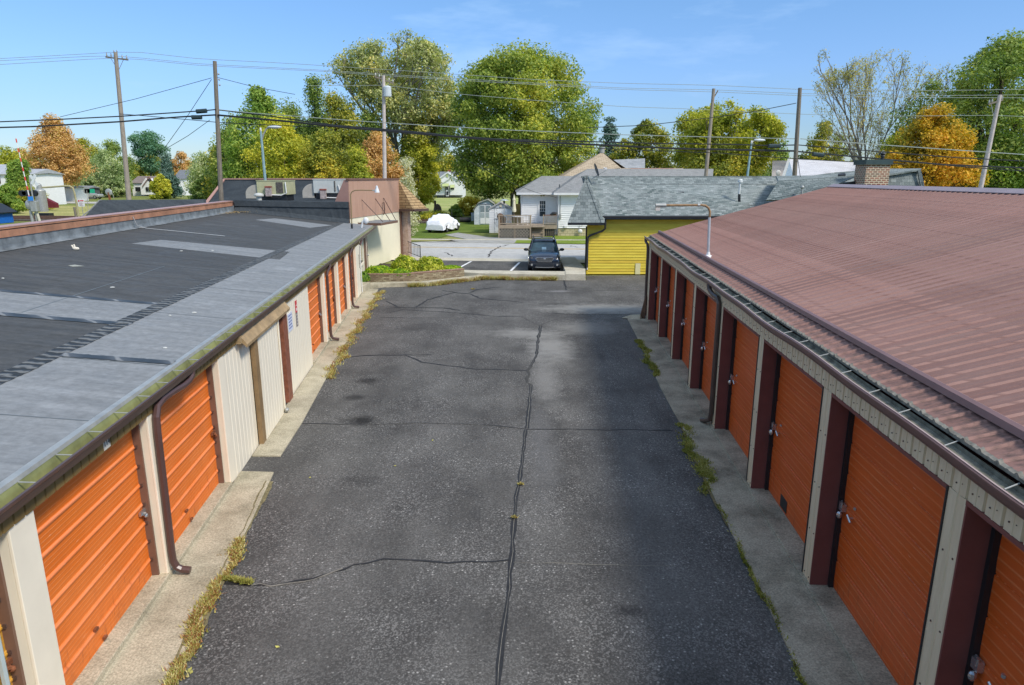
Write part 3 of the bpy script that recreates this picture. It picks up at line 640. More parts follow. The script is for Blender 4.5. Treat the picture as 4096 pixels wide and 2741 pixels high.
# mast lamp on the roof
q = RF.roof(2832, 1030, 3.10, -RK); base = MR @ Vector((q[0], q[1], rz(q[0])))
rl = thing('roof_lamp', 'tall galvanised pole with rusty arm and long clear lamp on the maroon metal roof', 'lamp', base); yy = base.y
MB().tube([base, at(2838, 870, yy)], .035, n=10).build('pole', plain('galv_pole', (.50, .53, .55), .35, .1, 5., .5, .4), rl)
MB().tube([at(2838, 872, yy), at(2840, 848, yy), at(2834, 832, yy), at(2822, 823, yy), at(2806, 821, yy), at(2664, 822, yy)], .030, n=10).build('arm', plain('rusty_arm', (.26, .16, .08), .6, .3, 14.), rl)
MB().lathe((base.x, base.y, base.z), [(.14, -.02), (.11, .03), (.05, .07), (.04, .14)], 12).build('base_flange', WHITE, rl)
a_ = at(2664, 822, yy); b_ = at(2622, 822, yy); m = MB(); m.tube([a_, b_], .05, n=10); m.build('lamp_head', GALV, rl)
m = MB(); m.box(b_.x - .0, a_.x - .15, yy - .05, yy + .05, a_.z - .13, a_.z - .05); m.build('lens', plain('lens_clear', (.55, .50, .45), .2), rl)
m = MB(); m.tube([at(2800, 821, yy), at(2790, 821, yy)], .038, n=10); m.build('collar', GALV, rl)
# ================================================================== GROUND
GR = mk_grass('grass_ground', [(.09, .12, .03), (.15, .18, .045), (.25, .25, .08), (.36, .32, .12)], .12)
GRS = mk_grass('dry_grass', [(.20, .22, .06), (.36, .33, .12), (.46, .40, .18)], .15)
GRG = mk_grass('verge_grass', [(.11, .16, .025), (.18, .24, .035), (.28, .29, .08)], .5)
ground_sheet('ground', [(-700, -40), (700, -40), (700, 1500), (-700, 1500)], -.03, GR)
def L2(x, s): return ML @ Vector((x, s, 0))
def R2(x, s): return MR @ Vector((x, s, 0))
yq = 36.9
ground_sheet('alley', [(-9, -6), (9, -6), (9, 26), (13, 26), (13, yq), (4.0, 36.5), (3.9, 35), (-1.3, 35.4), (-4.2, 33.2), (-6.6, 32.8), (-6.9, 31.2), (-7.6, 30)], 0, ASPH)
ground_sheet('parking_lot', [(-6.2, 36.2), (3.35, 35.6), (3.55, 41.95), (-5.6, 43.0)], .06, ASPH)
def rd(c, x): return c - .12 * x
def band(name, c0, c1, z, mat, x0=-260, x1=260): return ground_sheet(name, [(x0, rd(c0, x0)), (x1, rd(c0, x1)), (x1, rd(c1, x1)), (x0, rd(c1, x0))], z, mat)
band('road', 43.9, 54.6, .004, ROADM)
band('sidewalk', 42.25, 43.85, .05, CONC_W)
band('gutter_line', 43.85, 44.05, .009, plain('road_seam', (.08, .08, .08), .9, .3))
YL = plain('yellow_line', (.58, .36, .06), .7, .25, 2.)
band('road_marking', 50.70, 50.84, .008, YL); band('road_marking', 51.02, 51.16, .008, YL)
WL_ = plain('white_line', (.72, .72, .70), .7, .15, 4.)
for a, b in (((2042.7, 1084), (2077.8, 1050.4)), ((1830.4, 1075), (1884.6, 1045.9))):
    p, q = gp(*a, .06), gp(*b, .06); ground_sheet('parking_stripe', [(p.x - .07, p.y), (p.x + .07, p.y), (q.x + .07, q.y), (q.x - .07, q.y)], .064, WL_)
# concrete walk in front of the parking bays, retained above the alley
def solid(name, pts, z0, z1, mat, bev=.02):
    m = MB(); n = len(pts); m.add([(p[0], p[1], z0) for p in pts] + [(p[0], p[1], z1) for p in pts], [tuple(range(n, 2 * n)), tuple(range(n - 1, -1, -1))] + [(i, (i + 1) % n, (i + 1) % n + n, i + n) for i in range(n)])
    return tag(m.build(name, mat, bevel=bev), kind='structure')
solid('raised_walk', [(-1.4, 35.25), (2.75, 34.75), (2.85, 36.0), (-1.9, 36.45), (-4.2, 36.9), (-5.4, 36.6)][:6], -.02, .30, CONC_W)
solid('ramp_walk', [(2.75, 34.75), (3.80, 34.72), (4.02, 36.9), (3.95, 42.2), (2.95, 42.3), (2.85, 36.0)], -.02, .34, CONC_W)
solid('kerb', [(-6.75, 31.9), (-6.2, 32.45), (-4.3, 32.75), (-1.45, 35.1), (-1.7, 35.4), (-4.5, 33.1), (-6.6, 32.9), (-7.5, 32.4), (-7.6, 31.7)], -.02, .20, CONC_L)
solid('step', [(-7.7, 30.6), (-6.85, 30.5), (-6.75, 31.9), (-7.7, 32.0)], -.02, .34, CONC_L)
# aprons
def apron(name, fr, pts, z, mat): m = MB(fr.M); m.slab([(x, s, z) for x, s in pts], (0, 0, -.06)); return tag(m.build(name, mat, bevel=.008), kind='structure')
apron('apron', LF, [(.03, -6), (.80, -6), (.79, -2.1), (.72, -.2), (.70, 1.4), (.62, 3.15), (.02, 3.25)], .03, CONC_L)
apron('apron', LF, [(.03, 3.95), (.57, 3.9), (.62, 5.7), (.58, 11.2), (.66, 15.7), (.70, 20), (.66, 23.8), (.03, 23.8)], .03, CONC_L)
apron('apron', RF, [(-.62, -6.6), (-.68, -1.8), (-.67, .4), (-.70, 2.2), (-.66, 5.8), (-.72, 8.4), (-.70, 13), (-.74, 17.1), (-.055, 17.1), (-.055, -6.6)], .03, CONC_R)
# cracks and tar
TAR = plain('tar', (.025, .025, .026), .7, .3, 8.); TARL = plain('tar_grey', (.055, .053, .048), .9, .4, 9.); DUST = plain('crack_dust', (.19, .175, .145), .95, .4, 9.)
def crack(pts, w, mat, z=.004, jit=.03, name='crack_seal', sub=14, seed=0):
    rr = random.Random(seed + len(pts)); P = [gp(*p) for p in pts]; out = []
    for a, b in zip(P, P[1:]):
        k = max(2, int((b - a).length / .25))
        for i in range(k): out.append(a.lerp(b, i / k) + Vector((rr.uniform(-jit, jit), rr.uniform(-jit, jit), 0)))
    out.append(P[-1]); vs = []
    for i, p in enumerate(out):
        t = (out[min(i + 1, len(out) - 1)] - out[max(i - 1, 0)]).normalized(); n = Vector((-t.y, t.x, 0)); ww = w * (.68 if p.y < 21 else .95) * rr.uniform(.25, .7)
        vs += [(p.x + n.x * ww, p.y + n.y * ww, z), (p.x - n.x * ww, p.y - n.y * ww, z)]
    m = MB(); m.add(vs, [(i * 2, i * 2 + 1, i * 2 + 3, i * 2 + 2) for i in range(len(out) - 1)]); return tag(m.build(name, mat), kind='structure')
g = lambda x, y: (1200 + x * .6402, 1100 + y * .6402)
c1 = [g(1505, 318), g(1485, 420), g(1478, 500), g(1440, 570)]
c2 = [g(1445, 690), g(1430, 830), g(1418, 960)]; c3 = [g(1412, 965), g(1390, 1150), g(1370, 1300), (2065, 1990), (2052, 2160), (2046, 2250), (2030, 2400), (2010, 2570), (1990, 2760)]
crack(c1, .12, TAR, jit=.015); crack([g(1440, 570), g(1425, 600), g(1435, 625), g(1412, 650), g(1422, 675), g(1445, 690)], .12, TARL); crack(c2, .11, TAR, jit=.008); crack(c3, .10, TAR, jit=.008)
crack(c2, .014, DUST, .006, .012); crack(c1, .012, DUST, .006, .012); crack(c3, .009, DUST, .006, .015)
for i, (pts, w, mt) in enumerate((
    ([g(0, 932), g(400, 935), g(800, 925), g(1100, 935), g(1400, 962)], .05, TAR), ([g(1420, 962), g(1700, 966), g(2330, 972)], .04, TAR), ([g(0, 934), g(400, 938), g(800, 928), g(1100, 938), g(1380, 962)], .012, DUST),
    ([g(380, 505), g(560, 500), g(660, 503), g(760, 545), g(930, 570), g(1100, 588), g(1420, 597)], .09, TAR), ([g(250, 545), g(300, 515), g(400, 503), g(820, 500)], .07, TAR),
    ([g(590, 205), g(900, 207), g(1000, 222)], .09, TAR), ([g(560, 235), g(640, 218), g(1000, 238), g(1200, 258), g(1400, 262)], .07, TAR),
    ([g(730, 200), g(800, 155), g(960, 112), g(1060, 118), g(1130, 148), g(1300, 162), g(1390, 172)], .10, TAR), ([g(890, 98), g(1000, 115)], .08, TAR), ([g(1060, 112), g(1110, 92), g(1250, 75)], .13, TAR),
    ([g(1150, 90), g(2160, 100)], .03, TAR), ([g(1580, 240), g(1700, 250), g(2080, 250)], .05, TAR), ([g(1500, 180), g(2160, 185)], .02, TARL), ([g(1645, 30), g(1665, 95)], .08, TAR), ([g(500, 268), g(850, 270)], .03, TAR),
    ([g(1380, 262), g(1500, 318), g(1560, 290), g(1660, 265)], .03, TARL),
    ([(905, 2330), (960, 2338), (1050, 2345), (1130, 2336), (1250, 2322), (1330, 2292), (1420, 2262), (1530, 2238), (1650, 2240), (1800, 2252), (1940, 2248), (2040, 2240)], .05, TAR),
    ([(1000, 2340), (1090, 2343), (1210, 2326), (1290, 2310), (1370, 2276)], .035, DUST), ([(2060, 2252), (2300, 2256), (2700, 2262)], .015, DUST), ([g(540, 165), g(610, 200)], .08, TAR))):
    crack(pts, w, mt, z=.004 + .0022 * (i % 3) + .0005, seed=i)
solid('road_patch', [(-8.7, 55.4), (-4, 54.9), (1.5, 55.2), (1.4, 60.0), (-2, 60.5), (-5.2, 65.5), (-6.2, 63.0), (-3.6, 58.0)], -.05, .012, mk_concrete('drive_gravel', (.34, .33, .30), (.22, .21, .18), .7), 0)
for pts in ([(2332, 966), (2230, 975)], [(2005, 985), (1965, 1005), (1950, 1030)], [(1780, 1010), (1810, 1026)], [(2030, 980), (2010, 986)], [(2280, 984), (2310, 990)]): crack(pts, .12, TARL, .010, .12, 'road_crack')
ground_sheet('verge', [(.2, rd(54.9, 0)), (9, rd(54.9, 9)), (9, 57.3), (.4, 57.5)], .02, GRG); ground_sheet('front_lawn', [(2.2, 58.2), (9, 57.9), (9, 62.6), (2.2, 62.6)], .02, GRG)
ground_sheet('footpath', [(-30, 60.6), (-6, 57.6), (9, 57.3), (9, 57.9), (2.2, 58.2), (-6, 58.7), (-30, 61.6)], .016, CONC_W)
ground_sheet('back_yard', [(-14, 59.2), (-6.4, 59.4), (-5.2, 65.8), (-.5, 66), (2.8, 84), (-16, 84)], .0, mk_grass('yard_grass', [(.07, .115, .022), (.12, .17, .03), (.20, .22, .06)], .3))
ground_sheet('verge', [(-14, 57.6), (-8, 56.6), (-4.4, 56.2), (-6.2, 58.8), (-14, 60.0)], .012, mk_grass('verge_dry', [(.16, .16, .04), (.28, .26, .09), (.12, .15, .03)], .4))
ground_sheet('field', [(-45, 112), (8, 108), (8, 175), (-60, 180)], .0, mk_grass('field_grass', [(.22, .27, .07), (.31, .34, .11), (.44, .40, .19)], .1))
ground_sheet('field', [(-110, 84), (-38, 84), (-38, 125), (-150, 128)], .0, GRS)
ground_sheet('lane', [(-45, 131), (-44, 137), (-95, 150), (-160, 158), (-160, 150), (-90, 140)], .012, mk_concrete('lane_concrete', (.44, .42, .38), (.35, .33, .28), .5))
ground_sheet('lane', [(-30, 176), (-30, 190), (-62, 196), (-62, 180)], .02, mk_concrete('lane_concrete_far', (.40, .39, .36), (.33, .31, .28), .5))
# railway
m = MB(Matrix.Translation((-50, 84, 0)) @ Matrix.Rotation(R_(-5), 4, 'Z')); m.box(-45, 42, -1.6, 4.2, -.1, .18); tag(m.build('rail_ballast', plain('ballast', (.11, .09, .075), .95, .5, 6.)), kind='structure')
for k, yy_ in enumerate((-.6, .85, 2.5, 3.9)):
    m = MB(Matrix.Translation((-50, 84, 0)) @ Matrix.Rotation(R_(-5), 4, 'Z')); m.box(-45, 42, yy_, yy_ + .07, .18, .34); tag(m.build('rail', plain('rail_rust', (.13, .075, .05), .6, .3), bevel=.01), kind='structure')

# weeds: stuff along the edges
def weeds(name, label, path, width, n, h, mat, seed=1, patchy=.5):
    rs = np.random.RandomState(seed); P = np.array([[p[0], p[1]] for p in path], float); L = np.r_[0, np.cumsum(np.hypot(*np.diff(P, axis=0).T))]
    t = rs.rand(n * 3) * L[-1]; keep = (np.sin(t * 2.3 + seed) + np.sin(t * 5.1 + seed * 2) * .7 + rs.randn(len(t)) * 1.6) > (patchy - .5) * 3; t = t[keep][:n]; n = len(t)
    wob = (np.sin(t * 3.1 + seed) + np.sin(t * 7.7 + 2 * seed) * .6 + np.sin(t * 17 + seed) * .4) * width * .45; width = width * (.35 + .65 * np.abs(np.sin(t * 2.1 + seed * 3) * np.sin(t * 5.3))); x = np.interp(t, L, P[:, 0]) + wob + rs.randn(n) * width * .5; y = np.interp(t, L, P[:, 1]) + rs.randn(n) * width * .5; hh = h * (.3 + rs.rand(n)); a = rs.rand(n) * 6.28; w = .006 + .01 * rs.rand(n) + h * .02
    lean = rs.randn(n, 2) * hh[:, None] * .6; v = np.zeros((n, 3, 3)); v[:, 0] = np.c_[x - np.cos(a) * w, y - np.sin(a) * w, np.zeros(n)]; v[:, 1] = np.c_[x + np.cos(a) * w, y + np.sin(a) * w, np.zeros(n)]; v[:, 2] = np.c_[x + lean[:, 0], y + lean[:, 1], hh]
    v[:, :, 2] += .02; return tag(npmesh(name, v.reshape(-1, 3), 3, mat), label, 'weeds', kind='stuff')
def npmesh(name, v, k, mat, parent=None):
    n = len(v) // k; me = bpy.data.meshes.new(name); off = WL[parent.name] if parent else Vector((0, 0, 0)); v = v - np.array(off)
    me.vertices.add(len(v)); me.vertices.foreach_set('co', v.astype(np.float32).ravel()); me.loops.add(len(v)); me.loops.foreach_set('vertex_index', np.arange(len(v), dtype=np.int32))
    me.polygons.add(n); me.polygons.foreach_set('loop_start', np.arange(0, len(v), k, dtype=np.int32)); me.update(calc_edges=True)
    me.materials.append(mat); o = bpy.data.objects.new(name, me); COL.objects.link(o)
    if parent: o.parent = parent
    return o
WEED = mk_leaf('weed_leaf', [(.34, .15, .06), (.52, .42, .12), (.30, .32, .07), (.62, .54, .24)], 1.3, .25, .6)
WEEDG = mk_leaf('weed_green', [(.17, .19, .03), (.32, .31, .06), (.46, .42, .13)], 1.6, .25, .5)
weeds('weeds', 'ragged strip of yellow and reddish weeds between the pale apron and the asphalt', [L2(.82, -3.4)[:2], L2(.76, -1.5)[:2], L2(.70, .8)[:2]], .12, 7500, .05, WEED, 3, .5)
weeds('weeds', 'thin yellow tufts along the pale apron at the far left end of the alley', [L2(.66, 9)[:2], L2(.70, 15)[:2], L2(.78, 20)[:2], L2(.9, 23.2)[:2]], .22, 5500, .07, WEED, 8, .70)
weeds('weeds', 'mossy green weeds along the shaded concrete apron', [R2(-.70, 2.6)[:2], R2(-.66, 4.4)[:2], R2(-.68, 5.9)[:2]], .18, 6500, .035, WEEDG, 5, .45)
weeds('weeds', 'small green weeds further along the shaded apron', [R2(-.70, 9.5)[:2], R2(-.66, 13.6)[:2]], .13, 5500, .06, WEEDG, 6, .6)
weeds('weeds', 'sparse moss at the near end of the shaded apron', [R2(-.67, -3)[:2], R2(-.68, 2.2)[:2]], .05, 2500, .03, WEEDG, 7, .7)
weeds('weeds', 'long dry grass growing along the foot of the raised concrete walk', [(-5.0, 32.5), (-4.2, 32.65), (-1.5, 34.95), (2.3, 34.62)], .15, 4800, .20, WEED, 9, .6)
for i, (u, v_) in enumerate(((2073, 1942), (2055, 2075), (1893, 1158))):
    p = gp(u, v_); weeds('grass_tuft', ('small pale grass tuft in the central tar line, the further of two', 'small pale grass tuft in the central tar line, the nearer of two', 'pale grass tuft in the crack near the raised walk')[i], [(p.x - .05, p.y), (p.x + .05, p.y)], (.055, .05, .2)[i], 110 if i < 2 else 260, .035, WEED, 20 + i, .1)
weeds('weeds', 'green grass tuft sprouting from the crack beside the left apron', [gp(905, 2322)[:2], gp(1000, 2338)[:2]], .05, 900, .05, WEEDG, 31, .2)
def dirt(path, w, seed):
    rr = random.Random(seed); P = [Vector((p[0], p[1], 0)) for p in path]; out = []
    for a, b in zip(P, P[1:]):
        k = max(2, int((b - a).length / .12)); out += [a.lerp(b, i / k) for i in range(k)]
    vs = []
    for i, p in enumerate(out):
        t = (out[min(i + 1, len(out) - 1)] - out[max(i - 1, 0)]).normalized(); n = Vector((-t.y, t.x, 0)); q = w * (.3 + .7 * abs(math.sin(i * .21 + seed) * math.sin(i * .083)))
        a_, b_ = p + n * (q + rr.uniform(0, .03)), p - n * (q + rr.uniform(0, .03)); vs += [(a_.x, a_.y, .034), (b_.x, b_.y, .010)]
    m = MB(); m.add(vs, [(i * 2, i * 2 + 1, i * 2 + 3, i * 2 + 2) for i in range(len(out) - 1)]); tag(m.build('soil_strip', SOILM), kind='structure')
SOILM = NT('soil_strip', .95, .1); SOILM.col(SOILM.ramp(SOILM.noise(SOILM.world(), 22, 4, .8), [(.3, (.07, .06, .035)), (.55, (.20, .17, .09)), (.75, (.34, .29, .17))])); SOILM = SOILM.m
dirt([L2(.82, -3.6)[:2], L2(.76, -1.5)[:2], L2(.70, .8)[:2], L2(.63, 2.9)[:2]], .075, 1); dirt([L2(.60, 9)[:2], L2(.68, 15)[:2], L2(.74, 20)[:2], L2(.8, 23.2)[:2]], .09, 2); dirt([R2(-.70, 1.5)[:2], R2(-.66, 5.9)[:2]], .06, 3)
rs = np.random.RandomState(11)
FALL = plain('fallen_yellow', (.50, .46, .12), .8, .3)
for i, (u, v_) in enumerate(((755, 2600), (765, 2692), (800, 2590), (1110, 2590), (1580, 1865), (1730, 1763), (1240, 1912), (760, 2680))):
    p = gp(u, v_); a = rs.rand() * 6; m = MB(); q = [(math.cos(a + k * 1.57) * (.035 if k % 2 else .02), math.sin(a + k * 1.57) * (.035 if k % 2 else .02)) for k in range(4)]
    m.poly([(p.x + x, p.y + y, .008 + .006 * (k % 2)) for k, (x, y) in enumerate(q)]); tag(m.build('fallen_leaf', FALL), 'small yellow fallen leaf lying on the dark asphalt', 'leaf', 'fallen leaves on the asphalt')
# ================================================================== OFFICE
OD = (math.sin(R_(6.2)), math.cos(R_(6.2))); 
OF = Frame(-8.87, 37.5, 11.2); OL = 7.65   # x>0 east, y along wall to the street
MO = OF.M
def OB(): return MB(MO)
OFF = thing('office_building', 'office with cream wall, brown ribbed metal side and tan shingled mansard corner', 'building', (OF.o.x, OF.o.y, 0))
SIDB = NT('brown_ribbed_metal', .5, .35); SIDB.col(SIDB.ramp(SIDB.noise(SIDB.co('UV', (10, .6, 1)), 1.2, 4, .7), [(.35, (.40, .235, .165)), (.7, (.48, .30, .215))])); SIDB = SIDB.m
m = OB(); m.box(-12.4, -.06, .2, 8.0, 0, 3.0); m.build('wall', CREAM, OFF)
m = OB(); m.box(-.055, .0, .0, OL, 0.0, 3.08); m.build('side_wall', WALLY, OFF)
prof = []; s = .0
while s < OL - .07:
    prof += [(.04, s), (.04, s + .08), (.02, s + .09), (.02, s + .12)]; s += .14
m = OB(); m.prism([(-.08, 0)] + prof + [(.04, OL), (-.08, OL)], 'z', 3.0, 5.02); m.build('metal_siding', SIDB, OFF)
m = OB(); m.box(-.1, .07, -.05, OL + .08, 5.02, 5.12); m.build('top_trim', plain('trim_brown', (.16, .085, .065), .5, .1), OFF)
m = OB(); m.slab([(-.0, -.01, 3.0), (-.0, -.01, 5.02), (-.22, -.01, 5.05), (-.72, -.01, 4.1), (-.9, -.01, 3.7), (-.9, -.01, 3.0)], (0, .3, 0)); m.build('end_cheek', plain('cheek_brown', (.35, .20, .16), .5, .08), OFF)
m = OB(); m.box(-.02, .10, OL - .04, OL + .18, 0, 3.1); m.build('corner_trim', BROWN_L, OFF)
BRK = mk_shingle('pinkish_brick', [(.30, .20, .15), (.46, .35, .28), (.36, .26, .2)], .21, .072, .010, 1.6, .4)
m = OB(); m.box(-12, .50, OL + .19, OL + .7, 0, 3.1); m.build('brick_front', BRK, OFF)
# mansard
SHT = mk_shingle('tan_shingle', [(.28, .18, .09), (.42, .29, .15), (.35, .23, .115)], .5, .17, .02, .45, .8)
A = (-.02, OL, 5.08); A2 = (-12.4, OL, 5.08); B = (.0, OL - .07, 3.15); C_ = (1.05, OL - .07 - .2, 3.15); D_ = (1.62, OL + 1.0, 3.15); E_ = (-14.2, OL + 1.5, 3.15); G_ = (-13.6, OL - .3, 3.15)
m = OB(); m.poly([A, B, C_]); m.poly([A, C_, D_]); m.poly([A, D_, E_, A2]); m.poly([A2, E_, G_]); m.build('mansard_roof', SHT, OFF)
m = OB(); m.poly([B, C_, D_, E_, G_]); m.build('soffit', BROWN, OFF)
m = OB()
for a, b in ((B, C_), (C_, D_), (D_, E_), (E_, G_)):
    a, b = Vector(a), Vector(b); m.slab([a + Vector((0, 0, .03)), b + Vector((0, 0, .03)), b - Vector((0, 0, .13)), a - Vector((0, 0, .13))], tuple(Vector((0, 0, 1)).cross((b - a).normalized()) * -.1))
m.build('eave_gutter', BROWN, OFF)
m = OB(); m.slab([(-12.3, OL - .12, 5.04), (-.12, OL - .12, 5.04), (-.12, OL - 1.7, 3.1), (-13.3, OL - 1.7, 3.1)], (0, .06, .0)); m.build('mansard_back', MEMB_B, OFF)
m = OB(); m.box(-12.45, -.12, OL - .2, OL + .04, 5.03, 5.12); m.slab([(-12.45, OL - .17, 5.1), (-12.3, OL - .17, 5.1), (-13.15, OL - 1.72, 3.1), (-13.45, OL - 1.72, 3.1)], (0, .2, 0)); m.build('ridge_coping', plain('coping_pink', (.46, .26, .21), .5, .08), OFF)
m = OB(); m.box(-13.0, -.1, .3, OL - .2, 3.0, 3.2); m.build('flat_roof', MEMB_B, OFF)
# canopy beside the siding
m = OB(); cz0, cz1 = 2.56, 2.72; m.box(.02, 1.37, 1.0, 3.7, cz0, cz1 - .03); cn = m.build('canopy', BROWN_L, OFF)
m = OB(); m.box(.045, 1.34, 1.03, 3.67, cz1 - .03, cz1 - .012); m.build('canopy_top', MEMB_L, cn)
m = OB(); m.box(-.3, .02, 1.0, 1.06, cz0, cz1); m.build('canopy_return', BROWN_L, cn)
for a, b in ((1.6, 1.5), (3.6, 2.6), (4.9, 3.5)):
    m = OB(); m.tube([(.05, a, 3.95), (1.30, b, 2.74)], .022, n=6); m.build('stay_rod', BROWN, cn)
m = OB(); m.tube([(.08, 4.6, 3.65), (.18, 4.6, 3.7), (.2, 4.6, 3.2), (.12, 4.6, 2.95)], .03, n=6); m.build('vent_pipe', BROWN, OFF)
m = OB(); m.box(.0, .05, 2.9, 3.05, 2.2, 2.4); m.build('wall_lamp', BLACK, OFF)
c = at(1464, 883, 35.2); tag(MB().ball((c.x, c.y, c.z), (.14, .10, .17), 14, 10).tube([c + Vector((-.16, 0, 0)), c + Vector((-.24, 0, -.35)), c + Vector((-.24, 0, -.7))], .05, n=6).build('vent_cap', WHITE), 'round white vent cap on a pipe in front of the brown canopy', 'vent')
# steps railing
ra = [at(1628, 965, 43.2), at(1680, 984, 42.0)]; m = MB()
r0 = Vector((-6.25, 43.3, 1.25)); r1 = Vector((-5.85, 42.0, .90)); r2 = Vector((-5.5, 42.0, .9))
p0, p1 = at(1630, 966, 43.2), at(1680, 984, 43.2); q0, q1 = at(1630, 1008, 43.2), at(1682, 1028, 43.2)
rl_ = thing('stair_railing', 'black wrought iron stair railing beside the brick corner of the office', 'railing', (p1.x, 43.2, 0))
MB().tube([p0, p1], .022, n=6).build('handrail', BLACK, rl_); MB().tube([q0, q1], .018, n=6).build('bottom_rail', BLACK, rl_); MB().tube([p1 + Vector((0, 0, .05)), Vector((p1.x, 43.2, .0))], .028, n=6).build('post', BLACK, rl_)
for i in range(1, 9):
    a, b = p0.lerp(p1, i / 9), q0.lerp(q1, i / 9); MB().tube([a, a.lerp(b, .45), a.lerp(b, .55), b], .012, n=5).build('baluster', BLACK, rl_)
# rooftop units
def hvac(lab, u0, u1, v0, v1, y, col, hood, extra):
    a, b = at(u0, v1, y), at(u1, v0, y); t = thing('rooftop_unit', lab, 'air conditioner', (a.x, y, a.z), None)
    t['group'] = 'rooftop air conditioners'
    m = MB(); m.box(a.x, b.x, y, y + 1.4, a.z + .1, b.z); body = m.build('casing', col, t, bevel=.015)
    m = MB(); m.box(a.x - .02, b.x + .02, y - .02, y + 1.42, b.z, b.z + .04); m.build('lid', col, t)
    m = MB(); m.box(a.x + .1, b.x - .1, y + .05, y + 1.3, a.z - .25, a.z + .1); m.build('curb', BLACK, t)
    # quarter-round duct
    hx0, hz1 = at(hood[0], hood[1], y).x, at(hood[0], hood[1], y).z; hz0 = at(hood[0], hood[2], y).z; r = a.x - hx0
    pr = [(a.x, hz0), (hx0, hz0), (hx0, hz0 + (hz1 - hz0) * .35)] + [(a.x - r * math.cos(R_(k)), hz0 + (hz1 - hz0) * (.35 + .65 * math.sin(R_(k)))) for k in range(15, 91, 15)]
    m = MB(); m.prism(pr, 'y', y + .1, y + 1.0); m.build('duct', plain('duct_grey', (.40, .37, .32), .6, .15, 4.), t, bevel=.02)
    if extra:
        x0, x1 = at(extra[0], 0, y).x, at(extra[1], 0, y).x; zz0, zz1 = a.z + .2, b.z - .06
        m = MB(); m.box(x0, x1, y - .03, y - .001, zz0, zz1); c = m.build('coil_panel', plain('coil_dark', (.09, .08, .07), .5, .4, 12.), t)
    sw = at(extra[2], extra[3], y); m = MB(); m.box(sw.x - .17, sw.x + .17, y - .16, y - .02, sw.z - .28, sw.z + .26); s_ = m.build('switch_box', plain('box_grey_red', (.36, .30, .28), .5, .4, 8.), t, bevel=.01)
    m = MB(); m.box(sw.x - .18, sw.x + .18, y - .18, y - .0, sw.z + .20, sw.z + .28); m.build('hood', plain('box_red', (.25, .07, .05), .6, .3), s_)
    m = MB(); m.tube([(sw.x + .15, y - .08, sw.z - .2), (sw.x + .7, y - .08, sw.z - .22), (sw.x + 1.0, y - .08, sw.z - .1), (b.x - .1, y - .05, sw.z + .5)], .03, n=6); m.build('conduit', WHITE, t)
    return t
s4 = lambda x, y: (950 + x * .2134, 680 + y * .2134)
hvac('olive-beige rooftop air conditioner with dark coil panel and rounded grey duct', s4(375, 0)[0], s4(930, 0)[0], s4(0, 210)[1], s4(0, 500)[1], 39.0, plain('unit_beige', (.43, .42, .25), .5, .12), (s4(120, 0)[0], s4(0, 275)[1], s4(0, 540)[1]), (s4(745, 0)[0], s4(870, 0)[0], s4(592, 0)[0], s4(0, 400)[1]))
hvac('light grey rooftop air conditioner nearest the brown siding with rounded duct', s4(1430, 0)[0], s4(1920, 0)[0], s4(0, 185)[1], s4(0, 470)[1], 39.0, plain('unit_grey', (.50, .52, .49), .45, .08), (s4(1190, 0)[0], s4(0, 255)[1], s4(0, 530)[1]), (s4(1830, 0)[0], s4(1850, 0)[0], s4(1615, 0)[0], s4(0, 450)[1]))
c = at(*s4(405, 520), 38.2); tag(MB().lathe((c.x, c.y, c.z - .5), [(.14, 0), (.14, .55), (.26, .58), (.26, .66), (.2, .72), (.05, .76)], 14).build('roof_vent', plain('vent_galv', (.5, .5, .46), .4, .1)), 'mushroom shaped metal roof vent in front of the olive-beige unit', 'vent')
# west wing with black membrane back
a, b = at(400, 801, 37.), at(815, 798, 39.5)
wg = thing('west_wing', 'low building with black membrane roof slope rising behind the copper coping', 'building', (a.x, 37, 0))
m = MB(); m.slab([a, b, (b.x + .5, 38.2, 2.8), (a.x - .55, 35.6, 2.8)], (0, .3, 0)); m.build('roof_slope', MEMB_B, wg)
m = MB(); m.add([(a.x - .4, 36, 0), (b.x, 38.5, 0), (b.x, 39, 0), (a.x, 37.4, 0), (a.x - .4, 36, 3.2), (b.x, 38.5, 3.2), (b.x, 39.2, 3.2), (a.x, 37.4, 3.2)], [(0, 1, 5, 4), (1, 2, 6, 5), (2, 3, 7, 6), (3, 0, 4, 7), (4, 5, 6, 7)]); m.build('wall', BROWN, wg)
m = MB(); m.tube([a + Vector((-.5, -1.2, -.9)), a + Vector((-.25, -.6, -.5)), a + Vector((-.02, -.05, -.02)), a + Vector((.1, 0, .0))], .03, n=5); m.build('edge_bead', plain('bead', (.2, .2, .2), .7), wg)
# planter
PLB = mk_shingle('planter_brick', [(.13, .09, .055), (.40, .34, .22), (.18, .13, .085), (.34, .27, .17)], .22, .075, .012, 1.5, .5)
w0, w1, w2, w3 = gp(1467, 1122, .2), gp(1612, 1121, .2), gp(1857, 1092, .3), gp(1870, 1088, .3)
pl = thing('brick_planter', 'low angled brick planter wall holding bushes beside the cream office wall', 'planter', (w1.x, w1.y, 0))
for a, b in ((w0, w1), (w1, w2)):
    d = (b - a).normalized(); n = Vector((-d.y, d.x, 0)); m = MB(Matrix(((d.x, n.x, 0, a.x), (d.y, n.y, 0, a.y), (0, 0, 1, 0), (0, 0, 0, 1)))); L_ = (b - a).length
    m.box(0, L_, 0, .22, .0, .46); m.build('brick_wall', PLB, pl); m = MB(m.M); m.box(-.01, L_ + .01, -.015, .235, .462, .53); m.build('wall_cap', plain('cap_brick', (.27, .17, .12), .8, .3, 9.), pl, bevel=.01)
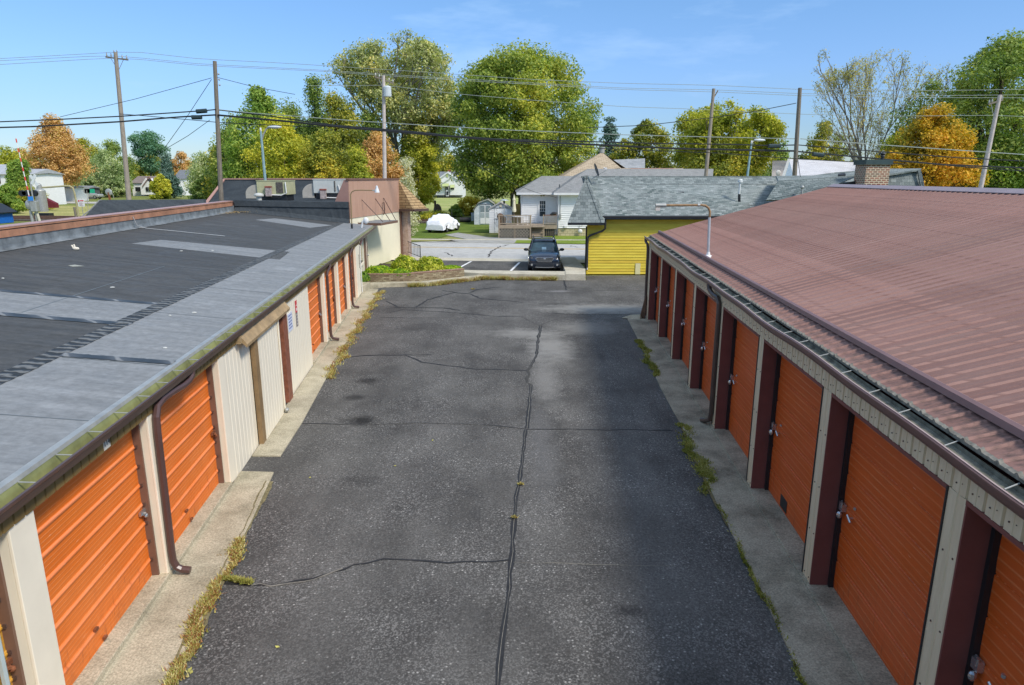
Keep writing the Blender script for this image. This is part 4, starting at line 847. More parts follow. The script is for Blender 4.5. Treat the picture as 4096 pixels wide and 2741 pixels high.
m = MB(); m.poly([(w0.x, w0.y + .2, .42), (w1.x, w1.y + .2, .42), (w2.x, w2.y + .2, .42), (w2.x - .4, w2.y + 1.4, .42), (w0.x - .3, 38.5, .42)]); m.build('soil', plain('soil', (.06, .045, .03), .9), pl)

# ================================================================== YELLOW BUILDING
YB = thing('yellow_building', 'bright yellow clapboard building with grey-green shingled roof and dark gutters', 'building', (4.1, 36.9, 0))
YW = NT('yellow_clapboard', .55, .3); _n = YW.noise(YW.co('UV', (.7, 3, 1)), 1.5, 4, .6); _s = YW.n('ShaderNodeSeparateXYZ'); YW.t.links.new(YW.co('UV'), _s.inputs[0]); _w = YW.n('ShaderNodeTexWhiteNoise', noise_dimensions='1D'); YW.t.links.new(YW.math('FLOOR', YW.math('DIVIDE', _s.outputs[1], .152)), _w.inputs['W']); YW.col(YW.mix(.12, YW.ramp(_n, [(.3, (.60, .44, .040)), (.7, (.72, .55, .065))]), _w.outputs['Value'], 'OVERLAY')); YW = YW.m
prof = []; z = .03
while z < 3.05: prof += [(36.86, z + .002), (36.885, z + .15)]; z += .152
prof = [(37.0, .02)] + prof + [(37.0, 3.1)]
m = MB(); m.prism(prof, 'x', 4.17, 16); m.build('clapboard_wall', YW, YB)
m = MB(); m.add([(4.10, 36.9, .02), (16, 36.9, .02), (16, 44.2, .02), (4.85, 44.2, .02), (4.10, 36.9, 3.1), (16, 36.9, 3.1), (16, 44.2, 3.1), (4.85, 44.2, 3.1)], [(0, 1, 5, 4), (1, 2, 6, 5), (2, 3, 7, 6), (3, 0, 4, 7), (4, 5, 6, 7)]); m.build('side_wall', YW, YB); m = MB(); m.box(4.07, 4.17, 36.84, 36.95, .02, 2.7); m.build('corner_board', YW, YB, bevel=.004)
m = MB(); m.box(4.0, 4.09, 36.98, 37.06, .3, 2.6); m.build('door_trim', BLACK, YB)
m = MB(); p = at(2583, 1090, 36.85); m.box(6.75, 7.02, 36.83, 36.855, .02, .62); m.build('patch_board', plain('patch_cream', (.66, .60, .32), .7, .06), YB)
SHG = mk_shingle('green_grey_shingle', [(.10, .125, .12), (.17, .20, .19), (.25, .275, .26), (.135, .155, .15), (.32, .345, .33)], .24, .052, .003, .6, .3)
SHB = mk_shingle('green_grey_shingle_large', [(.11, .13, .125), (.185, .21, .20), (.25, .275, .26), (.145, .165, .16)], .26, .15, .006, .45, .5)
RZ = 5.22
ridge0 = Vector((3.98, 38.3, RZ)); eL = Vector((4.75, 36.45, 3.22))
m = MB(); m.slab([(4.55, 36.45, 3.22), (16.5, 36.45, 3.22), (16.5, 39.6, RZ), (4.05, 39.6, RZ), (3.95, 38.0, RZ)], (0, 0, -.08)); m.build('roof', SHG, YB)
m = MB(); m.slab([(3.95, 39.5, RZ + .02), (16.5, 39.5, RZ + .02), (16.5, 39.75, RZ + .03), (3.95, 39.75, RZ + .03)], (0, 0, -.1)); m.slab([(4.0, 38.9, RZ - .42), (16.5, 38.9, RZ - .42), (16.5, 39.6, RZ + .03), (3.96, 39.6, RZ + .03)], (0, 0, -.02)); m.build('ridge_course', SHB, YB)
# west mansard end
t0 = at(2271, 891, 36.15); t1 = at(2418, 891, 36.15); tp = at(2345, 704, 37.3)
tpb = Vector((tp.x + .85, 43.5, tp.z)); 
m = MB(); m.poly([t0, t1, tp]); m.build('mansard_end', SHB, YB)
m = MB(); m.poly([t1, (t1.x + .05, 36.5, 3.2), (4.6, 39.5, RZ), tp]); m.poly([t0, tp, tpb, (t0.x + .95, 44.3, t0.z)]); m.build('mansard_side', SHB, YB)
m = MB(); m.poly([t0 + Vector((0, -.005, -.001)), t1 + Vector((0, -.005, -.001)), t1 + Vector((0, -.005, -.13)), t0 + Vector((0, -.005, -.13))]); m.poly([t0 + Vector((0, 0, -.13)), t1 + Vector((0, 0, -.13)), (t1.x, 37.2, t1.z - .13), (t1.x, 44.2, t1.z - .13), (t0.x + .95, 44.2, t0.z - .13)]); m.build('mansard_fascia', BLACK, YB)
hc = SHB
for a, b, w in ((t0, tp, .16), (t1, tp, .16)):
    a, b = Vector(a), Vector(b); d = (b - a).normalized(); sd_ = Vector((1, 0, 0)) * (w if a.x < tp.x else -w)
    m = MB(); k = 14
    for i in range(k):
        p, q = a.lerp(b, i / k), a.lerp(b, (i + 1.06) / k); o_ = Vector((0, -.012 - .012 * (1 - 0), 0)); m.poly([p + o_ + Vector((0, -.015, 0)), p + sd_ * (1 - i / k * .35) + o_ + Vector((0, -.015, 0)), q + sd_ * (1 - i / k * .35) + o_, q + o_])
    m.build('hip_caps', SHB, YB)
GD = plain('gutter_dark', (.035, .035, .038), .35, .1, 4., .6)
m = MB(); m.prism([(36.46, 3.06), (36.46, 3.18), (36.34, 3.20), (36.32, 3.18), (36.36, 3.06)], 'x', 4.78, 16.4); m.build('gutter', GD, YB)
m = MB(); m.box(4.8, 16.4, 36.46, 36.9, 3.0, 3.05); m.build('soffit', GD, YB)
P_ = lambda u, v, y: at(u, v, y)
f8 = lambda x, y: (2200 + x * .3189, 640 + y * .3189)
m = MB(); m.tube([at(*f8(692, 740), 36.5), at(*f8(695, 800), 36.5), at(*f8(692, 862), 36.6), at(*f8(660, 890), 36.68), at(*f8(500, 950), 36.76), at(*f8(475, 975), 36.78), at(*f8(472, 1030), 36.78), at(*f8(466, 1350), 36.78), at(*f8(462, 1382), 36.7)], .055, n=8); m.build('downspout', GD, YB)
# roof vents & dish
c = at(*f8(1632, 412), 37.6); m = MB(); m.box(c.x - .17, c.x + .17, c.y - .2, c.y + .15, c.z - .1, c.z + .06); m.build('box_vent', GD, YB, bevel=.01)
c = at(2957, 810, 37.4); m = MB(); m.tube([(c.x, c.y, c.z), at(2957, 777, 37.4)], .075, n=10); v_ = m.build('pipe_boot', BLACK, YB); c2_ = at(2957, 777, 37.4)
m = MB(); m.lathe((c2_.x, c2_.y, c2_.z), [(.055, 0), (.055, .6), (.13, .62), (.13, .68), (.10, .70), (.13, .72), (.10, .78), (.02, .80)], 12); m.build('flue_pipe', plain('flue_white', (.6, .62, .6), .4), YB)
dish = thing('satellite_dish', 'dark satellite dish with white arm on the corner of the green-grey roof', 'satellite dish', at(*f8(520, 240), 37.3))
dc = at(*f8(582, 125), 37.3); m = MB(); n_ = Vector((.93, .1, .32)).normalized(); u_ = n_.cross(Vector((0, 1, 0))).normalized(); w_ = n_.cross(u_)
vs = [tuple(dc + (u_ * math.cos(k * math.pi / 8) * .36 + w_ * math.sin(k * math.pi / 8) * .30)) for k in range(16)] + [tuple(dc - n_ * .07)]
m.add(vs, [(k, (k + 1) % 16, 16) for k in range(16)]); m.add([tuple(Vector(q) + n_ * .015) for q in vs], [(k, (k + 1) % 16, 16) for k in range(16)]); m.build('reflector', plain('dish_grey', (.08, .10, .13), .4), dish, smooth=True)
m = MB(); m.tube([at(*f8(515, 245), 37.3), at(*f8(600, 190), 37.3), at(*f8(705, 130), 37.3)], .022, n=6); m.build('arm', GALV, dish)
c = at(*f8(700, 108), 37.3); m = MB(); m.box(c.x - .06, c.x + .06, c.y - .04, c.y + .04, c.z - .05, c.z + .05); m.tube([c, c + Vector((-.12, 0, .03))], .035, n=8); m.build('receiver', WHITE, dish)
# second roof rising to the right with the chimney
b7_ = lambda x, y: (2950 + x * .2134, 520 + y * .2134)
r1 = thing('shingled_annex', 'dark green-grey shingled annex roof rising behind the maroon metal roof', 'building', at(3300, 760, 36))
SHD = mk_shingle('annex_shingle', [(.10, .125, .12), (.16, .185, .175), (.21, .235, .225)], .30, .13, .010, .45, .6)
def pz(u, v, y, dz=0): p = at(u, v, y); return (p.x, p.y, p.z + dz)
m = MB(); m.slab([pz(*b7_(770, 950), 35.8), pz(*b7_(540, 1312), 34.6), pz(*b7_(1500, 1312), 34.2), pz(3355, 735, 34.6), pz(3440, 700, 35.8)], (0, .1, -.05)); m.build('lower_slope', SHD, r1)
m = MB(); m.slab([pz(*b7_(770, 950), 35.85), pz(3105, 704, 38.5), pz(3250, 702, 38.5), pz(3340, 690, 38.5), pz(3442, 682, 38.5), pz(3560, 677, 38.5), pz(3560, 725, 36), pz(3442, 726, 36.2), pz(3355, 744, 35.2), pz(3300, 738, 35.5)], (0, .1, -.05)); m.build('upper_slope', SHG, r1)
m = MB(); m.poly([pz(3350, 737, 34.9), pz(3442, 720, 34.9), pz(3442, 775, 34.9), pz(3320, 775, 34.9)]); m.build('dormer_side', BLACK, r1)
m = MB(); m.slab([pz(3540, 703, 34.9), pz(3675, 680, 34.9), pz(3682, 712, 34.8), pz(3700, 790, 34.4), pz(3540, 790, 34.4)], (0, .3, 0)); m.build('gable_shingles', SHB, r1)
m = MB(); m.slab([pz(3540, 700, 34.7), pz(3660, 680, 34.7), pz(3685, 677, 34.7), pz(3685, 674, 36), pz(3560, 675, 38), pz(3540, 678, 38)], (0, 0, -.08)); m.build('gable_roof', SHG, r1)
m = MB(); m.slab([pz(3672, 682, 34.65), pz(3684, 678, 34.65), pz(3690, 712, 34.55), pz(3708, 790, 34.2), pz(3694, 790, 34.2), pz(3677, 712, 34.6)], (0, .1, 0)); m.build('gable_edge', SHB, r1)
m = MB(); m.slab([pz(3352, 695, 37.4), pz(3378, 691, 37.4), pz(3383, 697, 37.2), pz(3354, 701, 37.2)], (0, 0, -.1)); m.build('box_vent', BLACK, r1)
chb = mk_shingle('chimney_brick', [(.24, .07, .045), (.15, .10, .075), (.32, .12, .075), (.09, .07, .055)], .235, .098, .030, 3.2, .5)
q0, q1 = at(3458, 775, 34.0), at(3545, 775, 34.0); zt = at(3500, 658, 34).z
ch = thing('chimney', 'square chimney of mixed red and brown brick with dark metal cap', 'chimney', (q0.x, 34, q0.z))
CHB = NT('chimney_brick2', .85, .2); _b = CHB.n('ShaderNodeTexBrick'); CHB.t.links.new(CHB.co('UV'), _b.inputs['Vector'])
for k_, v_ in (('Scale', 1), ('Brick Width', .235), ('Row Height', .098), ('Mortar Size', .018), ('Mortar Smooth', .1), ('Bias', 0.)): _b.inputs[k_].default_value = v_
_b.inputs['Color1'].default_value = (0, 0, 0, 1); _b.inputs['Color2'].default_value = (1, 1, 1, 1)
CHB.col(CHB.mix(_b.outputs['Fac'], CHB.ramp(_b.outputs['Color'], [(0, (.24, .07, .045)), (.35, (.13, .085, .06)), (.65, (.33, .12, .075)), (1, (.11, .08, .06))]), (.62, .52, .38))); CHB = CHB.m
m = MB(); m.box(q0.x - .06, q1.x + .03, 34, 35.1, q0.z, zt); m.build('stack', CHB, ch)
m = MB(); zc = at(3500, 639, 34).z; m.box(q0.x - .14, q1.x + .1, 33.92, 35.18, zt - .01, zc); m.build('cap', plain('cap_green', (.05, .075, .075), .4, .15), ch)
c = at(3529, 640, 34.4); m = MB(); m.lathe((c.x, 34.4, zc), [(.07, 0), (.07, .12), (.11, .16), (.08, .22), (.13, .28), (.10, .34), (.02, .36)], 12); m.build('flue', BLACK, ch)
c = at(*b7_(1215, 1075), 34.3); m = MB(); m.tube([at(*b7_(1205, 1220), 34.3), c], .045, n=8); m.ball((c.x, c.y, c.z), (.10, .1, .09), 10, 8); tag(m.build('service_mast', GALV), 'short metal service mast with white weatherhead at the edge of the maroon roof', 'mast')

# ================================================================== WHITE HOUSE ACROSS THE STREET
d3 = lambda x, y: (1900 + x * .24237, 560 + y * .24237)
def D3(x, y, Y): return at(*d3(x, y or 1100), Y)
WH = thing('white_house', 'white clapboard house with grey hipped roof, back door and deck across the street', 'house', tuple(gp(2235, 937)))
SIDW = NT('white_siding', .5, .3); _n = SIDW.noise(SIDW.co('UV', (1, 3, 1)), 1.2, 4); SIDW.col(SIDW.ramp(_n, [(.3, (.74, .73, .70)), (.7, (.82, .81, .78))])); SIDW = SIDW.m
def clap(x0, x1, y, z0, z1, name, par, st=.19, mat=None, dep=.05):
    prof = [(y + .15, z0)]; z = z0
    while z < z1: prof += [(y - dep, z + .003), (y, min(z + st, z1))]; z += st
    prof.append((y + .15, z1)); m = MB(); m.prism(prof, 'x', x0, x1); return m.build(name, mat or SIDW, par)
YLw, YRw = 63.6, 61.8
xl0 = D3(765, 0, YLw).x; xl1 = D3(1400, 0, YLw).x; zE = D3(0, 880, YLw).z; zb = .55
clap(xl0, xl1, YLw, zb, zE, 'rear_wall', WH); m = MB(); m.box(xl0, xl1 + 3, YLw + .1, YLw + 9, 0, zE); m.build('wall_core', SIDW, WH)
xr0 = D3(1378, 0, YRw).x; xr1 = D3(1378, 0, YRw).x + 12; zf = D3(0, 1455, YRw).z
clap(xr0, xr1, YRw, zf, zE, 'wing_wall', WH); m = MB(); m.box(xr0, xr1, YRw + .1, YRw + 9, 0, zE); m.build('wing_core', SIDW, WH)
m = MB(); m.box(xr0 - .03, xr0 + .09, YRw - .05, YRw + 1.9, zf - .02, zE); m.build('corner_board', WHITE, WH)
m = MB(); m.box(xl0 - .02, xl0 + .1, YLw - .05, YLw + .2, zb, zE); m.build('corner_board', WHITE, WH)
FST = mk_shingle('foundation_stone', [(.42, .36, .21), (.55, .48, .30), (.48, .42, .26)], .42, .22, .02, .7, .8)
m = MB(); m.box(xr0 + .02, xr1, YRw + .03, YRw + .4, 0, zf - .01); m.build('foundation', FST, WH)
SHR = mk_shingle('grey_shingle', [(.20, .20, .19), (.27, .27, .255), (.235, .23, .22)], .3, .14, .006, .7, .4)
e0 = D3(685, 868, YLw - .5); e1 = D3(1300, 855, YLw - .5); r0_ = D3(1100, 597, YLw + 3.6); r1_ = D3(1680, 592, YLw + 3.6)
m = MB(); m.slab([e0, (e1.x + 1.2, e1.y, e0.z), (r1_.x + 1.5, r1_.y, r0_.z), r0_], (0, 0, -.1)); m.poly([e0, r0_, (e0.x - .1, YLw + 8.5, e0.z)]); m.build('roof', SHR, WH)
g0 = D3(1298, 872, YRw - .5); g2_ = D3(1862, 478, YRw + 4.2)
m = MB(); m.slab([g0, (g0.x + 14, g0.y, g0.z), (g2_.x + 11.9, g2_.y, g2_.z), g2_], (0, 0, -.1)); m.poly([g0, g2_, (g0.x + .3, YRw + 9, g0.z + .4)]); m.build('wing_roof', SHR, WH)
m = MB(); m.box(e0.x, e1.x + .2, YLw - .62, YLw - .48, e0.z - .20, e0.z - .01); m.build('gutter', WHITE, WH); m = MB(); m.box(g0.x, g0.x + 14, YRw - .62, YRw - .48, g0.z - .20, g0.z - .01); m.build('gutter', WHITE, WH)
m = MB(); m.box(e0.x + .05, e1.x + 1, YLw - .48, YLw + .1, e0.z - .18, e0.z - .12); m.box(g0.x + .05, g0.x + 14, YRw - .48, YRw + .1, g0.z - .18, g0.z - .12); m.build('soffit', WHITE, WH)
# back door
a, b = D3(1040, 1350, YLw), D3(1190, 985, YLw); m = MB(); m.box(a.x - .05, b.x + .06, YLw - .07, YLw - .01, a.z, b.z + .06); dr = m.build('back_door', WHITE, WH)
a, b = D3(1068, 1258, YLw), D3(1160, 1008, YLw); m = MB(); m.box(a.x, b.x, YLw - .085, YLw - .072, a.z, b.z); m.build('pane', GLASS, dr)
m = MB(); w_, h_ = b.x - a.x, b.z - a.z
for k in (1 / 3, 2 / 3): m.box(a.x + w_ * k - .012, a.x + w_ * k + .012, YLw - .095, YLw - .086, a.z + h_ * .32, b.z)
for k in (.32, .5, .75): m.box(a.x, b.x, YLw - .096, YLw - .0875, a.z + h_ * k - .012, a.z + h_ * k + .012)
m.build('muntins', WHITE, dr)
c = D3(1115, 920, YLw); m = MB(); m.ball((c.x - .12, YLw - .08, c.z), (.10, .05, .06), 8, 6); m.ball((c.x + .12, YLw - .08, c.z), (.10, .05, .06), 8, 6); m.build('wall_ornament', plain('ornament', (.30, .27, .08), .6, .3), WH)
m = MB(); m.tube([D3(1410, 925, YRw - .08), D3(1405, 1300, YRw - .08)], .03, n=6); m.build('conduit', GALV, WH); c = D3(1405, 1262, YRw - .12); m = MB(); m.box(c.x - .1, c.x + .1, YRw - .18, YRw - .02, c.z - .2, c.z + .2); m.build('meter_box', GALV, WH, bevel=.02)
c = D3(1495, 1430, YRw - .12); m = MB(); m.box(c.x - .12, c.x + .12, YRw - .2, YRw - .03, c.z - .12, c.z + .1); m.build('utility_box', WHITE, WH)
m = MB(); m.tube([D3(1395, 770, YLw - .3) + Vector((0, 0, -.1)), D3(1395, 740, YLw + .4)], .05, n=8); m.build('roof_pipe', BLACK, WH)
c = gp(2313, 939); gm = thing('gas_meter', 'white gas meter with pipes beside the stone foundation', 'meter', c); c = Vector((c.x, YRw - .25, .45)); MB().ball(tuple(c), (.2, .12, .2), 12, 8).build('body', WHITE, gm); MB().tube([c + Vector((-.12, 0, .1)), c + Vector((-.12, 0, .4)), c + Vector((.15, 0, .4)), c + Vector((.15, 0, .85))], .025, n=6).build('pipe', GALV, gm); MB().tube([c + Vector((.1, 0, 0)), c + Vector((.1, 0, -.45))], .02, n=6).build('riser', GALV, gm)
# tan hip roof and flat roofs beyond
tanh = thing('tan_roofed_house', 'house with tall tan brick-patterned pyramid roof behind the white house', 'house', at(2408, 760, 76))
TANR = mk_shingle('tan_roof_shingle', [(.32, .25, .165), (.40, .32, .22), (.46, .37, .26)], .5, .2, .02, .7, .5)
ap = at(2408, 609, 78); a = at(2235, 715, 72); b = at(2565, 715, 72); c = at(2300, 715, 86); d = at(2560, 715, 86)
m = MB(); m.poly([a, b, at(2487, 675, 74.5), ap]); m.poly([a, ap, (a.x, 86, a.z)]); m.poly([b, ap, (b.x, 86, b.z)]); m.build('roof', TANR, tanh); m = MB(); m.box(a.x + .5, b.x - .5, 72.5, 85, 0, a.z); m.build('wall', CREAM, tanh)
m = MB(); m.tube([ap - Vector((0, 0, .1)), ap + Vector((0, 0, .35))], .3, n=12); m.tube([ap + Vector((0, 0, .4)), ap + Vector((0, 0, .55))], .36, n=12); m.build('roof_vent', GALV, tanh)
gh = thing('grey_roofed_house', 'grey shingled gable roof right of the tan pyramid roof', 'house', at(2500, 760, 84)); m = MB()
m.slab([at(2448, 640, 92), at(2580, 634, 92), at(2580, 690, 86), at(2490, 690, 86)], (0, 0, -.2)); m.build('roof', mk_shingle('blotchy_shingle', [(.22, .23, .24), (.36, .37, .38), (.29, .30, .30)], .6, .25, .01, .8, .3), gh); m = MB(); m.box(at(2490, 0, 87).x, at(2575, 0, 87).x, 87, 95, 0, 5.4); m.build('wall', SIDW, gh)
fh = thing('flat_roofed_building', 'long low building with thin tan roof edge between the grey roof and the yellow trees', 'building', at(2600, 760, 70)); m = MB(); p, q = at(2480, 673, 70), at(2733, 676, 70); m.box(p.x, q.x, 70, 78, p.z - .25, p.z); m.build('roof_edge', plain('tan_edge', (.50, .40, .29), .7), fh); m = MB(); m.box(p.x, q.x, 70.1, 77.9, 0, p.z - .251); m.build('wall', TAN, fh)
m = MB(); m.box(at(2518, 0, 69.9).x, at(2690, 0, 69.9).x, 69.95, 70, p.z - .12, p.z - .05); m.build('red_trim', plain('red_trim', (.35, .05, .03), .5), fh)
# gable behind pole at right
rh = thing('pale_roofed_house', 'house with pale grey shingled roof and light blue gable beside the street pole', 'house', at(3200, 760, 70))
PSH = mk_shingle('pale_shingle', [(.46, .45, .45), (.60, .59, .59), (.52, .51, .51)], .7, .22, .015, .6, .4)
m = MB(); m.slab([at(*b7_(965, 548), 78), at(*b7_(2300, 600), 78), at(3560, 715, 70), at(*b7_(1060, 900), 70)], (0, 0, -.2)); m.build('roof', PSH, rh)
m = MB(); m.poly([at(*b7_(965, 550), 77.9), at(*b7_(1060, 900), 69.9), at(*b7_(850, 900), 73)]); m.poly([at(*b7_(1060, 900), 69.9), at(*b7_(850, 900), 73), (at(*b7_(850, 900), 73).x, 73, 0), (at(*b7_(1060, 900), 69.9).x, 69.9, 0)]); m.build('gable_wall', plain('pale_blue_wall', (.50, .58, .60), .7), rh)
m = MB(); m.tube([at(*b7_(965, 560), 77.7), at(*b7_(855, 890), 72.8)], .18, n=4); m.build('barge_board', plain('barge', (.42, .42, .38), .7), rh)
gh2 = thing('tan_gabled_house', 'greyish tan gable roof house with small round dish left of the pale roof', 'house', at(3120, 760, 82)); m = MB()
m.slab([at(*b7_(655, 575), 92), at(*b7_(960, 575), 92), at(*b7_(890, 900), 82), at(*b7_(640, 900), 82)], (0, 0, -.2)); m.build('roof', mk_shingle('taupe_shingle', [(.30, .27, .24), (.36, .33, .30)], .6, .22, .01, .8, .3), gh2)
c = at(*b7_(765, 810), 79); m = MB(); m.ball(tuple(c), (.28, .06, .36), 12, 8); m.build('dish', WHITE, gh2); m = MB(); m.box(at(*b7_(700, 0), 83).x, at(*b7_(880, 0), 83).x, 83, 90, 0, 4.4); m.build('wall', TAN, gh2)
# ================================================================== DECK AND YARD ACROSS THE STREET
b7c = lambda x, y: (1880 + x * .2806, 760 + y * .2806)
def B7(x, y, Y): return at(*b7c(x, y or 430), Y)
YD = 59.6
dk = thing('deck', 'weathered wooden deck with baluster rail and lattice skirt behind the house door steps', 'deck', tuple(gp(1995, 946)))
xa, xb = B7(403, 0, YD).x, B7(872, 0, YD).x; zt_, zb_ = B7(0, 365, YD).z, B7(0, 488, YD).z; zf_ = B7(0, 515, YD).z; yb = YD + 3.9
m = MB(); m.box(xa, xb + 1.2, YD + .02, yb, zf_ - .12, zf_ - .02); m.build('floor', DECKW, dk)
for x in (xa, (xa + xb) / 2 - .05, xb - .12):
    m = MB(); m.box(x, x + .12, YD - .02, YD + .1, -.02, zf_ if x == (xa + xb) / 2 - .05 else zt_ + .02); m.build('post', DECKW, dk)
m = MB(); m.box(xa - .03, xb + .05, YD - .04, YD + .13, zt_ - .02, zt_ + .03); m.build('top_rail', DECKW, dk)
m = MB(); m.box(xa, xb, YD + .01, YD + .07, zb_, zb_ + .08); m.build('bottom_rail', DECKW, dk); m = MB(); m.box(xa, xb, YD - .03, YD + .02, zf_ - .22, zf_); m.build('rim_board', DECKW, dk)
n = 22
for i in range(1, n):
    x = xa + (xb - xa) * i / n; m = MB(); m.box(x - .02, x + .02, YD + .02, YD + .06, zb_ + .05, zt_ - .02); m.build('baluster', DECKW, dk)
m = MB()
for x0, x1 in ((xa + .12, (xa + xb) / 2 - .06), ((xa + xb) / 2 + .08, xb - .13)):
    zl0, zl1 = .1, zf_ - .24; h = zl1 - zl0; w = x1 - x0; st = .27
    k = -h
    while k < w:
        for sg in (1, -1):
            p, q = max(0, k), min(w, k + h); za, zc = (p - k), (q - k)
            if sg < 0: a0, a1 = (x0 + p, zl1 - za), (x0 + q, zl1 - zc)
            else: a0, a1 = (x0 + p, zl0 + za), (x0 + q, zl0 + zc)
            yo = YD + (.03 if sg > 0 else .045)
            if q > p + .03: m.slab([(a0[0], yo, a0[1] - .024), (a1[0], yo, a1[1] - .024), (a1[0], yo, a1[1] + .024), (a0[0], yo, a0[1] + .024)], (0, .012, 0))
        k += st
m.build('lattice', mk_wood('lattice_wood', (.42, .37, .29), (.58, .52, .42), 5), dk)
m = MB(); m.box(xa, xb, YD + .5, YD + .6, 0, zf_ - .2); m.build('skirt_back', BLACK, dk)
m = MB(); m.box(xa + .01, xa + .07, YD, yb, zb_, zt_); m.build('side_rail', DECKW, dk)
sx0, sx1 = B7(880, 0, YD + .6).x, B7(1035, 0, YD + .6).x
for i in range(5):
    z1 = zf_ - .02 - i * zf_ / 5; m = MB(); m.box(sx0, sx1, YD + .9 - i * .26 + .2, YD + 3, max(0, z1 - zf_ / 5) + .0, z1 - .03); m.box(sx0 - .02, sx1 + .02, YD + .86 - i * .26 + .2, YD + 1.4, z1 - .03, z1); m.build('step', DECKW, dk)
for x in (sx1 + .05,): m = MB(); m.box(x, x + .1, YD + 1.0, YD + 1.1, 0, zt_ + .02); m.box(x + .01, x + .09, YD + .1, YD + .2, 0, zf_ - .1); m.build('stair_post', DECKW, dk)
ye = YD + 1.4; x0, x1 = B7(1062, 0, ye).x, B7(1242, 0, ye).x; za, zc = B7(0, 362, ye).z, B7(0, 480, ye).z
m = MB(); m.box(x0, x1, ye, ye + .1, za - .02, za + .04); m.build('top_rail', plain('rail_redwood', (.24, .10, .05), .7, .2), dk)
for i in range(12):
    x = x0 + (x1 - x0) * (i + .5) / 12; m = MB(); m.box(x - .018, x + .018, ye + .02, ye + .06, zc, za); m.build('baluster', DECKW, dk)
m = MB(); m.box(x0, x1, ye, ye + .1, zc - .06, zc); m.box(x0, x1, ye + .05, ye + .15, .7, zc - .1); m.build('rim_board', DECKW, dk)
m = MB(); m.box(x0, x1 - .2, ye + .2, ye + .3, .05, .68); sk_ = m.build('vent_panel', BLACK, dk)
m = MB(); [m.box(x0 + i * .17, x0 + i * .17 + .03, ye + .17, ye + .199, .05, .68) for i in range(9)]; m.build('slats', DECKW, sk_)
# furniture on the deck
def onDeck(u, Y): return Vector((at(u, 0, Y).x, Y, zf_ - .02))
ub = onDeck(b7c(628, 0)[0], 62.0); um = thing('patio_umbrella', 'closed cream patio umbrella standing on the wooden deck', 'umbrella', ub)
top = B7(628, 65, 62).z; MB().tube([ub, (ub.x, ub.y, top - .1)], .025, n=8).build('pole', DECKW, um); MB().lathe((ub.x, ub.y, 0), [(.17, B7(0, 315, 62).z), (.20, B7(0, 290, 62).z), (.15, B7(0, 240, 62).z), (.12, B7(0, 170, 62).z), (.12, B7(0, 150, 62).z), (.15, B7(0, 145, 62).z), (.06, top - .2), (.02, top)], 12).build('canopy', plain('umbrella_cream', (.66, .60, .42), .8, .12, 6.), um)
hb = onDeck(b7c(487, 0)[0], 61.2); ht = thing('patio_heater', 'tall patio heater with wide flat reflector on the deck', 'heater', hb); zt2 = B7(0, 150, 61.2).z
MB().tube([hb, (hb.x, hb.y, zt2)], .03, n=8).build('pole', GALV, ht); MB().lathe((hb.x, hb.y, zt2), [(.40, -.02), (.38, .03), (.2, .10), (.03, .13)], 18).build('reflector', plain('reflector_grey', (.34, .38, .38), .3), ht); MB().lathe((hb.x, hb.y, zt2 - .28), [(.07, 0), (.09, .1), (.09, .26)], 12).build('burner', BLACK, ht); MB().tube([hb, hb + Vector((0, 0, .7))], .17, n=12).build('tank', BLACK, ht)
gb = onDeck(b7c(430, 0)[0], 61.4); gr_ = thing('grill', 'small covered barbecue grill at the left end of the deck', 'grill', gb); MB().ball((gb.x, gb.y, gb.z + .75), (.3, .25, .28), 12, 8).build('body', plain('brown_cover', (.12, .07, .045), .8), gr_); MB().tube([gb, gb + Vector((0, 0, .5))], .2, n=8).build('base', plain('brown_cover', (.12, .07, .045), .8), gr_)
tb = onDeck(b7c(680, 0)[0], 61.6); tbl = thing('patio_table', 'pale patio table on the deck right of the closed umbrella', 'table', tb); MB().lathe((tb.x, tb.y, tb.z), [(.5, .70), (.5, .74), (.02, .745)], 16).build('table_top', WHITE, tbl); MB().tube([tb, tb + Vector((0, 0, .7))], .05, n=8).build('leg', WHITE, tbl)
for i, (ux, lab) in enumerate(((790, 'white patio chair on the deck between the pale table and the steps'), (560, 'grey patio chair on the deck left of the closed umbrella'))):
    c = onDeck(b7c(ux, 0)[0], 61.5); t = thing('patio_chair', lab, 'chair', c, 'patio chairs on the deck'); mt = WHITE if i == 0 else plain('chair_grey', (.25, .25, .25), .6)
    MB().box(c.x - .25, c.x + .25, c.y - .25, c.y + .25, c.z + .38, c.z + .43).build('seat', mt, t); MB().box(c.x - .25, c.x + .25, c.y + .22, c.y + .27, c.z + .43, c.z + .9).build('backrest', mt, t)
    for dx in (-.22, .18):
        for dy in (-.22, .18): MB().box(c.x + dx, c.x + dx + .04, c.y + dy, c.y + dy + .04, c.z, c.z + .38).build('leg', mt, t)
pp = onDeck(b7c(1205, 0)[0], ye + .06); tag(MB().ball((pp.x, pp.y, za + .16), (.3, .14, .13), 12, 6).ball((pp.x - .2, pp.y, za + .08), (.22, .12, .09), 10, 6).build('folded_cover', BLACK), 'dark bundled cover lying on the reddish deck rail beside the back door', 'cover')
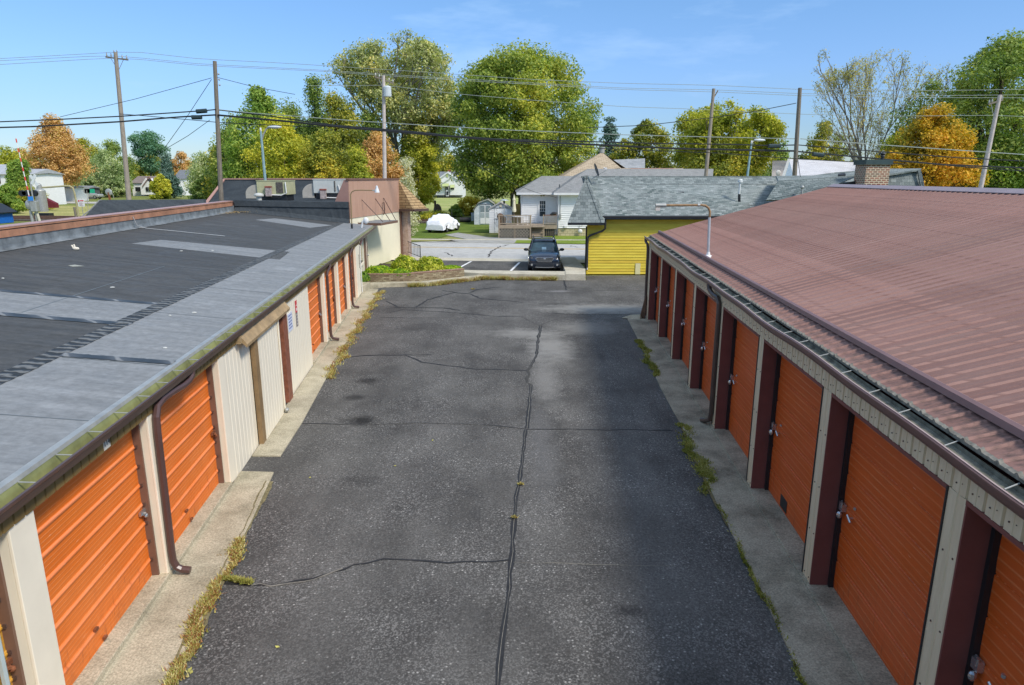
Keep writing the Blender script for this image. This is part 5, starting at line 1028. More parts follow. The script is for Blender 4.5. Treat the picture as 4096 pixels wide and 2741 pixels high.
# sheds
PEEL = NT('peeling_white', .8, .2); _n = PEEL.noise(PEEL.co('UV', (7, 1.6, 1)), 1.6, 6, .75); PEEL.col(PEEL.ramp(_n, [(.40, (.80, .80, .78)), (.53, (.72, .72, .70)), (.58, (.25, .24, .23)), (.7, (.42, .41, .4))], 'LINEAR')); PEEL = PEEL.m
PEELG = plain('weathered_white', (.52, .55, .56), .8, .22, 5.)
s1 = thing('garden_shed', 'small white gabled shed with badly peeling paint beside the deck', 'shed', tuple(gp(1957, 915)))
Ys = 64.8; xa_, xb_ = B7(278, 0, Ys).x, B7(600, 0, Ys).x; ze = B7(0, 275, Ys).z; zr_ = B7(0, 190, Ys).z; xm = (xa_ + xb_) / 2
m = MB(); m.prism([(xa_, 0), (xb_, 0), (xb_, ze), (xm, zr_), (xa_, ze)], 'y', Ys, Ys + 3.2); m.build('wall', PEELG, s1)
clap(xa_ - .02, B7(345, 0, Ys).x, Ys - .03, .05, ze - .02, 'siding', s1, .16, WHITE, .02)
m = MB(); m.box(B7(350, 0, Ys).x, B7(535, 0, Ys).x, Ys - .06, Ys - .001, .05, B7(0, 262, Ys).z); d_ = m.build('door', PEEL, s1); m = MB(); z_ = B7(0, 262, Ys).z; m.box(B7(345, 0, Ys).x, B7(540, 0, Ys).x, Ys - .08, Ys - .061, z_, z_ + .05); m.build('lintel', BLACK, d_)
m = MB(); m.box(B7(350, 0, Ys).x, B7(535, 0, Ys).x, Ys - .08, Ys - .061, B7(0, 415, Ys).z - .02, B7(0, 415, Ys).z + .03); m.build('hinge', BLACK, d_)
m = MB(); m.slab([(xa_ - .15, Ys - .15, ze - .1), (xm, Ys - .15, zr_ + .04), (xm, Ys + 3.3, zr_ + .04), (xa_ - .15, Ys + 3.3, ze - .1)], (0, 0, .06)); m.slab([(xb_ + .15, Ys - .15, ze - .1), (xm, Ys - .15, zr_ + .04), (xm, Ys + 3.3, zr_ + .04), (xb_ + .15, Ys + 3.3, ze - .1)], (0, 0, .06)); m.build('roof', plain('shed_roof', (.36, .34, .31), .8, .2, 5.), s1)
m = MB(); m.lathe((0, 0, 0), [(.13, 0), (.13, .02)], 14); m.v = [(B7(440, 0, Ys).x + p[0], Ys - .03 - p[2], B7(0, 225, Ys).z + p[1]) for p in m.v]; m.build('gable_vent', plain('vent_cream', (.62, .55, .38), .7), s1)
s2 = thing('garden_shed', 'grey-white gambrel roofed shed with glazed double doors behind the peeling shed', 'shed', tuple(gp(1897, 880)))
Y2 = 77; X = lambda x: B7(x, 0, Y2).x; Z = lambda z: B7(0, z, Y2).z
pr = [(X(60), 0), (X(365), 0), (X(365), Z(285)), (X(340), Z(215)), (X(255), Z(150)), (X(120), Z(200)), (X(60), Z(290))]
m = MB(); m.prism(pr, 'y', Y2, Y2 + 4); m.build('wall', PEELG, s2)
m = MB()
q = [(X(45), Z(295)), (X(115), Z(195)), (X(255), Z(143)), (X(345), Z(205)), (X(375), Z(285))]
for a, b in zip(q, q[1:]): m.slab([(a[0], Y2 - .2, a[1]), (b[0], Y2 - .2, b[1]), (b[0], Y2 + 4.1, b[1]), (a[0], Y2 + 4.1, a[1])], (0, 0, .07))
m.build('roof', plain('shed_roof_green', (.30, .31, .26), .8, .2, 5.), s2)
for x0, x1 in ((150, 215), (228, 296)):
    m = MB(); m.box(X(x0 - 4), X(x1 + 4), Y2 - .06, Y2 - .001, .1, Z(210)); d_ = m.build('door', WHITE, s2); m = MB(); m.box(X(x0), X(x1 - 6), Y2 - .075, Y2 - .061, Z(318), Z(222)); m.build('pane', plain('shed_pane', (.20, .24, .25), .2, .2), d_); m = MB(); m.box(X(x0), X(x1 - 6), Y2 - .075, Y2 - .061, Z(395), Z(328)); m.build('panel', plain('shed_panel', (.34, .38, .38), .5), d_)
m = MB(); m.box(X(145), X(300), Y2 - .08, Y2 - .001, Z(210), Z(203)); m.build('lintel', BLACK, s2)
c = gp(1893, 884); tag(MB().box(c.x - .25, c.x + .25, c.y, c.y + .5, 0, .9).box(c.x - .27, c.x + .27, c.y - .02, c.y + .52, .9, .95).build('storage_bin', plain('bin_pale', (.5, .55, .56), .6), bevel=.03), 'pale storage box at the left side of the gambrel shed', 'box')
# black drain pipe, bistro set, posts
p, q = gp(1840, 879.5, .3), gp(1883, 879.5, .3); tag(MB().tube([p, q], .30, n=16).build('drain_pipe', plain('pipe_black', (.03, .028, .028), .5, .2)), 'short thick black corrugated drain pipe lying on the lawn', 'pipe')
mt = plain('iron_green', (.03, .06, .06), .6)
cb = gp(1943, 897); tt_ = thing('bistro_table', 'dark metal garden table on the lawn between its chairs', 'table', cb); MB().lathe(tuple(cb), [(.45, .70), (.45, .73), (.02, .735)], 16).build('table_top', mt, tt_); MB().tube([cb, cb + Vector((0, 0, .7))], .03, n=6).build('leg', mt, tt_)
for i, (u, v, lab) in enumerate(((1924, 897, 'dark metal garden chair on the lawn left of its table'), (1940, 888, 'dark metal garden chair on the lawn behind its table'))):
    c = gp(u, v); t = thing('garden_chair', lab, 'chair', c, 'metal garden chairs on the lawn'); MB().box(c.x - .25, c.x + .25, c.y - .25, c.y + .25, .42, .46).build('seat', mt, t)
    bk = MB(); bk.tube([c + Vector((-.24, .25, .44)), c + Vector((-.24, .28, .85)), c + Vector((-.12, .3, .98)), c + Vector((.12, .3, .98)), c + Vector((.24, .28, .85)), c + Vector((.24, .25, .44))], .025, n=5)
    for k in (-.1, 0, .1): bk.tube([c + Vector((k, .25, .44)), c + Vector((k, .3, .97))], .012, n=4)
    bk.build('backrest', mt, t)
    for dx in (-.22, .22):
        for dy in (-.22, .22): MB().tube([c + Vector((dx, dy, 0)), c + Vector((dx, dy, .43))], .02, n=5).build('leg', mt, t)
yf = thing('yard_fence', 'golden wooden board fence panel between the peeling shed and the white house', 'fence', (X(640), 70, 0)); a, b = B7(640, 0, 67.5), B7(730, 0, 67.5)
MB().box(a.x, b.x, 67.5, 67.55, .1, B7(0, 200, 67.5).z).build('boards', mk_wood('golden_wood', (.38, .24, .06), (.55, .36, .11), 5), yf); MB().box(b.x - .1, b.x, 67.42, 67.5, 0, B7(0, 195, 67.5).z).build('post', DECKW, yf)
ff = thing('field_fence', 'thin wire fence on posts between the lawn and the rough field', 'fence', (-10, 79, 0)); PX = [(1634, 881), (1686, 876), (1740, 872), (1808, 880), (1700, 872)]
for u, v in PX[:4]: c = gp(u, v); MB().tube([c, c + Vector((0, 0, 1.35))], .055, n=6).build('post', POLED, ff)
for h in (.5, 1.2): MB().tube([gp(1600, 878) + Vector((0, 0, h)), gp(1690, 876) + Vector((0, 0, h)), gp(1808, 880) + Vector((0, 0, h)), gp(1850, 876) + Vector((0, 0, h))], .008, n=4).build('wire', GALV, ff)
c = gp(1742, 871); m = MB(); m.tube([c, c + Vector((0, 0, 2.2))], .18, 0.14, n=7); m.ball((c.x + .3, c.y, .9), (.55, .4, .9), 8, 6); tag(m.build('dead_stump', plain('dead_plant', (.10, .075, .05), .95, .4, 8.)), 'dead brown stump with withered growth at the edge of the field', 'stump')

# ================================================================== FAR HOUSE
def fhouse(lab, x0, x1, vb, ve, vr, Y, roofc, wallm=None, gable_u=None, name='house', dep=8):
    t = thing(name, lab, 'house', (at(x0, 0, Y).x, Y, 0)); a, b = at(x0, ve, Y), at(x1, ve, Y); z = a.z; zr2 = at(x0, vr, Y + dep / 2).z
    MB().box(a.x, b.x, Y, Y + dep, -.05, z).build('wall', wallm or SIDW, t)
    m = MB(); m.prism([(Y - .4, z - .1), (Y + dep / 2, zr2), (Y + dep + .4, z - .1), (Y + dep / 2, z + .1)], 'x', a.x - .4, b.x + .4); m.build('roof', plain('roof_' + roofc[0], roofc[1], .85, .15, 1.5), t); return t, a, b, z
t, a, b, z = fhouse('white cottage with dark grey roof and green awnings beyond the field', 1712, 1850, 780, 728, 687, 182, ('slate', (.17, .18, .19)), dep=12)
e6 = lambda x, y: (1600 + x * .2134, 640 + y * .2134)
def E6(x, y, Y=181.5): return at(*e6(x, y or 560), Y)
m = MB(); pts = [(650, 655), (650, 410), (910, 232), (1100, 370), (1180, 430), (1180, 655)]; m.prism([(E6(x, 0).x, E6(0, y).z) for x, y in pts], 'y', 178.5, 182); m.build('front_gable', SIDW, t)
for x0, y0, x1, y1 in ((640, 415, 910, 222), (910, 222, 1110, 375), (800, 425, 960, 320)):
    m = MB(); m.tube([E6(x0, y0, 178.2), E6(x1, y1, 178.2)], .2, n=4); m.build('barge_board', WHITE, t)
m = MB(); m.box(E6(845, 0, 178.3).x, E6(925, 0, 178.3).x, 178.2, 178.45, 0, E6(0, 485, 178).z); d_ = m.build('door', BLACK, t); m = MB(); m.box(E6(858, 0, 178.1).x, E6(912, 0, 178.1).x, 178.1, 178.19, .4, E6(0, 500, 178).z); m.build('screen', WHITE, d_)
m = MB(); m.box(E6(866, 0, 178).x, E6(904, 0, 178).x, 178.0, 178.09, 2.0, E6(0, 505, 178).z); m.box(E6(868, 0, 178).x, E6(902, 0, 178).x, 178.0, 178.09, .7, 1.6); m.build('pane', BLACK, d_)
for x0, x1 in ((722, 782), (972, 1035)):
    m = MB(); m.box(E6(x0, 0).x, E6(x1, 0).x, 178.3, 178.48, E6(0, 550).z, E6(0, 490).z); w_ = m.build('window', BLACK, t)
AWN = plain('awning_green', (.42, .47, .20), .7, .1)
for x0, x1, y0, y1 in ((715, 785, 500, 450), (820, 935, 485, 440), (965, 1040, 512, 462)):
    m = MB(); p, q = E6(x0, y0), E6(x1, y1); m.slab([(p.x, 177.2, p.z), (q.x, 177.2, p.z), (q.x, 178.4, q.z), (p.x, 178.4, q.z)], (0, 0, -.1)); m.build('awning', AWN, t)
p, q = E6(875, 240, 184), E6(915, 175, 184); MB().box(p.x, q.x, 187, 188.5, p.z - 1, q.z).build('chimney', plain('brick_red', (.33, .09, .05), .8), t)
m = MB(); m.box(E6(895, 0).x, E6(930, 0).x, 178.35, 178.49, E6(0, 325).z, E6(0, 262).z); m.build('gable_window', AWN, t)
fb = thing('house', 'white outbuilding attached left of the cottage beyond the field', 'house', (E6(525, 0).x, 182, 0)); MB().box(E6(525, 0).x, E6(650, 0).x, 181, 188, 0, E6(0, 430).z).build('wall', SIDW, fb); MB().box(E6(520, 0).x, E6(655, 0).x, 180.8, 188, E6(0, 430).z, E6(0, 415).z).build('roof', plain('roof_slate2', (.2, .2, .2), .8), fb)
# left background houses
a1 = lambda x, y: (x * .4784, 150 + y * .4784)
t, a, b, z = fhouse('small white gabled house with brownish roof behind the lane', a1(1100, 0)[0], a1(1290, 0)[0], 778, a1(0, 1215)[1], a1(0, 1160)[1], 195, ('taupe', (.20, .16, .14)), dep=9)
m = MB(); m.prism([(at(a1(x, 0)[0], 0, 193.5).x, at(0, a1(0, y)[1], 193.5).z) for x, y in ((1195, 1315), (1195, 1245), (1245, 1180), (1300, 1245), (1300, 1315))], 'y', 193, 197); m.build('front_gable', SIDW, t)
m = MB(); m.slab([at(*a1(1190, 1250), 192.6), at(*a1(1245, 1172), 192.6), at(*a1(1235, 1172), 200), at(*a1(1180, 1250), 200)], (0, 0, .25)); m.slab([at(*a1(1245, 1172), 192.6), at(*a1(1305, 1250), 192.6), at(*a1(1305, 1250), 200), at(*a1(1255, 1172), 200)], (0, 0, .25)); m.build('front_roof', plain('roof_red', (.25, .13, .10), .85), t)
for x in (1152, 1240, 1262): m = MB(); m.box(at(a1(x - 8, 0)[0], 0, 192.9).x, at(a1(x + 8, 0)[0], 0, 192.9).x, 192.8, 192.99 if x > 1200 else 195, at(0, a1(0, 1288)[1], 193).z, at(0, a1(0, 1252)[1], 193).z); m.build('window', BLACK, t)
fhouse('white house with steep grey roof right of the blue spruce', a1(1460, 0)[0], a1(1540, 0)[0], 778, a1(0, 1180)[1], a1(0, 1108)[1], 202, ('steel', (.16, .17, .18)), dep=9)
t, a, b, z = fhouse('two storey pale house left of the green columnar evergreens', -130, a1(45, 0)[0], 778, a1(0, 1140)[1], a1(0, 1062)[1], 125, ('pale_grey', (.36, .37, .38)), dep=9)
m = MB(); m.box(at(a1(10, 0)[0], 0, 124.9).x, at(a1(30, 0)[0], 0, 124.9).x, 124.85, 124.99, at(0, a1(0, 1220)[1], 125).z, at(0, a1(0, 1155)[1], 125).z); m.build('window', BLACK, t)
fhouse('two storey pale house right of the green columnar evergreens', a1(160, 0)[0], a1(255, 0)[0], 778, a1(0, 1140)[1], a1(0, 1100)[1], 128, ('pale_grey2', (.36, .37, .38)), dep=9)
fhouse('long low white mobile home behind the crossing gate', a1(300, 0)[0], a1(610, 0)[0], 785, a1(0, 1258)[1], a1(0, 1245)[1], 152, ('tin', (.35, .35, .33)), dep=5, name='mobile_home')
fhouse('dark grey garage right of the white mobile home', a1(625, 0)[0], a1(730, 0)[0], 785, a1(0, 1262)[1], a1(0, 1240)[1], 170, ('tin2', (.2, .2, .2)), plain('dark_wall', (.09, .09, .09), .8), dep=5, name='garage')
c = at(0, 855, 78); b1 = thing('blue_shed', 'bright blue shed with black sloping roof at the left edge beside the railway', 'shed', (c.x - 2, 78, 0)); xe = at(34, 0, 78).x - 2.0; zt3, zb3 = at(0, 823, 78).z, .0
m = MB(); m.prism([(xe - 6, 0), (xe, 0), (xe, at(0, 850, 78).z), (xe - 1.2, at(0, 826, 78).z), (xe - 6, at(0, 805, 78).z)], 'y', 78, 81); m.build('wall', plain('blue_paint', (.015, .13, .48), .4, .1), b1)
m = MB(); m.slab([(xe - 1.3, 77.6, at(0, 822, 78).z), (xe + .35, 77.6, at(0, 856, 78).z), (xe + .35, 81.4, at(0, 856, 78).z), (xe - 1.3, 81.4, at(0, 822, 78).z)], (0, 0, .1)); m.slab([(xe - 1.3, 77.6, at(0, 822, 78).z), (xe - 6, 77.6, at(0, 800, 78).z), (xe - 6, 81.4, at(0, 800, 78).z), (xe - 1.3, 81.4, at(0, 822, 78).z)], (0, 0, .1)); m.build('roof', BLACK, b1)
# crossing gate
d1c = lambda x, y: (x * .2168, 560 + y * .2168)
def Q1(x, y, Y): return at(*d1c(x, y or 1150), Y)
YG = 66.
cgt = thing('crossing_gate', 'railway crossing signal with raised red and white striped barrier arm', 'crossing gate', (Q1(600, 0, YG).x, YG, 0))
bx_ = Q1(600, 0, YG).x
MB().tube([(bx_ + .1, YG, 0), Q1(545, 690, YG)], .07, n=8).build('mast', GALV, cgt)
MB().tube([(bx_ - .25, YG, 0), Q1(600, 1300, YG) + Vector((-.2, 0, 0))], .14, n=10).build('side_post', GALV, cgt); MB().tube([(bx_ + .55, YG, 0), Q1(655, 1260, YG)], .12, n=10).build('side_post', plain('post_cream', (.5, .47, .36), .6), cgt)
p, q = Q1(570, 1180, YG), Q1(290, -40, YG); nn = 14; WS, RS_ = WHITE, plain('gate_red', (.60, .06, .05), .5)
ar = MB().tube([p, q], .055, .03, n=6).build('barrier_arm', WS, cgt)
for i in range(1, nn, 2): MB().tube([p.lerp(q, i / nn), p.lerp(q, (i + .8) / nn)], .075 - .02 * i / nn, n=6).build('red_stripe', RS_, ar)
m = MB(); c = Q1(655, 1230, YG); m.box(c.x - .35, c.x + .3, YG - .3, YG + .2, c.z - .5, c.z + .55); m.build('gate_mechanism', GALV, cgt, bevel=.08); m = MB(); c = Q1(540, 1200, YG); m.ball(tuple(c), (.38, .25, .5), 10, 8); m.build('counterweight', GALV, cgt)
for (x0, y0, x1, y1) in ((545, 650, 690, 850), (655, 640, 590, 820)):
    a, b = Q1(x0, y0, YG), Q1(x1, y1, YG); d = (b - a).normalized(); n_ = Vector((-d.z, 0, d.x)) * .13; yo = -.05 if x0 > 600 else .02; m = MB(); m.slab([a + n_ + Vector((0, yo, 0)), b + n_ + Vector((0, yo, 0)), b - n_ + Vector((0, yo, 0)), a - n_ + Vector((0, yo, 0))], (0, .03, 0)); m.build('crossbuck_board', plain('board_back', (.62, .64, .62), .5, .12, 8.), cgt)
for x, dark in ((440, 0), (395, 1), (620, 1), (490, 1)):
    c = Q1(x, 985, YG); m = MB(); m.tube([c, c + Vector((0, .25, 0))], .30 if dark else .2, n=16); m.build('signal_lamp', BLACK if dark else GALV, cgt)
m = MB(); c = Q1(610, 1080, YG); m.box(c.x - .25, c.x + .22, YG - .35, YG - .3, c.z - .2, c.z + .2); m.build('blue_sign', plain('sign_blue', (.03, .22, .60), .5), cgt)
# silver vent stack behind gate
c = Q1(745, 1000, 90.); wt = thing('metal_hopper', 'shiny metal hopper with narrow neck behind the crossing signal', 'hopper', (c.x, 90, 0)); MB().lathe((c.x, 90, 0), [(.62, .8), (.64, Q1(0, 940, 90).z), (.6, Q1(0, 930, 90).z), (.32, Q1(0, 900, 90).z), (.30, Q1(0, 830, 90).z), (.2, Q1(0, 810, 90).z), (.12, Q1(0, 800, 90).z)], 18).build('body', GALV, wt); MB().box(c.x - 1, c.x + 1, 89.5, 90.5, 0, .6).build('base', BLACK, wt)
c = Q1(880, 960, 110.); m = MB(); m.prism([(c.x - .6, 0.4), (c.x + .9, .4), (c.x + .9, 1.1), (c.x - .6, 1.9)], 'y', 110, 110.8); tag(m.build('red_trailer', plain('dark_red', (.14, .02, .025), .7)), 'dark red sloping machine or trailer behind the metal hopper', 'trailer')
# goal like pipe frame
pf = thing('pipe_frame', 'weathered yellowish pipe arch standing by the railway', 'frame', (Q1(1400, 0, 76).x, 76, 0)); pm = plain('pipe_ochre', (.36, .32, .18), .7, .15)
MB().tube([Q1(780, 880, 76), Q1(1000, 865, 76), Q1(1200, 850, 76), Q1(1290, 855, 76), Q1(1345, 890, 76), Q1(1380, 1000, 76), (Q1(1420, 0, 76).x, 76, 0)], .10, n=8).build('arch', pm, pf)
MB().tube([(Q1(1370, 0, 76).x, 76, 0), Q1(1370, 1240, 76)], .13, n=8).build('post', POLED, pf)
sg = thing('warning_sign', 'white notice sign with red heading on a post by the railway', 'sign', (Q1(1505, 0, 74).x, 74, 0)); a, b = Q1(1447, 1230, 74), Q1(1548, 1100, 74)
MB().box(a.x, b.x, 74, 74.03, a.z, b.z).build('panel', WHITE, sg); MB().tube([(a.x + .35, 74.06, 0), (a.x + .35, 74.06, b.z)], .04, n=6).build('post', GALV, sg)
h_ = b.z - a.z; w_ = b.x - a.x; red = plain('sign_red', (.6, .05, .06), .5); MB().box(a.x + .06, a.x + w_ * .28, 73.98, 73.995, b.z - h_ * .32, b.z - .06).build('red_square', red, sg); MB().box(a.x + w_ * .36, b.x - .06, 73.98, 73.995, b.z - h_ * .24, b.z - h_ * .10).build('heading', red, sg)
for i in range(4): MB().box(a.x + .15, b.x - .15 - .1 * (i % 2), 73.985, 73.995, a.z + h_ * (.12 + .13 * i), a.z + h_ * (.12 + .13 * i) + .04).build('text_line', plain('sign_grey', (.45, .30, .32), .6), sg)
for u, lab, k in ((d1c(1600, 0)[0], 'white round street sign and green name plate in front of the pale pickup', 0),):
    t = thing('street_sign', lab, 'sign', (at(u, 0, 112).x, 112, 0)); x = at(u, 0, 112).x; MB().tube([(x, 112, 0), Q1(1600, 930, 112)], .05, n=6).build('post', GALV, t); m = MB(); c = Q1(1595, 935, 112); m.tube([c, c + Vector((0, .05, 0))], .6, n=8); m.build('stop_back', GALV, t); c = Q1(1652, 940, 112); MB().box(c.x - .8, c.x + .8, 112, 112.05, c.z - .35, c.z + .3).build('green_plate', plain('sign_green', (.02, .36, .20), .5), t)
t = thing('mailbox', 'grey satellite dish on a short rusty post behind the black roof slope', 'satellite dish', (Q1(2005, 0, 70).x, 70, 0)); t.name = 'yard_dish'; WL[t.name] = Vector((Q1(2005, 0, 70).x, 70, 0)); c = Q1(2005, 965, 70); MB().ball(tuple(c), (.36, .1, .36), 14, 8).build('reflector', GALV, t); MB().tube([(c.x, 70, 0), c], .12, n=6).build('post', RUST, t); MB().tube([c, Q1(2080, 1000, 70), Q1(2105, 1085, 70)], .03, n=5).build('arm', GALV, t)
# ================================================================== VEHICLES
def car_place(root, loc, ang, sc=1.):
    root.location = loc; root.rotation_euler = (0, 0, ang); root.scale = (sc, sc, sc)
def loft(secs, n_close=False):   # secs: list of (y, [(x,z)...]) half sections, mirrored
    m = MB(); k = None; vs = []
    for y, pr in secs:
        full = [(x, y, z) for x, z in pr] + [(-x, y, z) for x, z in reversed(pr) if abs(x) > 1e-6]; k = len(full); vs += full
    fs = [(i * k + j, i * k + (j + 1) % k, (i + 1) * k + (j + 1) % k, (i + 1) * k + j) for i in range(len(secs) - 1) for j in range(k)]
    fs += [tuple(range(k)), tuple(range((len(secs) - 1) * k, len(secs) * k))[::-1]]
    return m.add(vs, fs)
def paint(name, c): 
    m = NT(name, .22, .5, .25); m.col(c); m.b.inputs['Coat Weight'].default_value = .8; m.b.inputs['Coat Roughness'].default_value = .06; return m.m
def wheel(root, x, y, r, w=.22):
    m = MB(); sx_ = 1 if x > 0 else -1; prof = [(r * .62, -w / 2), (r * .95, -w / 2), (r, -w / 2 + .03), (r, w / 2 - .03), (r * .95, w / 2), (r * .62, w / 2)]; N = 20; vs = []
    for rr, a in prof: vs += [(x + a, y + rr * math.cos(2 * math.pi * k / N), r + rr * math.sin(2 * math.pi * k / N)) for k in range(N)]
    m.add(vs, [(i * N + k, i * N + (k + 1) % N, (i + 1) * N + (k + 1) % N, (i + 1) * N + k) for i in range(5) for k in range(N)]); wh = m.build('wheel', RUBBER, root)
    m = MB(); m.tube([(x - .06 * sx_, y, r), (x + w / 2 * sx_ * .8, y, r)], r * .62, n=16); m.build('rim', plain('alloy', (.35, .35, .36), .3, .1, 5, .5, .6), wh)
# estate car facing the camera; front at y = -2.4
suv = thing('estate_car', 'dark blue estate car with chrome grille and roof rails parked nose to the raised walk', 'car')
NAVY = paint('navy_paint', (.017, .026, .045)); CLAD = plain('cladding', (.03, .03, .032), .6)
def S(y, w, zb, zs, zh, wh, zc): return (y, [(0, zb), (w * .86, zb), (w, zb + .12), (w, zs), (w * .985, zs + .1), (wh, zh), (wh * .55, zc), (0, zc + .012)])
body = loft([S(-2.42, .62, .34, .52, .66, .55, .68), S(-2.38, .80, .24, .55, .78, .74, .80), S(-2.26, .89, .22, .62, .86, .80, .90), S(-2.0, .92, .22, .70, .93, .82, .985), S(-1.5, .925, .24, .76, .985, .82, 1.06), S(-1.05, .925, .24, .82, 1.03, .82, 1.10), S(-.8, .925, .24, .86, 1.06, .84, 1.10), S(.6, .93, .24, .88, 1.07, .86, 1.09), S(1.9, .92, .26, .90, 1.08, .84, 1.10), S(2.3, .88, .30, .86, 1.06, .78, 1.08), S(2.42, .80, .36, .70, .95, .70, .97)])
b = body.build('body', NAVY, suv, smooth=True); sb = b.modifiers.new('s', 'SUBSURF'); sb.levels = sb.render_levels = 1
gl = loft([(-1.12, [(0, 1.06), (.78, 1.03), (.79, 1.05), (.5, 1.075), (0, 1.085)]), (-.35, [(0, 1.06), (.80, 1.04), (.66, 1.50), (.4, 1.545), (0, 1.555)]), (.2, [(0, 1.06), (.82, 1.05), (.67, 1.58), (.4, 1.61), (0, 1.62)]), (1.3, [(0, 1.06), (.82, 1.05), (.66, 1.58), (.4, 1.61), (0, 1.62)]), (2.0, [(0, 1.06), (.78, 1.05), (.62, 1.52), (.4, 1.55), (0, 1.56)]), (2.32, [(0, 1.06), (.74, 1.05), (.70, 1.12), (.4, 1.13), (0, 1.14)])])
WIND = plain('windscreen', (.045, .085, .09), .08, .5, 1.6, .8)
g_ = gl.build('glasshouse', WIND, suv, smooth=True)
rf = loft([(-.42, [(0, 1.53), (.64, 1.485), (.67, 1.50), (.45, 1.555), (0, 1.575)]), (.2, [(0, 1.59), (.665, 1.57), (.69, 1.585), (.45, 1.63), (0, 1.645)]), (1.3, [(0, 1.59), (.66, 1.57), (.68, 1.585), (.45, 1.63), (0, 1.645)]), (2.05, [(0, 1.54), (.60, 1.50), (.63, 1.52), (.45, 1.565), (0, 1.58)])]).build('roof', NAVY, suv, smooth=True)
for s_ in (1, -1):
    MB().tube([(s_ * .80, -1.10, 1.05), (s_ * .66, -.38, 1.50), (s_ * .675, .2, 1.58)], .035, n=6).build('pillar', NAVY, suv)
    MB().tube([(s_ * .825, -.05, 1.05), (s_ * .68, -.02, 1.55)], .03, n=6).build('pillar', NAVY, suv); MB().tube([(s_ * .825, 1.0, 1.05), (s_ * .67, 1.05, 1.58)], .03, n=6).build('pillar', NAVY, suv)
    MB().tube([(s_ * .62, -.25, 1.56), (s_ * .62, -.1, 1.68), (s_ * .62, 1.7, 1.69), (s_ * .60, 1.9, 1.58)], .03, n=6).build('roof_rail', BLACK, suv)
    mr = MB().ball((s_ * 1.03, -.62, 1.09), (.14, .09, .085), 10, 8).build('mirror', BLACK, suv, smooth=True); MB().tube([(s_ * .86, -.6, 1.03), (s_ * .98, -.62, 1.06)], .03, n=6).build('mirror_arm', BLACK, mr)
    hl = loft([(0, [(0, 0), (.0, 0)])]) if 0 else None
    X_ = lambda x, y, z: (s_ * x, y, z)
    m = MB(); m.slab([X_(.46, -2.345, .715), X_(.72, -2.29, .72), X_(.86, -2.13, .77), X_(.88, -2.05, .90), X_(.78, -2.20, .885), X_(.50, -2.33, .80)], (0, .12, 0)); h = m.build('headlight', plain('lamp_glass', (.30, .33, .35), .12, .3, 10, .8, .3), suv)
    m = MB(); m.tube([X_(.70, -2.335, .80), X_(.70, -2.20, .80)], .06, n=14); m.build('projector', BLACK, h)
    m = MB(); m.tube([X_(.70, -2.345, .80), X_(.70, -2.335, .80)], .036, n=12); m.build('lens', CHROME, h)
    m = MB(); m.tube([X_(.48, -2.37, .72), X_(.80, -2.265, .73), X_(.885, -2.13, .78)], .014, n=5); m.tube([X_(.885, -2.10, .78), X_(.885, -2.05, .90), X_(.72, -2.24, .893)], .014, n=5); m.build('chrome_trim', CHROME, h)
    m = MB(); m.tube([X_(.70, -2.40, .43), X_(.70, -2.3, .43)], .062, n=14); m.build('fog_lamp', CHROME, suv)
    m = MB(); m.slab([X_(.50, -2.405, .58), X_(.86, -2.28, .56), X_(.92, -2.12, .40), X_(.90, -2.15, .24), X_(.55, -2.41, .26), X_(.44, -2.44, .34)], (0, .1, 0)); m.build('lower_cladding', CLAD, suv)
    for yy__ in (-1.5, 1.3): wheel(suv, s_ * .80, yy__, .34)
m = MB(); m.slab([(-.44, -2.425, .83), (.44, -2.425, .83), (.50, -2.42, .77), (.36, -2.445, .60), (-.36, -2.445, .60), (-.50, -2.42, .77)], (0, .1, 0)); gr2 = m.build('grille', BLACK, suv)
pts = [(-.44, .83), (.44, .83), (.50, .77), (.36, .60), (-.36, .60), (-.50, .77)]
m = MB(); m.tube([(x, -2.45, z) for x, z in pts + pts[:1]], .016, n=5); m.build('chrome_surround', CHROME, gr2)
for z, w in ((.66, .41), (.715, .455), (.77, .49)): MB().tube([(-w, -2.455, z), (w, -2.455, z)], .012, n=5).build('chrome_bar', CHROME, gr2)
MB().ball((0, -2.465, .765), (.075, .012, .042), 12, 6).build('badge', CHROME, gr2)
m = MB(); m.slab([(-.5, -2.44, .47), (.5, -2.44, .47), (.46, -2.45, .36), (-.46, -2.45, .36)], (0, .08, 0)); m.build('lower_intake', BLACK, suv)
m = MB(); m.tube([(-.5, -2.45, .30), (0, -2.48, .29), (.5, -2.45, .30)], .028, n=6); m.build('skid_trim', CHROME, suv)
m = MB(); m.slab([(-.13, -1.06, 1.125), (.12, -1.06, 1.125), (.12, -.86, 1.245), (-.13, -.86, 1.245)], (0, -.01, .01)); m.build('windscreen_paper', plain('paper', (.45, .58, .58), .5), g_)
c = gp(2177, 1076, .06); car_place(suv, (c.x + .0, c.y + .85, .06), R_(-1.5), 1.0)

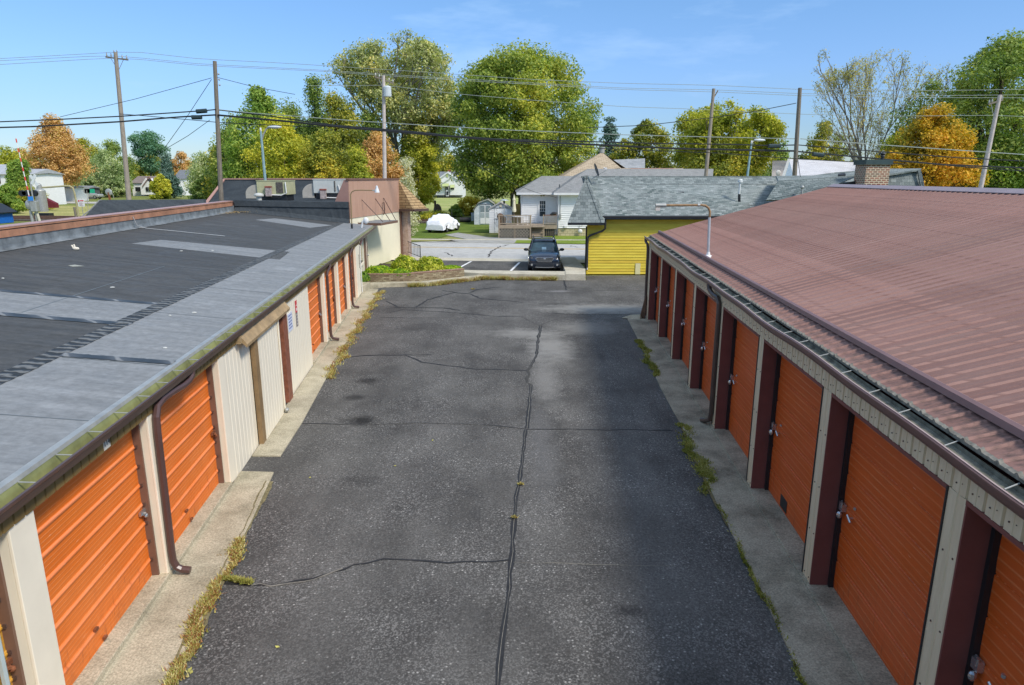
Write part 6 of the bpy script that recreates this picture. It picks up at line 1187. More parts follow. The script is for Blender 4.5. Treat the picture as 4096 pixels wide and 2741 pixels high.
def simple_car(lab, name, col, kind='car', L=4.6, group=None):
    t = thing(name, lab, 'pickup truck' if kind == 'pickup' else 'car', (0, 0, 0)); P = paint(name + '_' + lab[:6], col)
    if kind == 'pickup':
        L = 5.8; sec = lambda x, w, z0, z1: (x, [(0, z0), (w * .95, z0), (w, z0 + .15), (w, z1 - .1), (w * .94, z1), (0, z1 + .02)])
        loft([sec(-L / 2, .85, .55, .95), sec(-L / 2 + .15, .95, .45, 1.1), sec(-1.2, .97, .45, 1.2), sec(.9, .97, .45, 1.18), sec(.95, .97, .45, 1.15), sec(L / 2, .95, .5, 1.15)]).build('body', P, t, smooth=False)
        loft([(-1.35, [(0, 1.15), (.86, 1.15), (.86, 1.2), (0, 1.22)]), (-.7, [(0, 1.15), (.88, 1.15), (.72, 1.74), (0, 1.78)]), (.7, [(0, 1.15), (.88, 1.15), (.74, 1.76), (0, 1.80)]), (.85, [(0, 1.15), (.88, 1.15), (.76, 1.70), (0, 1.74)])]).build('cab', P, t)
        for s_ in (1, -1):
            for a_, b__ in ((-.95, -.1), (0, .65)): MB().slab([(s_ * .885, a_, 1.25), (s_ * .885, b__, 1.25), (s_ * .775, b__ - .02, 1.66), (s_ * .775, a_ + .35 * (a_ < -.5), 1.66)], (s_ * .012, 0, 0)).build('window', GLASS, t)
        MB().slab([(-.78, -1.27, 1.25), (.78, -1.27, 1.25), (.66, -.80, 1.68), (-.66, -.80, 1.68)], (0, -.02, .02)).build('windscreen', GLASS, t)
        MB().box(-.8, .8, 1.0, L / 2 - .1, 1.165, 1.18).build('bed', BLACK, t)
        MB().box(-.92, .92, -L / 2 - .1, -L / 2 + .02, .5, .72).build('bumper', CHROME, t); MB().box(-.92, .92, L / 2 - .02, L / 2 + .1, .55, .75).build('bumper', CHROME, t)
        for s_ in (.84, -.84):
            for y in (-1.9, 1.75): wheel(t, s_, y, .42, .26)
            MB().box(s_ - .1, s_ + .1, L / 2 - .02, L / 2 + .02, .8, 1.05).build('tail_light', plain('lamp_red', (.4, .02, .02), .3), t)
    else:
        sec = lambda x, w, z0, z1: (x, [(0, z0), (w * .92, z0), (w, z0 + .15), (w, z1 - .12), (w * .9, z1), (0, z1 + .03)])
        loft([sec(-L / 2, .7, .35, .65), sec(-L / 2 + .25, .88, .25, .85), sec(-.9, .9, .22, .98), sec(1.2, .9, .22, 1.0), sec(L / 2 - .2, .87, .28, .98), sec(L / 2, .72, .4, .8)]).build('body', P, t, smooth=True)
        loft([(-1.2, [(0, .95), (.8, .95), (.8, .98), (0, 1.0)]), (-.4, [(0, .95), (.83, .97), (.62, 1.40), (0, 1.45)]), (.9, [(0, .95), (.83, .97), (.62, 1.40), (0, 1.45)]), (1.8, [(0, .95), (.78, .97), (.74, 1.0), (0, 1.02)])]).build('glasshouse', GLASS, t)
        loft([(-.42, [(0, 1.43), (.62, 1.39), (.64, 1.41), (0, 1.465)]), (.92, [(0, 1.43), (.62, 1.39), (.64, 1.41), (0, 1.465)])]).build('roof', P, t)
        for s_ in (.82, -.82):
            for y in (-1.45, 1.35): wheel(t, s_, y, .33, .2)
            MB().box(s_ * .8 - .12, s_ * .8 + .12, -L / 2 - .0, -L / 2 + .12, .6, .72).build('headlight', CHROME, t)
    return t
def putc(t, u, v, ang, sc=1., z=0): c = gp(u, v, z); car_place(t, c, R_(ang), sc)
e2 = lambda x, y: (500 + x * .2134, 640 + y * .2134)
t = simple_car('silver grey crew cab pickup parked in front of the mobile home trees', 'pickup_truck', (.42, .43, .40), 'pickup'); putc(t, d1c(1560, 0)[0] + 20, d1c(0, 1090)[1], 88, 1.05)
t = simple_car('bright orange pickup truck parked on the far grass', 'pickup_truck', (.75, .16, .01), 'pickup'); putc(t, e2(1140, 0)[0], e2(0, 640)[1], 86, 1.25)
t = simple_car('small teal blue car parked left of the orange pickup', 'parked_car', (.02, .07, .10)); putc(t, e2(980, 0)[0], e2(0, 655)[1], 60, 1.35)
t = simple_car('dark car parked right of the orange pickup beside the tan shingled roof', 'parked_car', (.015, .02, .03)); putc(t, e2(1370, 0)[0], e2(0, 650)[1], 8, 1.5)
t = simple_car('dark blue car parked behind the railway signal in the dry grass', 'parked_car', (.015, .025, .05)); putc(t, d1c(1100, 0)[0], d1c(0, 1100)[1], 75, 1.)
# covered car
cc = thing('covered_car', 'car wrapped in a white fabric cover standing on the lawn', 'car', (0, 0, 0))
rs = np.random.RandomState(4)
def cover():
    NY, NX = 46, 40; vs = []
    def topz(y):  # y from rear (0) to front (4.5)
        t_ = y / 4.5; return np.interp(t_, [0, .03, .12, .25, .45, .60, .70, .80, .95, 1.], [.75, 1.05, 1.38, 1.52, 1.55, 1.42, 1.12, .98, .86, .62])
    for i in range(NY + 1):
        y = 4.5 * i / NY; tz = topz(y); hw = .93 * (1 - .16 * abs(2 * i / NY - 1) ** 6)
        for j in range(NX + 1):
            a = math.pi * j / NX; cx_, sz = math.cos(a), math.sin(a); x = hw * (abs(cx_) ** .45) * (1 if cx_ > 0 else -1); z = .22 + (tz - .22) * (sz ** .55)
            if z > .95: x *= 1 - .32 * (z - .95) / .6
            f = .03 * math.sin(y * 9 + z * 7) + .038 * math.sin(y * 4.3 - z * 11 + 2 * x) + .02 * math.sin(y * 2 + z * 19 + x * 3) + .012 * math.sin(x * 17 + y * 3)
            low = max(0, (.9 - z)) * .10 * math.sin(y * 6.5 + 1)
            if z < .30: z += .07 * math.sin(y * 5.1) + (.22 if (3.3 < y < 4.0 or .5 < y < 1.2) else 0)
            vs.append((x * (1 + f * .6 + low), y + .01 * math.sin(z * 13), z + f))
    m = MB(); m.add(vs, [(i * (NX + 1) + j, i * (NX + 1) + j + 1, (i + 1) * (NX + 1) + j + 1, (i + 1) * (NX + 1) + j) for i in range(NY) for j in range(NX)])
    m.add([vs[j] for j in range(NX + 1)], [tuple(range(NX + 1))]); m.add([vs[NY * (NX + 1) + j] for j in range(NX + 1)], [tuple(range(NX + 1))])
    return m
cv = NT('cover_fabric', .75, .25); cv.col(cv.ramp(cv.noise(cv.co('Object', (1, .6, 2)), 2.2, 5, .6), [(.35, (.70, .70, .73)), (.65, (.84, .84, .86))])); cv.bump(cv.noise(cv.co('Object', (1.2, .8, 3)), 3, 4, .6), .6, .06)
cover().build('fabric_cover', cv.m, cc, smooth=True)
m = MB(); m.box(-.8, .8, .3, 4.2, .25, .6); m.build('underbody', BLACK, cc)
for s_ in (.80, -.80):
    for y in (.88, 3.62): wheel(cc, s_, y, .33, .2)
cr_ = gp(1741, 931); car_place(cc, (cr_.x, cr_.y - .6, 0), R_(-15), 1.08)

# ================================================================== POLES AND WIRES
def pole(lab, pt, pb, Y, r, mat, zb=0., group='utility poles along the street'):
    a = at(pt[0], pt[1], Y); b = at(pb[0], pb[1], Y); k = (a.z - zb) / (a.z - b.z); b = a + (b - a) * k
    t = thing('utility_pole', lab, 'utility pole', b, group); MB().tube([b, b.lerp(a, .5), a], r * 1.25, r * .85, n=10).build('shaft', mat, t); return t, a, b
YA, YBp = 57.5, 41.8
def dpt(x, y): return (x * 1.7482, y * 1.7482)
def xarm(t, c, w, ang, drop=.0):
    dx, dy = math.cos(ang) * w, math.sin(ang) * w; MB().tube([c + Vector((-dx, -dy, drop)), c + Vector((dx, dy, -drop))], .075, n=4).build('crossarm', POLED, t)
    for s_ in (-1, 1): MB().tube([c + Vector((dx * .6 * s_, dy * .6 * s_, -drop * s_ * .6)), c + Vector((0, 0, -.9))], .022, n=5).build('brace', GALV, t)
    for k in (-.9, -.5, .5, .9): p = c + Vector((dx * k, dy * k, .08 - drop * k)); MB().lathe(tuple(p), [(.05, 0), (.06, .1), (.03, .2), (.05, .24)], 8).build('insulator', GALV, t)
t, a, b = pole('tall leaning wooden pole with crossarm at the left of the sky', (462, 210), (516, 800), YA, .17, POLEW); xarm(t, a + Vector((.05, 0, -.45)), 1.0, R_(-12), .14)
for k in (-.12, .12): MB().lathe((a.x + k, a.y, a.z), [(.04, 0), (.05, .1), (.03, .18)], 8).build('insulator', GALV, t)
t, a, b = pole('tall dark wooden street pole without crossarm above the black mansard back', (859, 245), (881, 720), YBp, .13, POLED)
for dz in (.7, 1., 1.3): MB().ball((a.x + .15, a.y, a.z - dz), .06, 8, 6).build('insulator', GALV, t)
t, a, b = pole('pale wooden pole carrying a grey transformer can behind the brown siding', (1534, 302), (1539, 712), YA, .15, plain('pole_pale', (.48, .42, .38), .8, .15, 5.)); xarm(t, a + Vector((.05, 0, -.35)), .75, R_(10), .25)
c = at(1551, 365, YA); MB().lathe((c.x, c.y - .2, c.z - .45), [(.30, 0), (.32, .04), (.32, .72), (.24, .80), (.1, .84)], 14).build('transformer', plain('transformer_grey', (.50, .54, .55), .4), t)
t, a, b = pole('leaning grey wooden pole in front of the yellow-green trees', (2855, 355), (2824, 700), YA, .15, POLEW); MB().tube([a + Vector((.1, 0, -.6)), a + Vector((.35, 0, -.15))], .05, n=5).build('bracket', POLED, t)
t, a, b = pole('dark upright wooden street pole right of the splice box', (3200, 352), (3178, 705), YBp, .13, POLED)
t, a, b = pole('strongly leaning pale wooden pole in front of the orange tree at far right', (4000, 380), (3920, 765), 52, .15, plain('pole_pale', (.48, .42, .38))); xarm(t, a + Vector((-.25, 0, -.5)), .5, R_(0), -.15)
def slamp(lab, pts, base, Y, hd):
    b = at(*base, Y); top = at(*pts[0], Y); t = thing('street_lamp', lab, 'street lamp', (b.x, Y, 0)); MB().tube([(b.x + (b.x - top.x) * .3, Y, 0), b, top], .11, .07, n=8).build('pole', plain('lamp_teal', (.24, .36, .38), .5, .12, 5.), t)
    MB().tube([top + Vector((0, 0, -.6))] + [at(*p, Y) for p in pts[1:]], .05, n=6).build('arm', GALV, t); h = at(*hd, Y); MB().ball(tuple(h), (.48, .18, .10), 12, 6).build('lamp_head', plain('lamp_silver', (.55, .58, .58), .35), t, smooth=True)
    MB().lathe(tuple(top), [(.05, 0), (.07, .1), (.04, .22)], 8).build('photocell', WHITE, t)
slamp('teal metal street lamp with curved arm rising above the black mansard back', [(1043, 525), (1055, 535), (1066, 515), (1085, 508)], (1060, 712), 46, (1098, 509))
slamp('teal street lamp with short arm in front of the autumn trees on the right', [(3006, 574), (3008, 572), (3018, 560), (3028, 556)], (2990, 700), 55, (3038, 561))
def wire(name, lab, pts, Y, r, mat, cat='cable'):
    P = [at(u, v, Y) for u, v in pts]; out = []
    ts = [p.x for p in P]; n = 40; x0, x1 = ts[0], ts[-1]
    for i in range(n + 1): x = x0 + (x1 - x0) * i / n; out.append(Vector((x, Y, float(np.interp(x, ts, [p.z for p in P])))))
    return tag(MB().tube(out, r, n=5, cap=False).build(name, mat), lab, cat, 'overhead street cables')
a2c = lambda x, y: (800 + x * .4782, 150 + y * .4782); a3c = lambda x, y: (1600 + x * .4782, 150 + y * .4782); a4c = lambda x, y: (2300 + x * .4782, 150 + y * .4782); a5c = lambda x, y: (3150 + x * .4781, 150 + y * .4781)
wire('cable', 'black telephone cable running to the dark left pole, upper one left of it', [(-60, 490), a1(500, 685), a1(1000, 660), a1(1714, 612), a2c(135, 603)], YBp - .1, .035, CABLE)
wire('cable', 'heavy black double cable left of the dark left pole, lower one', [(-60, 512), a1(300, 745), a1(1000, 705), a1(1500, 665), a2c(135, 648)], YBp - .15, .045, CABLE)
wire('cable', 'thin drop cable sagging left of the dark left pole below the heavy cables', [a1(1000, 640), a1(1200, 655), a1(1714, 700), a2c(160, 712), a2c(840, 745), a2c(1100, 742)], YBp + .2, .02, CABLE)
wire('cable', 'bright aluminium neutral wire from the dark left pole to the dark right pole', [a2c(150, 603), a2c(340, 625), a2c(1300, 698), a2c(1882, 735), a3c(900, 775), a3c(1882, 815), a4c(900, 828), a4c(1840, 848)], YBp, .022, WIREL)
wire('cable', 'black cable crossing downwards behind the bright neutral wire right of the dark left pole', [a2c(150, 606), a2c(600, 660), a2c(1100, 732), a2c(1882, 797), a3c(600, 845), a3c(1882, 880), a4c(600, 886), a4c(1300, 895), a4c(1620, 905), a4c(1840, 900)], YBp + .05, .035, CABLE)
wire('cable', 'thick black cable bundle, the heaviest line spanning the middle of the view', [a2c(150, 650), a2c(700, 700), a2c(1300, 762), a2c(1882, 806), a3c(370, 822), a3c(1000, 868), a3c(1882, 910), a4c(900, 932), a4c(1830, 950)], YBp - .12, .055, CABLE)
wire('cable', 'thin black cable just under the heaviest bundle in front of the big maple', [a3c(-100, 790), a3c(470, 835), a3c(1000, 884), a3c(1882, 940), a4c(1200, 967), a4c(1880, 1018), a5c(600, 1045), a5c(1000, 1060)], YBp - .2, .022, CABLE)
wire('cable', 'bright aluminium wire continuing right of the dark right pole', [a5c(110, 848), a5c(700, 893), a5c(1300, 935), a5c(2050, 985)], YBp, .026, WIREL)
wire('cable', 'black cable continuing right of the dark right pole, directly below the bright wire', [a5c(90, 900), a5c(700, 950), a5c(1400, 1005), a5c(2050, 1038)], YBp, .03, CABLE)
wire('cable', 'heavy black cable continuing right of the dark right pole above the chimney', [a5c(90, 955), a5c(700, 1010), a5c(1300, 1065), a5c(2050, 1095)], YBp, .045, CABLE)
wire('cable', 'lowest black cable running right behind the chimney cap', [a5c(900, 1030), a5c(1500, 1085), a5c(2050, 1122)], YBp + .3, .028, CABLE)
wire('cable', 'thin drop cable rising to the top of the dark right pole', [a3c(1560, 765), a4c(0, 760), a4c(600, 735), a4c(1200, 665), a4c(1500, 620), a4c(1850, 550)], YBp + 2, .022, CABLE)
for i, (pts, lab) in enumerate((
    ([(-60, 238), a1(860, 130), (520, 205), a2c(0, 180), a2c(700, 215), a2c(1882, 290), a3c(1100, 352), a3c(1882, 385), a4c(1150, 400), a4c(1882, 435), a5c(1250, 445), a5c(2050, 434)], 'topmost thin power line crossing the sky from pole to pole'),
    ([(-60, 246), a1(880, 152), (500, 226), a2c(0, 222), a2c(1000, 272), a2c(1882, 330), a3c(1882, 425), a4c(1150, 438), a4c(1882, 470), a5c(1250, 487), a5c(2050, 480)], 'second thin power line below the topmost one'),
    ([(-60, 262), a1(870, 175), (500, 232), a2c(0, 235), a2c(1000, 282), a2c(1882, 342), a3c(1882, 437), a4c(1150, 455), a4c(1882, 487), a5c(1250, 504), a5c(2050, 506)], 'third thin power line below the topmost one'),
    ([a2c(900, 405), a2c(1500, 400), a3c(0, 415), a3c(500, 475), a3c(1100, 525), a3c(1882, 580), a4c(1000, 600), a4c(1880, 642), a5c(800, 660), a5c(1700, 652), a5c(2050, 664)], 'lone thin power line lower down crossing the crown of the big maple'))):
    wire('power_line', lab, pts, YA, .018, WIREL, 'power line')
def guy(lab, p, q, Y, r=.016): return tag(MB().tube([at(*p, Y), at((p[0] + q[0]) / 2, (p[1] + q[1]) / 2 + 6, Y), at(*q, Y)], r, n=5).build('guy_wire', CABLE), lab, 'wire', 'thin guy and service wires')
guy('thin wire running down left from the dark left pole top, steeper one', (846, 318), (660, 590), YBp + .5); guy('thin wire running down left from the dark left pole, middle one', (840, 480), (665, 595), YBp + .6)
guy('long thin service wire sloping up to the dark left pole across the sky', (240, 468), (846, 312), YBp + 3); guy('thin service wire sloping down right from the dark left pole through the tree tops', (862, 308), (1180, 378), YBp + 3)
guy('service wire dropping across the big maple to the corner of the white house', (1700, 545), (2060, 738), 55); guy('thin service wire from the pale transformer pole down towards the maple', (1560, 340), (1800, 460), YA + .3)
guy('pale service wire ending at the back corner of the white house', (2060, 738), (2225, 790), 58); guy('service wire from the dark right pole down to the metal service mast', (3192, 640), (3208, 745), 38)
def splice(lab, u0, u1, v, dy=4): a, b = at(u0, v, YBp - .2), at(u1, v + dy, YBp - .2); tag(MB().tube([a, b], .13, n=8).build('splice_box', plain('splice_black', (.03, .05, .055), .5)), lab, 'cable splice', 'cable splice closures')
splice('black splice case on the upper cable left of the dark left pole', 786, 826, a2c(0, 620)[1], -3); splice('grey-black splice case on the lower cable left of the dark left pole', 768, 806, a1(0, 668)[1], 0)
splice('dark teal splice case on the cable left of the dark right pole', a4c(1620, 0)[0], a4c(1715, 0)[0], a4c(0, 910)[1], -1); splice('flat black splice case right of the dark right pole', a5c(212, 0)[0], a5c(300, 0)[0], a5c(0, 976)[1], 5)

# ================================================================== TREES
def rot_rand(rs, n, up=.35):
    d = rs.randn(n, 3); d /= np.linalg.norm(d, axis=1)[:, None]; return d
def leaf_mesh(name, C, Rr, n_per, size, rs, mat, parent, flat=.8, hang=0., ax=1.):
    """leaf sprays scattered in clumps: every leaf its own small rhombus"""
    K = len(C); idx = np.repeat(np.arange(K), n_per); n = len(idx); d = rot_rand(rs, n); r = (rs.rand(n) ** .42) * Rr[idx]
    pos = C[idx] + d * r[:, None] * np.array([1, 1, flat]); pos[:, 2] -= hang * rs.rand(n) * Rr[idx]
    nrm = d * .7 + rs.randn(n, 3) * .55 + np.array([0, 0, .45]); nrm /= np.linalg.norm(nrm, axis=1)[:, None]
    t = np.cross(nrm, rs.randn(n, 3)); t /= np.linalg.norm(t, axis=1)[:, None]; b = np.cross(nrm, t); s = size * (.55 + .9 * rs.rand(n))[:, None]
    v = np.stack([pos - t * s * ax, pos - b * s * .5 + nrm * s * .1, pos + t * s * ax, pos + b * s * .5 + nrm * s * .1], 1)
    return npmesh(name, v.reshape(-1, 3), 4, mat, parent)
PROF = dict(dome=([0, .08, .3, .55, .8, 1], [.55, .85, 1., .92, .66, .12]), oval=([0, .2, .5, .8, 1], [.45, .85, 1, .75, .15]), vase=([0, .2, .5, .8, 1], [.2, .5, .85, 1., .45]), big=([0, .08, .3, .6, .8, .93, 1], [.62, .9, 1., .95, .82, .6, .3]), cone=([0, .15, .6, 1], [.9, 1., .5, .03]),
            wide=([0, .12, .4, .75, 1], [.45, .75, .95, 1., .55]), fan=([0, .15, .45, .8, 1], [.35, .7, .95, 1., .7]), col=([0, .1, .85, 1], [.9, 1., .8, .2]), low=([0, .3, .7, 1], [1., 1., .8, .3]), tall=([0, .25, .55, .8, 1], [.7, 1, .8, .5, .1]))
def tree(name, lab, u, vtop, wpx, Y, mat, prof='dome', cb=.22, clumps=90, per=170, leaf=.16, rc=.09, bark=None, limbs=9, cat='tree', group=None, seed=None, air=0., zt=None, stems=1, top_bias=0, trunk_r=None, twig=0, flat=.8, hang=0., ax=1., skip=None, sep=0):
    seed = seed or int(u * 7 + Y); rs = np.random.RandomState(seed % 99991); rr = random.Random(seed)
    top = at(u, vtop, Y); x0, Ht = top.x, top.z; W = wpx / 2700. * Y * 1.0; z0 = Ht * cb; Hc = Ht - z0
    t = thing(name, lab, cat, (x0, Y, 0), group); pz_, pr_ = PROF[prof]
    C = []; tries = 0; rcl = rc * (W + Hc) / 2 * 1.6
    while len(C) < clumps and tries < clumps * 30:
        tries += 1; h = rs.rand(); p = np.interp(h, pz_, pr_)
        if rs.rand() > p + .15: continue
        a = rs.rand() * 2 * math.pi; lobes = 1 + .08 * math.sin(3 * a + seed) + .07 * math.sin(5 * a + h * 9 + seed); q = rs.rand() ** (.38 if air < .5 else .5)
        r = max(0, W * .53 * p * lobes - rcl * .45) * q; z = z0 + rcl * .3 + (Hc - rcl * .75) * h
        if skip and skip(h, a, q): continue
        if sep and C and min((x0 + r * math.cos(a) - c[0]) ** 2 + (Y + r * math.sin(a) - c[1]) ** 2 + (z - c[2]) ** 2 for c in C) < (sep * rcl) ** 2: continue
        C.append((x0 + r * math.cos(a), Y + r * math.sin(a), z))
    C = np.array(C); Rr = rcl * (.55 + .8 * rs.rand(len(C)))
    bk = bark or BARK; tr = trunk_r or max(.12, Ht * .017)
    hub = z0 + Hc * .10; m = MB()
    for s_ in range(stems):
        ox = (s_ - (stems - 1) / 2) * tr * 2.6; jx = rr.uniform(-.2, .2)
        m.tube([(x0 + ox, Y + (s_ % 2) * .3, -.1), (x0 + ox * 1.05 + jx * .4, Y + (s_ % 2) * .3, hub * .5), (x0 + ox * 1.3 + jx, Y, hub), (x0 + ox * 2.2 + jx * 2, Y, z0 + Hc * .4), (x0 + ox * 2.8, Y, z0 + Hc * .75)], tr * 1.15, tr * .22, n=9)
    trunk = m.build('trunk', bk, t, smooth=True)
    order = list(range(len(C))); rr.shuffle(order); m = MB()
    for k in order[:limbs]:
        c = Vector(C[k]); st = Vector((x0 + rr.uniform(-.1, .1), Y, min(c.z - .3, z0 * .8 + (c.z - z0) * rr.uniform(.15, .5)))); mid = st.lerp(c, .5) + Vector((rr.uniform(-.4, .4), rr.uniform(-.4, .4), Hc * .03)); m.tube([st, st.lerp(mid, .5) + Vector((0, 0, -.1)), mid, mid.lerp(c, .5) + Vector((0, 0, .15)), c], tr * .42, tr * .07, n=6)
        for j in range(twig):
            e = c + Vector((rr.uniform(-1, 1), rr.uniform(-1, 1), rr.uniform(.2, 1.5))) * rcl * 1.5; s2 = st.lerp(c, rr.uniform(.4, .95)); m.tube([s2, s2.lerp(e, .5) + Vector((0, 0, .2)), e], tr * .12, .015, n=4, cap=False)
    if m.v: m.build('limbs', bk, t)
    leaf_mesh('crown', C, Rr, int(per * 1.3), leaf * .84, rs, mat, t, flat, hang, ax)
    return t
def branchy(name, lab, cx, top, w, Y, mat, cb=.2, prof='vase', n_main=9, depth=3, leaf=.18, per=26, rc=.5, trunk_r=.35, bark=None, seed=1, cat='tree', spread=.8, kids=4, hang=0.):
    rs = np.random.RandomState(seed); rr = random.Random(seed); tp_ = at(cx * 1.7482, top * 1.7482, Y); x0, Ht = tp_.x, tp_.z; W = w * 1.7482 / 2700. * Y; z0 = Ht * cb; Hc = Ht - z0
    t = thing(name, lab, cat, (x0, Y, 0)); pz_, pr_ = PROF[prof]; tips = []; m = MB()
    def inside(p):
        h = (p.z - z0) / Hc; a = math.atan2(p.y - Y, p.x - x0); return math.hypot(p.x - x0, p.y - Y) < W / 2 * np.interp(h, pz_, pr_) * (1.0 + .16 * math.sin(3 * a + h * 4 + seed) + .12 * math.sin(h * 11 + 2 * a)) + .3 and h < .93 + .07 * math.sin(2 * a + seed)
    def grow(p, d, L_, r0, dep):
        pts = [p]; q = p
        for i in range(5):
            d = (d + Vector((rr.uniform(-.26, .26), rr.uniform(-.26, .26), .04 + rr.uniform(-.12, .14)))).normalized(); q = q + d * L_ / 5
            if not inside(q) and i > 0 and dep < depth: break
            pts.append(q)
        m.tube(pts, r0, max(.012, r0 * .28), n=6 if dep > 1 else 4, cap=False)
        if dep <= 1: tips.extend(pts[2:] if rr.random() < .75 else pts[-1:])
        if dep == 0: return
        if dep <= 2: tips.append(pts[-1])
        for k in range(kids + (dep > 1) + 3 * (dep == depth)):
            f = rr.uniform(.08 if dep == depth else .2, 1.) * (len(pts) - 1); i = min(int(f), len(pts) - 2); b = pts[i].lerp(pts[i + 1], f - i); dd = (pts[i + 1] - pts[i]).normalized(); a = rr.uniform(0, 6.28); sd_ = Vector((math.cos(a), math.sin(a), rr.uniform(-.1, .5)))
            grow(b, (dd + sd_ * spread * .8).normalized(), L_ * rr.uniform(.38, .6), max(.014, r0 * .42), dep - 1)
    hub = Vector((x0, Y, z0 * .9)); m.tube([(x0, Y, -.1), (x0 + .1, Y, z0 * .5), hub], trunk_r, trunk_r * .75, n=10)
    for k in range(n_main):
        a = k * 2.4 + rr.uniform(-.3, .3); sp_ = rr.uniform(.12, 1.) * spread; d = Vector((math.cos(a) * sp_, math.sin(a) * sp_, 1)).normalized(); hz_ = np.interp(.8, pz_, pr_)
        L_ = min(Hc * .97 / d.z, (W / 2 * hz_) / max(.15, math.hypot(d.x, d.y)) * 1.05); grow(hub + Vector((0, 0, -rr.uniform(0, z0 * .2))), d, L_, trunk_r * .5, depth)
    m.build('trunk', bark or BARK_G, t); C = np.array([tuple(p) for p in tips]); leaf_mesh('crown', C, rc * (.5 + rs.rand(len(C))), per, leaf, rs, mat, t, .8, hang)
    return t
LM = {}
def lm(k, cs, sc=.3, tr=.25, jit=.28):
    if k not in LM: LM[k] = mk_leaf('leaf_' + k, [tuple(min(.8, q * (1.95 if k not in ('orange', 'pale', 'hedge') else 1.3)) for q in c) for c in cs], sc, tr + .12, jit)
    return LM[k]
G1 = lm('maple', [(.075, .11, .022), (.135, .175, .032), (.22, .24, .042), (.36, .32, .05)], .16)
G2 = lm('green', [(.055, .085, .02), (.10, .145, .03), (.17, .205, .045), (.26, .26, .06)], .22)
G3 = lm('olive', [(.07, .085, .018), (.13, .15, .025), (.24, .22, .03), (.38, .29, .035)], .25)
G4 = lm('yellowgreen', [(.11, .135, .018), (.20, .21, .024), (.31, .29, .03), (.42, .34, .04)], .22)
G5 = lm('orange', [(.22, .20, .03), (.42, .29, .025), (.60, .35, .03), (.60, .27, .025)], .22)
G6 = lm('russet', [(.20, .13, .045), (.36, .20, .07), (.46, .26, .11), (.30, .22, .05)], .3)
G7 = lm('willow', [(.08, .11, .04), (.15, .19, .075), (.25, .28, .13), (.33, .33, .18)], .3)
G8 = lm('spruce', [(.03, .06, .045), (.06, .105, .08), (.11, .15, .12)], .4, .1)
G9 = lm('cotton', [(.13, .15, .05), (.21, .22, .085), (.31, .31, .14), (.42, .34, .11)], .3)
G10 = lm('bright', [(.07, .12, .02), (.12, .185, .03), (.19, .24, .045), (.28, .29, .06)], .3)
G11 = lm('pale', [(.40, .38, .22), (.60, .56, .42), (.30, .30, .08)], .6)
def DT(name, lab, cx, top, w, Y, mat, **k): return tree(name, lab, cx * 1.7482, top * 1.7482, w * 1.7482, Y, mat, **k)
# big maple
DT('maple_tree', 'very large dense round maple turning yellow on its right side, behind the white house', 1192, 108, 322, 86, G1, prof='big', cb=.15, clumps=420, per=230, leaf=.19, rc=.055, stems=3, trunk_r=.36, limbs=30, bark=BARK_G, flat=.85)
# cottonwood and mass to its left
branchy('cottonwood_tree', 'tallest airy grey-green tree with visible limbs behind the transformer pole', 908, 84, 258, 104, G9, cb=.26, prof='wide', n_main=9, depth=3, leaf=.18, per=13, rc=1.0, trunk_r=.55, seed=14, spread=.95, kids=4, hang=.3)
DT('tree', 'broad bright green tree right of the dark left pole', 588, 196, 185, 82, G10, prof='tall', cb=.10, clumps=170, per=170, leaf=.17, rc=.065, limbs=18)
DT('tree', 'green tree with airy lower limbs directly behind the dark left pole', 530, 262, 110, 88, G2, prof='dome', cb=.08, clumps=90, per=120, leaf=.18, rc=.08, limbs=14)
DT('tree', 'slender tall green tree with thin pointed top left of the cottonwood', 716, 172, 92, 90, G2, prof='cone', cb=.15, clumps=80, per=130, leaf=.17, rc=.075, limbs=14)
DT('tree', 'wide olive green tree between the slender tree and the cottonwood', 762, 212, 150, 92, G3, prof='dome', cb=.08, clumps=150, per=170, leaf=.18, rc=.07, limbs=12)
DT('tree', 'low yellow-green bushy tree behind the olive-beige rooftop unit', 640, 268, 190, 76, G4, prof='low', cb=.04, clumps=150, per=170, leaf=.16, rc=.075, limbs=8, seed=77)
DT('tree', 'low olive bushy tree behind the grey rooftop unit', 745, 300, 150, 74, G3, prof='low', cb=.04, clumps=130, per=160, leaf=.16, rc=.08, limbs=8, seed=78)
DT('tree', 'rust orange tree beside the transformer pole', 862, 300, 120, 78, G6, prof='dome', cb=.05, clumps=110, per=170, leaf=.16, rc=.08, limbs=8)
DT('tree', 'small yellow tree in front of the rust orange tree', 815, 330, 70, 72, G4, prof='dome', cb=.05, clumps=50, per=150, leaf=.15, rc=.10, limbs=5)
DT('tree', 'yellow-green tree between the cottonwood and the maple', 955, 262, 100, 100, G4, prof='tall', cb=.10, clumps=110, per=170, leaf=.2, rc=.075, limbs=8)
DT('climbing_shrub', 'tall pale whitish flowering shrub at the right of the transformer pole', 930, 362, 34, 62, G11, prof='col', cb=.03, clumps=34, per=140, leaf=.10, rc=.12, limbs=3, cat='shrub')
DT('tree', 'distant olive tree just left of the maple', 1022, 345, 70, 200, G3, prof='dome', cb=.05, clumps=60, per=90, leaf=.4, rc=.10, limbs=3)
DT('tree', 'distant tree behind the cottage beyond the field', 985, 352, 80, 205, G4, prof='dome', cb=.05, clumps=60, per=90, leaf=.4, rc=.10, limbs=3)
DT('tree', 'dense green tree filling between the broad bright tree and the slender tree', 660, 225, 120, 96, G2, prof='dome', cb=.05, clumps=120, per=150, leaf=.19, rc=.08, limbs=5)
DT('tree', 'dark green tree left of the dark left pole behind the willow', 512, 300, 90, 94, G3, prof='dome', cb=.04, clumps=80, per=140, leaf=.18, rc=.09, limbs=5)
DT('tree', 'green tree behind the rust orange tree', 840, 250, 110, 98, G2, prof='dome', cb=.05, clumps=90, per=150, leaf=.19, rc=.08, limbs=5)
